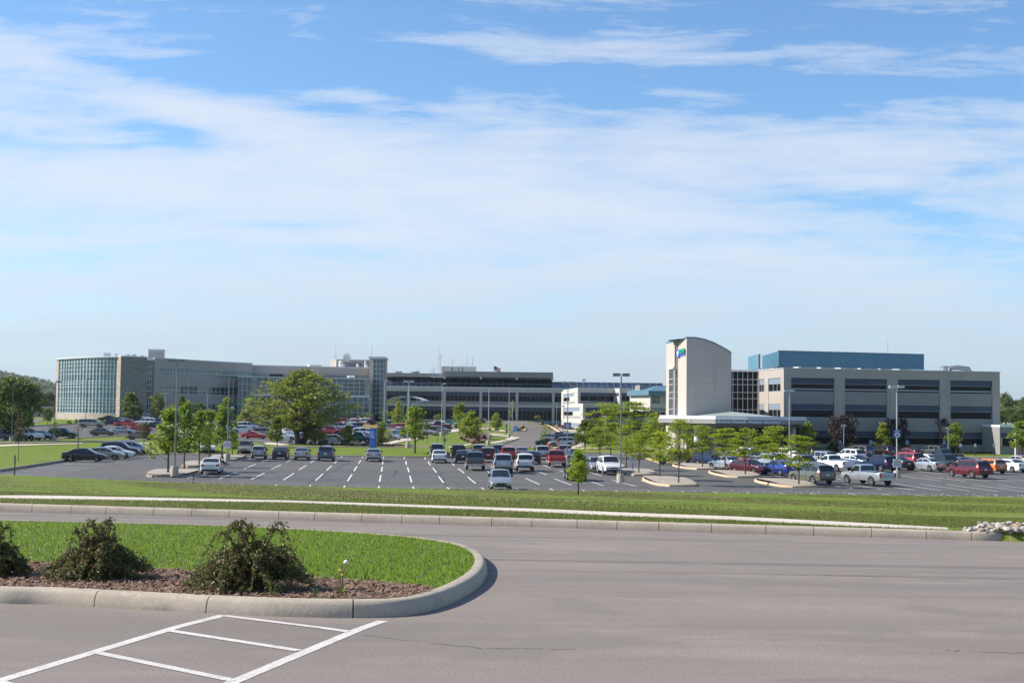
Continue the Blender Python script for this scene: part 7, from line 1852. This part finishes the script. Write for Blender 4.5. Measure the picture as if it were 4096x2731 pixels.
for i, f in enumerate(CWf):
    for j in range(0, len(lev) - 1, 2): CV.boxp(f, 'wall_panel', B['beige'], -.02, f.L + .02, lev[j], lev[j + 1], -.5, 0)
    a = f.u(636) if i == 0 else 0
    for (z0, z1) in zrow:
        if i == 0: CV.boxp(f, 'wall_panel', B['beige'], 0, a, z0, z1, -.5, 0)
        nu_ = max(3, int(f.L / 1.5)); CV.window(f, a, f.L, z0, z1, B['gglass'], B['mull'], nu=nu_, zs=[z0, z0 + (z1 - z0) * .38, z1], d=-.15, fw=.05)
    CV.boxp(f, 'coping', B['cap'], -.03, f.L + .03, zr, zr + .25, -.5, .12)
b = MB(); bk = [(pl[-1][0] - 20, pl[-1][1] + 30), (pl[0][0] - 30, pl[0][1] + 25)]; b.poly([(p[0], p[1], zr - .3) for p in inn + bk]); CV.part(b, 'roof', B['roof'])
b = MB()
bx_ = inn + bk
for a, c in zip(bx_, bx_[1:] + bx_[:1]): b.poly([(a[0], a[1], 2.4), (c[0], c[1], 2.4), (c[0], c[1], zr - .2), (a[0], a[1], zr - .2)])
CV.part(b, 'core_wall', B['stoned'])
# stone block and its curved glass front
ST0 = P(480, 415 * sc_); ST1 = P(586, 421 * sc_); fst = Fac(ST0, ST1)
zs_t = fst.z(480, 1426)
SB = Bld('stone_wing', ST0 + (3,), 'stone clad end block with tall curved glass front', 'building')
SB.boxp(fst, 'stone_wall', B['stoned'], 0, fst.L, 2.4, zs_t, -24, 0); SB.boxp(fst, 'coping', B['cap'], -.1, fst.L, zs_t, zs_t + .25, -24, .1)
fsl = Fac(P(586, 424 * sc_), P(614, 425.5 * sc_)); SB.window(fsl, 0, fsl.L, 2.6, zs_t - .6, B['cglass'], B['mull'], nu=3, nz=10, d=-.1, fw=.05, name='slot_glazing'); SB.boxp(fsl, 'slot_coping', B['cap'], 0, fsl.L, zs_t - .6, zs_t - .3, -3, .1)
# arc of the glass front
ncol = 21
colx = [527 + 0, 547, 575, 600, 622, 648, 673, 700, 728, 755, 785, 815, 845, 877, 907, 940, 972, 1005, 1037, 1070, 1092]
arcP = []
for i, x in enumerate(colx):
    px_ = x / 2.352; t = (px_ - 224) / (464.3 - 224)
    Ychord = (441 * (1 - t) + 416.5 * t) ; bulge = 7.5 * math.sin(math.pi * min(1, t)) * (.8)
    arcP.append(P(px_, (Ychord - bulge) * sc_))
fcor = Fac(arcP[-1], ST0)
zrowsY = [190, 225, 262, 300, 340, 410, 432, 462, 508, 572, 600, 630, 665, 708]
fmid = Fac(arcP[9], arcP[11]); zR = [fmid.z(800 / 2.352, 1350 + y / 2.352) for y in zrowsY]
ztopc = zs_t
fins = MB(); rails = MB(); glz = MB(); basew = MB(); topc = MB()
for i in range(len(arcP) - 1):
    f = Fac(arcP[i], arcP[i + 1])
    if i > 0:
        f.box(glz, 0, f.L, zR[-1], ztopc - .3, -.3, -.15)
        for z in zR: f.box(rails, 0, f.L, z - .05, z + .05, -.15, -.02)
        f.box(fins, -.07, .07, zR[-1], ztopc - .2, -.15, .12)
    f.box(basew, 0, f.L, 2.2, zR[-1] - .1 if i > 0 else ztopc, -.6, .15)
    f.box(topc, 0, f.L, ztopc - .2, ztopc + .15, -1, .35)
fcor.box(basew, 0, fcor.L, 2.2, ztopc, -.5, .05)
g = SB.part(glz, 'curved_glass', B['bglass']); rails.build('rail', B['white'], g, SB.o)['kind'] = 'stuff'; fins.build('fin', B['fin'], g, SB.o)['kind'] = 'stuff'
SB.part(basew, 'stone_base', B['stone']); SB.part(topc, 'coping', B['cap'])
b = MB(); rp = arcP + [ST0, (ST1[0] - 8, ST1[1] + 25), (arcP[0][0] + 3, arcP[0][1] + 20)]; b.poly([(p[0], p[1], ztopc - .1) for p in rp])
SB.part(b, 'roof', B['roof'])
# louvred cooling tower and vents on this roof
fct = Fac(P(588, 445 * sc_), P(650, 446 * sc_)); CT = Bld('cooling_tower', fct.pt(0, zs_t, 0), 'white ribbed cooling tower on the roof by the curved wing', 'cooling tower')
zc0, zc1 = fct.z(620, 1434), fct.z(620, 1399)
CT.boxp(fct, 'casing', B['ac'], 0, fct.L, zc0 - .5, zc1, -5, 0); b = MB()
for i in range(14): fct.box(b, fct.L * (i + .3) / 14, fct.L * (i + .6) / 14, zc0, zc1 - .4, 0, .06)
CT.part(b, 'louvre', B['grey']); CT.boxp(fct, 'lid', B['white'], -.1, fct.L + .1, zc1, zc1 + .2, -5.1, .1)
for i, (px_, y0, y1, w_) in enumerate(((420, 1426, 1413, 20), (456, 1425, 1417, 5), (503, 1426, 1418, 10), (528, 1427, 1419, 12), (561, 1429, 1424, 8))):
    f_ = Fac(P(px_ - w_ / 2, 430 * sc_), P(px_ + w_ / 2, 430 * sc_)); un = Bld('rooftop_vent', f_.pt(0, zs_t, 0), 'small white vent on the stone wing roof, %s of five' % pos[i], 'roof vent', 'vents on the stone wing'); un.boxp(f_, 'casing', B['ac'], 0, f_.L, zs_t, f_.z(px_, y1), -1.5, 0); un.boxp(f_, 'lid', B['white'], -.1, f_.L + .1, f_.z(px_, y1), f_.z(px_, y1) + .15, -1.6, .1)
# wall left of the service road
fsc = Fac(P(130, 480 * sc_), P(216, 470 * sc_)); SC = Bld('screen_fence', fsc.pt(0, 3, 0), 'long grey mesh fence below the wood', 'fence')
b = MB()
for i in range(29): fsc.box(b, fsc.L * i / 28 - .05, fsc.L * i / 28 + .05, 3.0, 6.3, -.1, 0)
for z in (3.2, 4.7, 6.2): fsc.box(b, 0, fsc.L, z - .05, z + .05, 0, .06)
SC.part(b, 'rail', B['pole']); SC.boxp(fsc, 'mesh_panel', mat('fence_mesh', (.10, .115, .12), .7), 0, fsc.L, 3.0, 6.2, -.16, -.12)
# hill
def hill():
    rng = np.random.default_rng(2); Yh_ = 2300
    xs = np.linspace(-1500, -560, 150); ds = np.linspace(-420, 900, 70); X, D = np.meshgrid(xs, ds)
    prof = np.interp(X, [-1500, -1150, -905, -861, -840, -808, -760, -700, -640, -600, -560], [160, 110, 58, 51, 42, 29, 19, 10, 4, 0, -6])
    Z = 4 + prof * np.exp(-(D / 420) ** 2) + rng.normal(size=X.shape) * 1.6 * np.exp(-(D / 420) ** 2)
    V = np.stack([X.ravel(), (Yh_ + D).ravel(), Z.ravel()], 1); n = X.shape[1]; i = np.arange(X.shape[0] - 1)[:, None] * n + np.arange(n - 1)[None]
    Fq = np.stack([i, i + 1, i + n + 1, i + n], -1).reshape(-1, 4)
    m = mat('wooded_hill', (.07, .11, .04), .95, spec=.05, noise=[(.03, (.03, .06, .02), .4, .65), (.09, (.10, .13, .035), .5, .7)], bump=(.12, 1, 6))
    o = newobj('hill', np_mesh('hill', V, Fq, [m], True)); tag(o, kind='structure')
    cen = np.stack([X.ravel(), (Yh_ + D).ravel(), Z.ravel() + 1.5], 1)[(D.ravel() < 150)]
    V, Fq = leaves(rng, cen, (7, 7, 3.0), 22, 3.2, 0, .3)
    o = newobj('hill_wood', np_mesh('hill_wood', V, Fq, [LM['far']])); tag(o, kind='stuff')
hill()
# far band of trees along the horizon
rng = np.random.default_rng(6)
cx_ = rng.uniform(-900, 1300, 1500); cy_ = rng.uniform(1000, 1150, 1500); cen = np.stack([cx_, cy_, 5 + rng.random(1500) * 5], 1)
k = (cx_ > 330) | (cx_ < -330)
V, Fq = leaves(rng, cen[k], (8, 8, 4), 26, 4.0, 0, .3); o = newobj('distant_wood', np_mesh('distant_wood', V, Fq, [LM['far']])); tag(o, kind='stuff')

# ---------------------------------------------------------------- lamp poles
LENS = mat('lamp_lens', (.6, .6, .58), .3)
def lamp(px, y_base, y_top, label, heads=2, base=True, pale=False, zc=None, px_top=None, group='car park lamp poles', hang=1.0, headpx=None):
    g = G(px, y_base, zc); zt = at(px, y_top, g.y).z; r = empty('lamp_pole', g); tag(r, label, 'street lamp', group); h = zt - g.z
    m = B['polel'] if pale else B['pole']; zb_ = 0
    if base:
        zb_ = .78; b = MB(); b.lathe([(.34, -.1), (.34, .70), (.31, .78)], 20); b.build('concrete_base', B['base'], r, smooth=40)
    b = MB(); b.lathe([(.16, zb_), (.15, zb_ + .06), (.075, zb_ + .07), (.05, h - .1)], 8); b.build('pole', m, r, smooth=40)
    hw_ = .62 * hang
    sides = (1, -1) if heads == 2 else (1,)
    for s_ in sides:
        b = MB(); x0, x1 = .12 * s_, (.12 + hw_) * s_; b.box(min(x0, x1), max(x0, x1), -.22, .22, h - .12, h + .14); l_ = b.build('lamp_head', m, r)
        b = MB(); b.box(min(x0, x1) + .06, max(x0, x1) - .06, -.16, .16, h - .135, h - .122); b.build('lens', LENS, l_)
    b = MB(); b.box(-.14, .14, -.05, .05, h - .02, h + .06); b.build('arm', m, r)
    return r, g, h
lamp(698, 1899, 1443, 'tall lamp pole standing in the first gravel island', 2, zc=.25)
L2 = lamp(909, 1841, 1493, 'tall lamp pole with a notice board in the last maple island', 2, zc=.25)
lamp(1631, 1791, 1525, 'lamp pole at the foot of the grass bank beside the leafy maple', 2, pale=True)
lamp(1535, 1750, 1523, 'lamp pole in front of the glass tower', 1, pale=True)
lamp(1766, 1746, 1534, 'lamp pole at the bend of the bank footpath', 1, pale=True)
lamp(1953, 1779, 1554, 'lamp pole by the mulched bed', 1, pale=True)
lamp(2035, 1750, 1551, 'lamp pole on the corner of the entrance drive', 1, pale=True)
L10 = lamp(2269, 1846, 1531, 'tall lamp pole carrying the lot ten sign', 2, zc=0.0)
lamp(2482, 1931, 1499, 'tallest lamp pole, with its concrete base beside the white suv', 2, zc=0.0)
L9 = lamp(3588, 1913, 1547, 'pale lamp pole carrying the lot nine sign', 2, pale=True, zc=0.0)
lamp(3157, 1836, 1563, 'lamp pole rising beside the canopy lettering', 2, pale=True, zc=0.0)
lamp(589, 1682, 1514, 'lamp pole at the dark glass slot', 1); lamp(750, 1690, 1511, 'lamp pole before the curved wing, taller of two', 1, False); lamp(716, 1690, 1522, 'lamp pole before the curved wing, shorter of two', 1, False)
L0 = lamp(929, 1692, 1517, 'lamp pole with round blue sign at the glass corner', 1, False)
lamp(217, 1764, 1527, 'lamp pole with concrete base at the hospital lot edge', 1); lamp(342, 1692, 1516, 'thin lamp pole before the curved glass', 1, False); lamp(46, 1764, 1535, 'lamp pole under the shade tree', 1)
def lantern(px, yb, yt, label, zc=None):
    g = G(px, yb, zc); h = at(px, yt, g.y).z - g.z; r = empty('lantern_post', g); tag(r, label, 'street lamp', 'footpath lanterns')
    b = MB(); b.lathe([(.12, 0), (.12, .3), (.06, .35), (.045, h - .35)], 8); b.build('post', B['polel'], r, smooth=40)
    b = MB(); b.lathe([(.06, h - .35), (.12, h - .3), (.42, h - .08), (.44, h - .02), (.40, h), (.02, h + .05)], 16); hd = b.build('lantern_head', B['polel'], r, smooth=30)
    b = MB(); b.lathe([(.15, h - .285), (.39, h - .115)], 14); b.build('diffuser', LENS, hd, smooth=40)
for a in [(1480, 1692, 1596, 'lantern left of the glass tower'), (1731, 1668, 1595, 'lantern behind the first ambulance'), (1787, 1678, 1594, 'lantern between the bank trees and the ambulance'), (1853, 1664, 1600, 'lantern before the third hospital column'), (2025, 1668, 1598, 'lantern right of the flagpole'), (2049, 1722, 1610, 'lantern on the traffic island'), (2173, 1688, 1602, 'lantern beside the second ambulance'), (2226, 1706, 1612, 'lantern on the steep shrub bank'), (2253, 1728, 1622, 'lantern at the corner of the terraced building'),
          (3375, 1818, 1701, 'lantern between the two purple trees and the pyramid tree'), (3793, 1817, 1711, 'lantern beside the pavilion maple'), (659, 1692, 1573, 'lantern at the left end of the curved wing'), (828, 1690, 1578, 'lantern in the middle of the curved wing'), (2420, 1790, 1665, 'lantern among the locust trees')]: lantern(*a)
# ---------------------------------------------------------------- signs
SB_ = mat('sign_panel_blue', (.015, .06, .22), .5); SR_ = mat('sign_panel_red', (.45, .01, .012), .5); GREYB = mat('sign_back', (.32, .34, .34), .5, metal=.4); WP = mat('sign_panel_white', (.70, .70, .68), .6); POSTB = mat('blue_post', (.01, .04, .22), .5); DKP = mat('dark_post', (.035, .05, .05), .6)
def flat_text(s_, size, m, parent, x, y, z, bold=.01, extr=.004, name='lettering', align='CENTER', sx=1):
    me = text_mesh(s_, size, m, name, extr, 0, bold, 1.0, align); o = newobj(name, me, parent); o.matrix_local = Matrix.Translation((x, y, z)) @ Matrix.Rotation(R(90), 4, 'X') @ Matrix.Diagonal((sx, 1, 1, 1)); return o
def sign(px, yb, label, kind, h, zc=None, post=None, rz=0.0, w=.6, cat='sign', group=None, Y=None):
    g = G(px, yb, zc); r = empty({'stop': 'stop_sign', 'ada': 'accessible_parking_sign'}.get(kind, 'post_sign'), g, rz); tag(r, label, cat, group)
    b = MB(); b.box(-.035, .035, -.035, .035, -.1, h - (.35 if kind == 'stop' else 0)); b.build('post', post or DKP, r)
    if kind == 'stop':
        b = MB(); b.lathe([(.48, -.015), (.48, .015)], 8, c=(0, -.06, h), axis='y'); o = b.build('panel', SR_, r)
        b = MB()
        for i in range(8):
            a, c = i * math.pi / 4, (i + 1) * math.pi / 4
            b.poly([(math.cos(a) * .46, -.078, h + math.sin(a) * .46), (math.cos(c) * .46, -.078, h + math.sin(c) * .46), (math.cos(c) * .43, -.078, h + math.sin(c) * .43), (math.cos(a) * .43, -.078, h + math.sin(a) * .43)])
        b.build('border', WP, o); flat_text('STOP', .36, WP, o, 0, -.085, h - .13, .012)
        o.rotation_euler = (0, 0, 0)
    elif kind == 'ada':
        b = MB(); b.box(-w / 2, w / 2, -.06, -.04, h - .75, h); o = b.build('panel', SB_, r)
        b = MB(); b.lathe([(.055, -.004), (.055, .004)], 10, c=(-.02, -.068, h - .16), axis='y'); b.tube([(-.03, -.068, h - .22), (-.02, -.068, h - .40), (.12, -.068, h - .42), (.18, -.068, h - .58)], .025, 5)
        ring = [(math.cos(a) * .14 - .03, -.068, h - .48 + math.sin(a) * .14) for a in [R(150 + 20 * i) for i in range(12)]]; b.tube(ring, .018, 5); b.build('wheelchair_symbol', WP, o)
    elif kind == 'notice':
        b = MB(); b.box(-w / 2, w / 2, -.06, -.04, h - .62, h); o = b.build('panel', WP, r)
        flat_text('NOTICE', .10, SR_, o, 0, -.065, h - .16, .004); flat_text('AUTHORIZED', .07, SB_, o, 0, -.065, h - .30, .002); flat_text('PARKING ONLY', .06, SB_, o, 0, -.065, h - .41, .002)
    elif kind == 'back':
        b = MB(); b.box(-w / 2, w / 2, -.03, -.005, h - .75, h); b.build('panel', GREYB, r); b = MB(); b.box(-w / 2, w / 2, -.03, -.005, h - 1.75, h - 1.2); b.build('panel', GREYB, r)
    elif kind == 'small':
        b = MB(); b.box(-w / 2, w / 2, -.06, -.04, h - .5, h); b.build('panel', WP, r)
    return r
sign(500, 1759, 'red stop sign facing us at the lane left of the silver sedan', 'stop', 2.3, rz=.15)
sign(2250, 1742, 'red stop sign at the top of the entrance drive row', 'stop', 2.0)
for x, lb in ((3361, 'blue accessible parking sign left of the lantern'), (3484, 'blue accessible parking sign between the black suv and grey minivan'), (3629, 'blue accessible parking sign above the maroon sedan'), (3777, 'blue accessible parking sign beside the pavilion lantern')): sign(x, 1817, lb, 'ada', 2.3, post=POSTB, group='accessible parking signs')
for x, lb in ((3842, 'white post sign on the pavilion lawn, first of three'), (3901, 'white tilted post sign on the pavilion lawn, second of three'), (3977, 'white post sign on the pavilion lawn, third of three')): sign(x, 1825, lb, 'small', 2.0, w=.35, group='white post signs on the lawn')
sign(1320, 1689, 'white post sign at the glass wing wall', 'small', 1.9, w=.4, group='signs at the glass wing'); sign(1435, 1690, 'white post sign left of the glass tower', 'small', 1.9, w=.4, group='signs at the glass wing')
sign(1778, 1793, 'unpainted back of a double post sign at the footpath end', 'back', 2.7, w=.55); sign(2026, 1741, 'unpainted back of a post sign beside the corner lamp', 'back', 2.3, w=.5)
sign(2531, 1887, 'small white notice on a blue post in the locust island', 'notice', 1.55, zc=.2, post=POSTB, w=.62)
sign(58, 1915, 'slim green sign seen edge on at the lower corner of the car park', 'back', 2.0, zc=0.0, w=.14)
def board(pole, label, word, num, zfrac):
    r0, g, h = pole; z = h * zfrac
    r = empty('lot_sign', (g.x, g.y - .1, g.z + z)); tag(r, label, 'sign', 'parking lot signs')
    b = MB(); b.box(-.42, .42, -.05, 0, -.42, .42); o = b.build('panel', SB_, r); flat_text(word, .26, WP, o, 0, -.056, .2, .01)
    b = MB(); b.lathe([(.27, -.004), (.27, .004)], 24, c=(0, -.058, -.1), axis='y'); d_ = b.build('disc', WP, o); flat_text(num, .38 if len(num) < 2 else .32, SB_, d_, 0, -.07, -.235, .014)
board(L10, 'blue square sign reading lot ten', 'LOT', '10', (1846 - 1702) / (1846 - 1531)); board(L9, 'blue square sign reading lot nine', 'LOT', '9', (1913 - 1735) / (1913 - 1547))
r0, g, h = L0; r = empty('round_sign', (g.x, g.y - .1, g.z + h * (1692 - 1627) / (1692 - 1517))); tag(r, 'small blue sign with a white disc on the pole at the glass corner', 'sign', 'parking lot signs'); b = MB(); b.box(-.6, .6, -.05, 0, -.6, .6); o = b.build('panel', SB_, r); b = MB(); b.lathe([(.34, -.004), (.34, .004)], 20, c=(0, -.058, 0), axis='y'); b.build('disc', WP, o)
def noticeboard(pole, zfrac, label):
    r0, g, h = pole; r = empty('notice_board', (g.x, g.y - .12, g.z + h * zfrac)); tag(r, label, 'sign', 'notice boards on lamp poles')
    b = MB(); b.box(-.42, .42, -.04, 0, -.42, .42); o = b.build('panel', WP, r); b = MB(); b.lathe([(.07, -.004), (.07, .004)], 10, c=(0, -.046, .28), axis='y'); b.build('red_mark', SR_, o)
    flat_text('AUTHORIZED', .12, SR_, o, 0, -.047, .07, .002); flat_text('PARKING ONLY', .10, SB_, o, 0, -.047, -.08, .002); flat_text('TOW AWAY ZONE', .09, SB_, o, 0, -.047, -.23, .002)
noticeboard(L9, (1913 - 1852) / (1913 - 1547), 'white notice board low on the lot nine pole'); noticeboard(L10, (1846 - 1807) / (1846 - 1531), 'white notice board low on the lot ten pole'); noticeboard(L2, (1841 - 1778) / (1841 - 1493), 'white notice board on the pole among the maples')
# pylon sign
g = G(1491, 1793); Yp = g.y; k_ = Yp / F; r = empty('pylon_sign', g, R(-18)); tag(r, 'tall blue pylon sign with a tan top beam at the grass verge', 'sign')
PB = mat('pylon_blue', (.012, .07, .34), .4); PG = mat('pylon_grey_blue', (.13, .16, .25), .5)
hp = at(1491, 1712, Yp).z - g.z
b = MB(); b.box(-.42, .42, -.25, .25, .15, hp); b.build('panel', PB, r); b = MB(); b.box(.42, .62, -.2, .2, .15, hp - .05); b.build('edge_panel', PG, r)
b = MB(); b.box(-.35, .35, -.2, .2, -.2, .15); b.build('plinth', B['grey'], r); b = MB(); b.box(-1.5, .75, -.3, .3, hp, hp + .45); b.build('top_beam', mat('tan_beam', (.50, .32, .12), .7), r)
for i, s_ in enumerate(('Main', 'Entrance', 'Parking')): flat_text(s_, .2, WP, r, 0, -.262, hp - .6 - i * .35, .002)
# blue information sign
g = G(2063, 1728); r = empty('information_sign', g, R(-8)); tag(r, 'bright blue information sign on the traffic island', 'sign'); hp = at(2063, 1703, g.y).z - g.z
b = MB(); b.box(-.42, .42, -.08, .08, .1, hp); o = b.build('panel', mat('bright_sign_blue', (.02, .20, .62), .5), r); flat_text('EXIT', .28, WP, o, 0, -.09, hp - .5, .005); flat_text('LOT', .24, WP, o, 0, -.09, hp - .85, .005); b = MB(); b.tube([(0, -.1, hp - 1.4), (0, -.1, hp - 1.05)], .04, 5); b.build('arrow', WP, o)
b = MB(); b.box(-.48, .48, -.12, .12, -.1, .1); b.build('plinth', WP, r)
# orange barrel, red sign, hydrant, cone guard
OR = mat('traffic_orange', (.62, .10, .015), .5)
g = G(2195, 1799, None); r = empty('traffic_barrel', g); tag(r, 'orange and white traffic barrel at the drive kerb', 'traffic barrel')
b = MB(); b.lathe([(.34, 0), (.34, .08), (.30, .1), (.27, 1.05), (.2, 1.1), (.2, 1.18)], 18); b.build('drum', OR, r, smooth=40)
for z in (.38, .78): b = MB(); b.lathe([(.297 - z * .03, z), (.294 - z * .03, z + .14)], 18); b.build('white_band', WP, r, smooth=40)
g = G(2232, 1798); r = empty('red_marker_sign', g, .9); tag(r, 'narrow red and white sign beside the orange barrel', 'sign'); b = MB(); b.box(-.03, .03, -.03, .03, 0, .5); b.build('post', WP, r); b = MB(); b.box(-.22, .22, -.06, -.03, .45, 1.55); o = b.build('panel', SR_, r); b = MB(); b.box(-.16, .16, -.07, -.062, .75, 1.2); b.build('white_field', WP, o)
g = G(3331, 1830); r = empty('fire_hydrant', g); tag(r, 'red fire hydrant with white cap by the pavilion drive', 'hydrant')
b = MB(); b.lathe([(.16, 0), (.16, .08), (.11, .1), (.11, .6), (.15, .62), (.14, .72), (.05, .84)], 12); b.build('barrel', SR_, r, smooth=40); b = MB(); b.lathe([(.06, -.22), (.06, .22)], 8, c=(0, 0, .45), axis='y'); b.tube([(-.2, 0, .45), (.2, 0, .45)], .05, 8); b.build('nozzle', WP, r, smooth=40)
g = G(773, 1941, 0.0); r = empty('marker_pole', g); tag(r, 'brown cone shaped guard with thin rod at the near lot edge', 'marker'); b = MB(); b.lathe([(.16, -.2), (.10, .35), (.03, .62)], 10); b.build('cone', mat('rust_brown', (.10, .035, .02), .8), r, smooth=40); b = MB(); b.tube([(0, 0, .6), (0, 0, 1.1)], .02, 5); b.build('rod', DKP, r)
# flagpole
g = G(1973, 1668); zt2 = at(1975, 1461, g.y).z; h = zt2 - g.z; r = empty('flagpole', g); tag(r, 'white flagpole flying a striped flag before the hospital', 'flagpole')
b = MB(); b.lathe([(.22, 0), (.22, .3), (.11, .35), (.05, h)], 10); b.build('pole', B['polel'], r, smooth=40); b = MB(); b.lathe([(.02, h), (.12, h + .1), (.02, h + .22)], 10); b.build('finial', B['white'], r, smooth=40)
FR, FW, FB = mat('flag_red', (.45, .02, .03), .8), mat('flag_white', (.75, .74, .72), .8), mat('flag_blue', (.02, .03, .16), .8)
fw0, fh0 = 3.6, 2.2; b = MB(); nxg = 16
def fp_(i, j):
    u = i / nxg; v = j / 13; x = .08 + u * fw0 * .86; y = math.sin(u * 7) * .28 * u; z = h - .5 - v * fh0 - u * u * 1.0 + math.sin(u * 6 + v) * .08; return (x, y, z)
for i in range(nxg):
    for j in range(13):
        mi = 2 if (i < nxg * .42 and j < 7) else (0 if j % 2 == 0 else 1); b.poly([fp_(i, j + 1), fp_(i + 1, j + 1), fp_(i + 1, j), fp_(i, j)], mi)
b.build('flag', [FR, FW, FB], r, smooth=60)
# low stone terrace wall and steps by the hospital drive
fz = Fac(P(1905, 470 * sc_), P(2020, 470 * sc_)); tw = Bld('terrace_wall', fz.pt(0, 3, 0), 'low pale terrace wall in front of the hospital doors', 'wall')
tw.boxp(fz, 'wall', B['offw'], 0, fz.L * .35, 2.6, fz.z(1950, 1676), -.4, 0); tw.boxp(fz, 'coping', B['white'], -.1, fz.L * .35, fz.z(1950, 1676), fz.z(1950, 1674), -.5, .1)
rs = random.Random(9)
for i in range(16):
    t = i / 15; g = G(2226 + 42 * t, 1705 + 34 * t); o = newobj('landscape_stone', stone_me[2 + 3 * (i % 2)]); o.location = (g.x, g.y, g.z + .15); o.scale = (.55, .4, .3); o.rotation_euler = (0, 0, i); tag(o, 'pale stone in the descending line beside the terraced building', 'stone', 'landscape stones on the steep bank')

# ---------------------------------------------------------------- air
b = MB(); b.box(-2300, 2300, -120, 4000, -4, 260)
hz = b.build('haze', bpy.data.materials.new('haze_air')); tag(hz, kind='stuff')
hm = hz.data.materials[0]; hm.use_nodes = True; ht = hm.node_tree; ht.nodes.clear()
pv = ht.nodes.new('ShaderNodeVolumePrincipled'); pv.inputs['Color'].default_value = (.80, .88, 1.0, 1); pv.inputs['Density'].default_value = .00006; pv.inputs['Anisotropy'].default_value = .3
ho = ht.nodes.new('ShaderNodeOutputMaterial'); ht.links.new(pv.outputs[0], ho.inputs['Volume'])
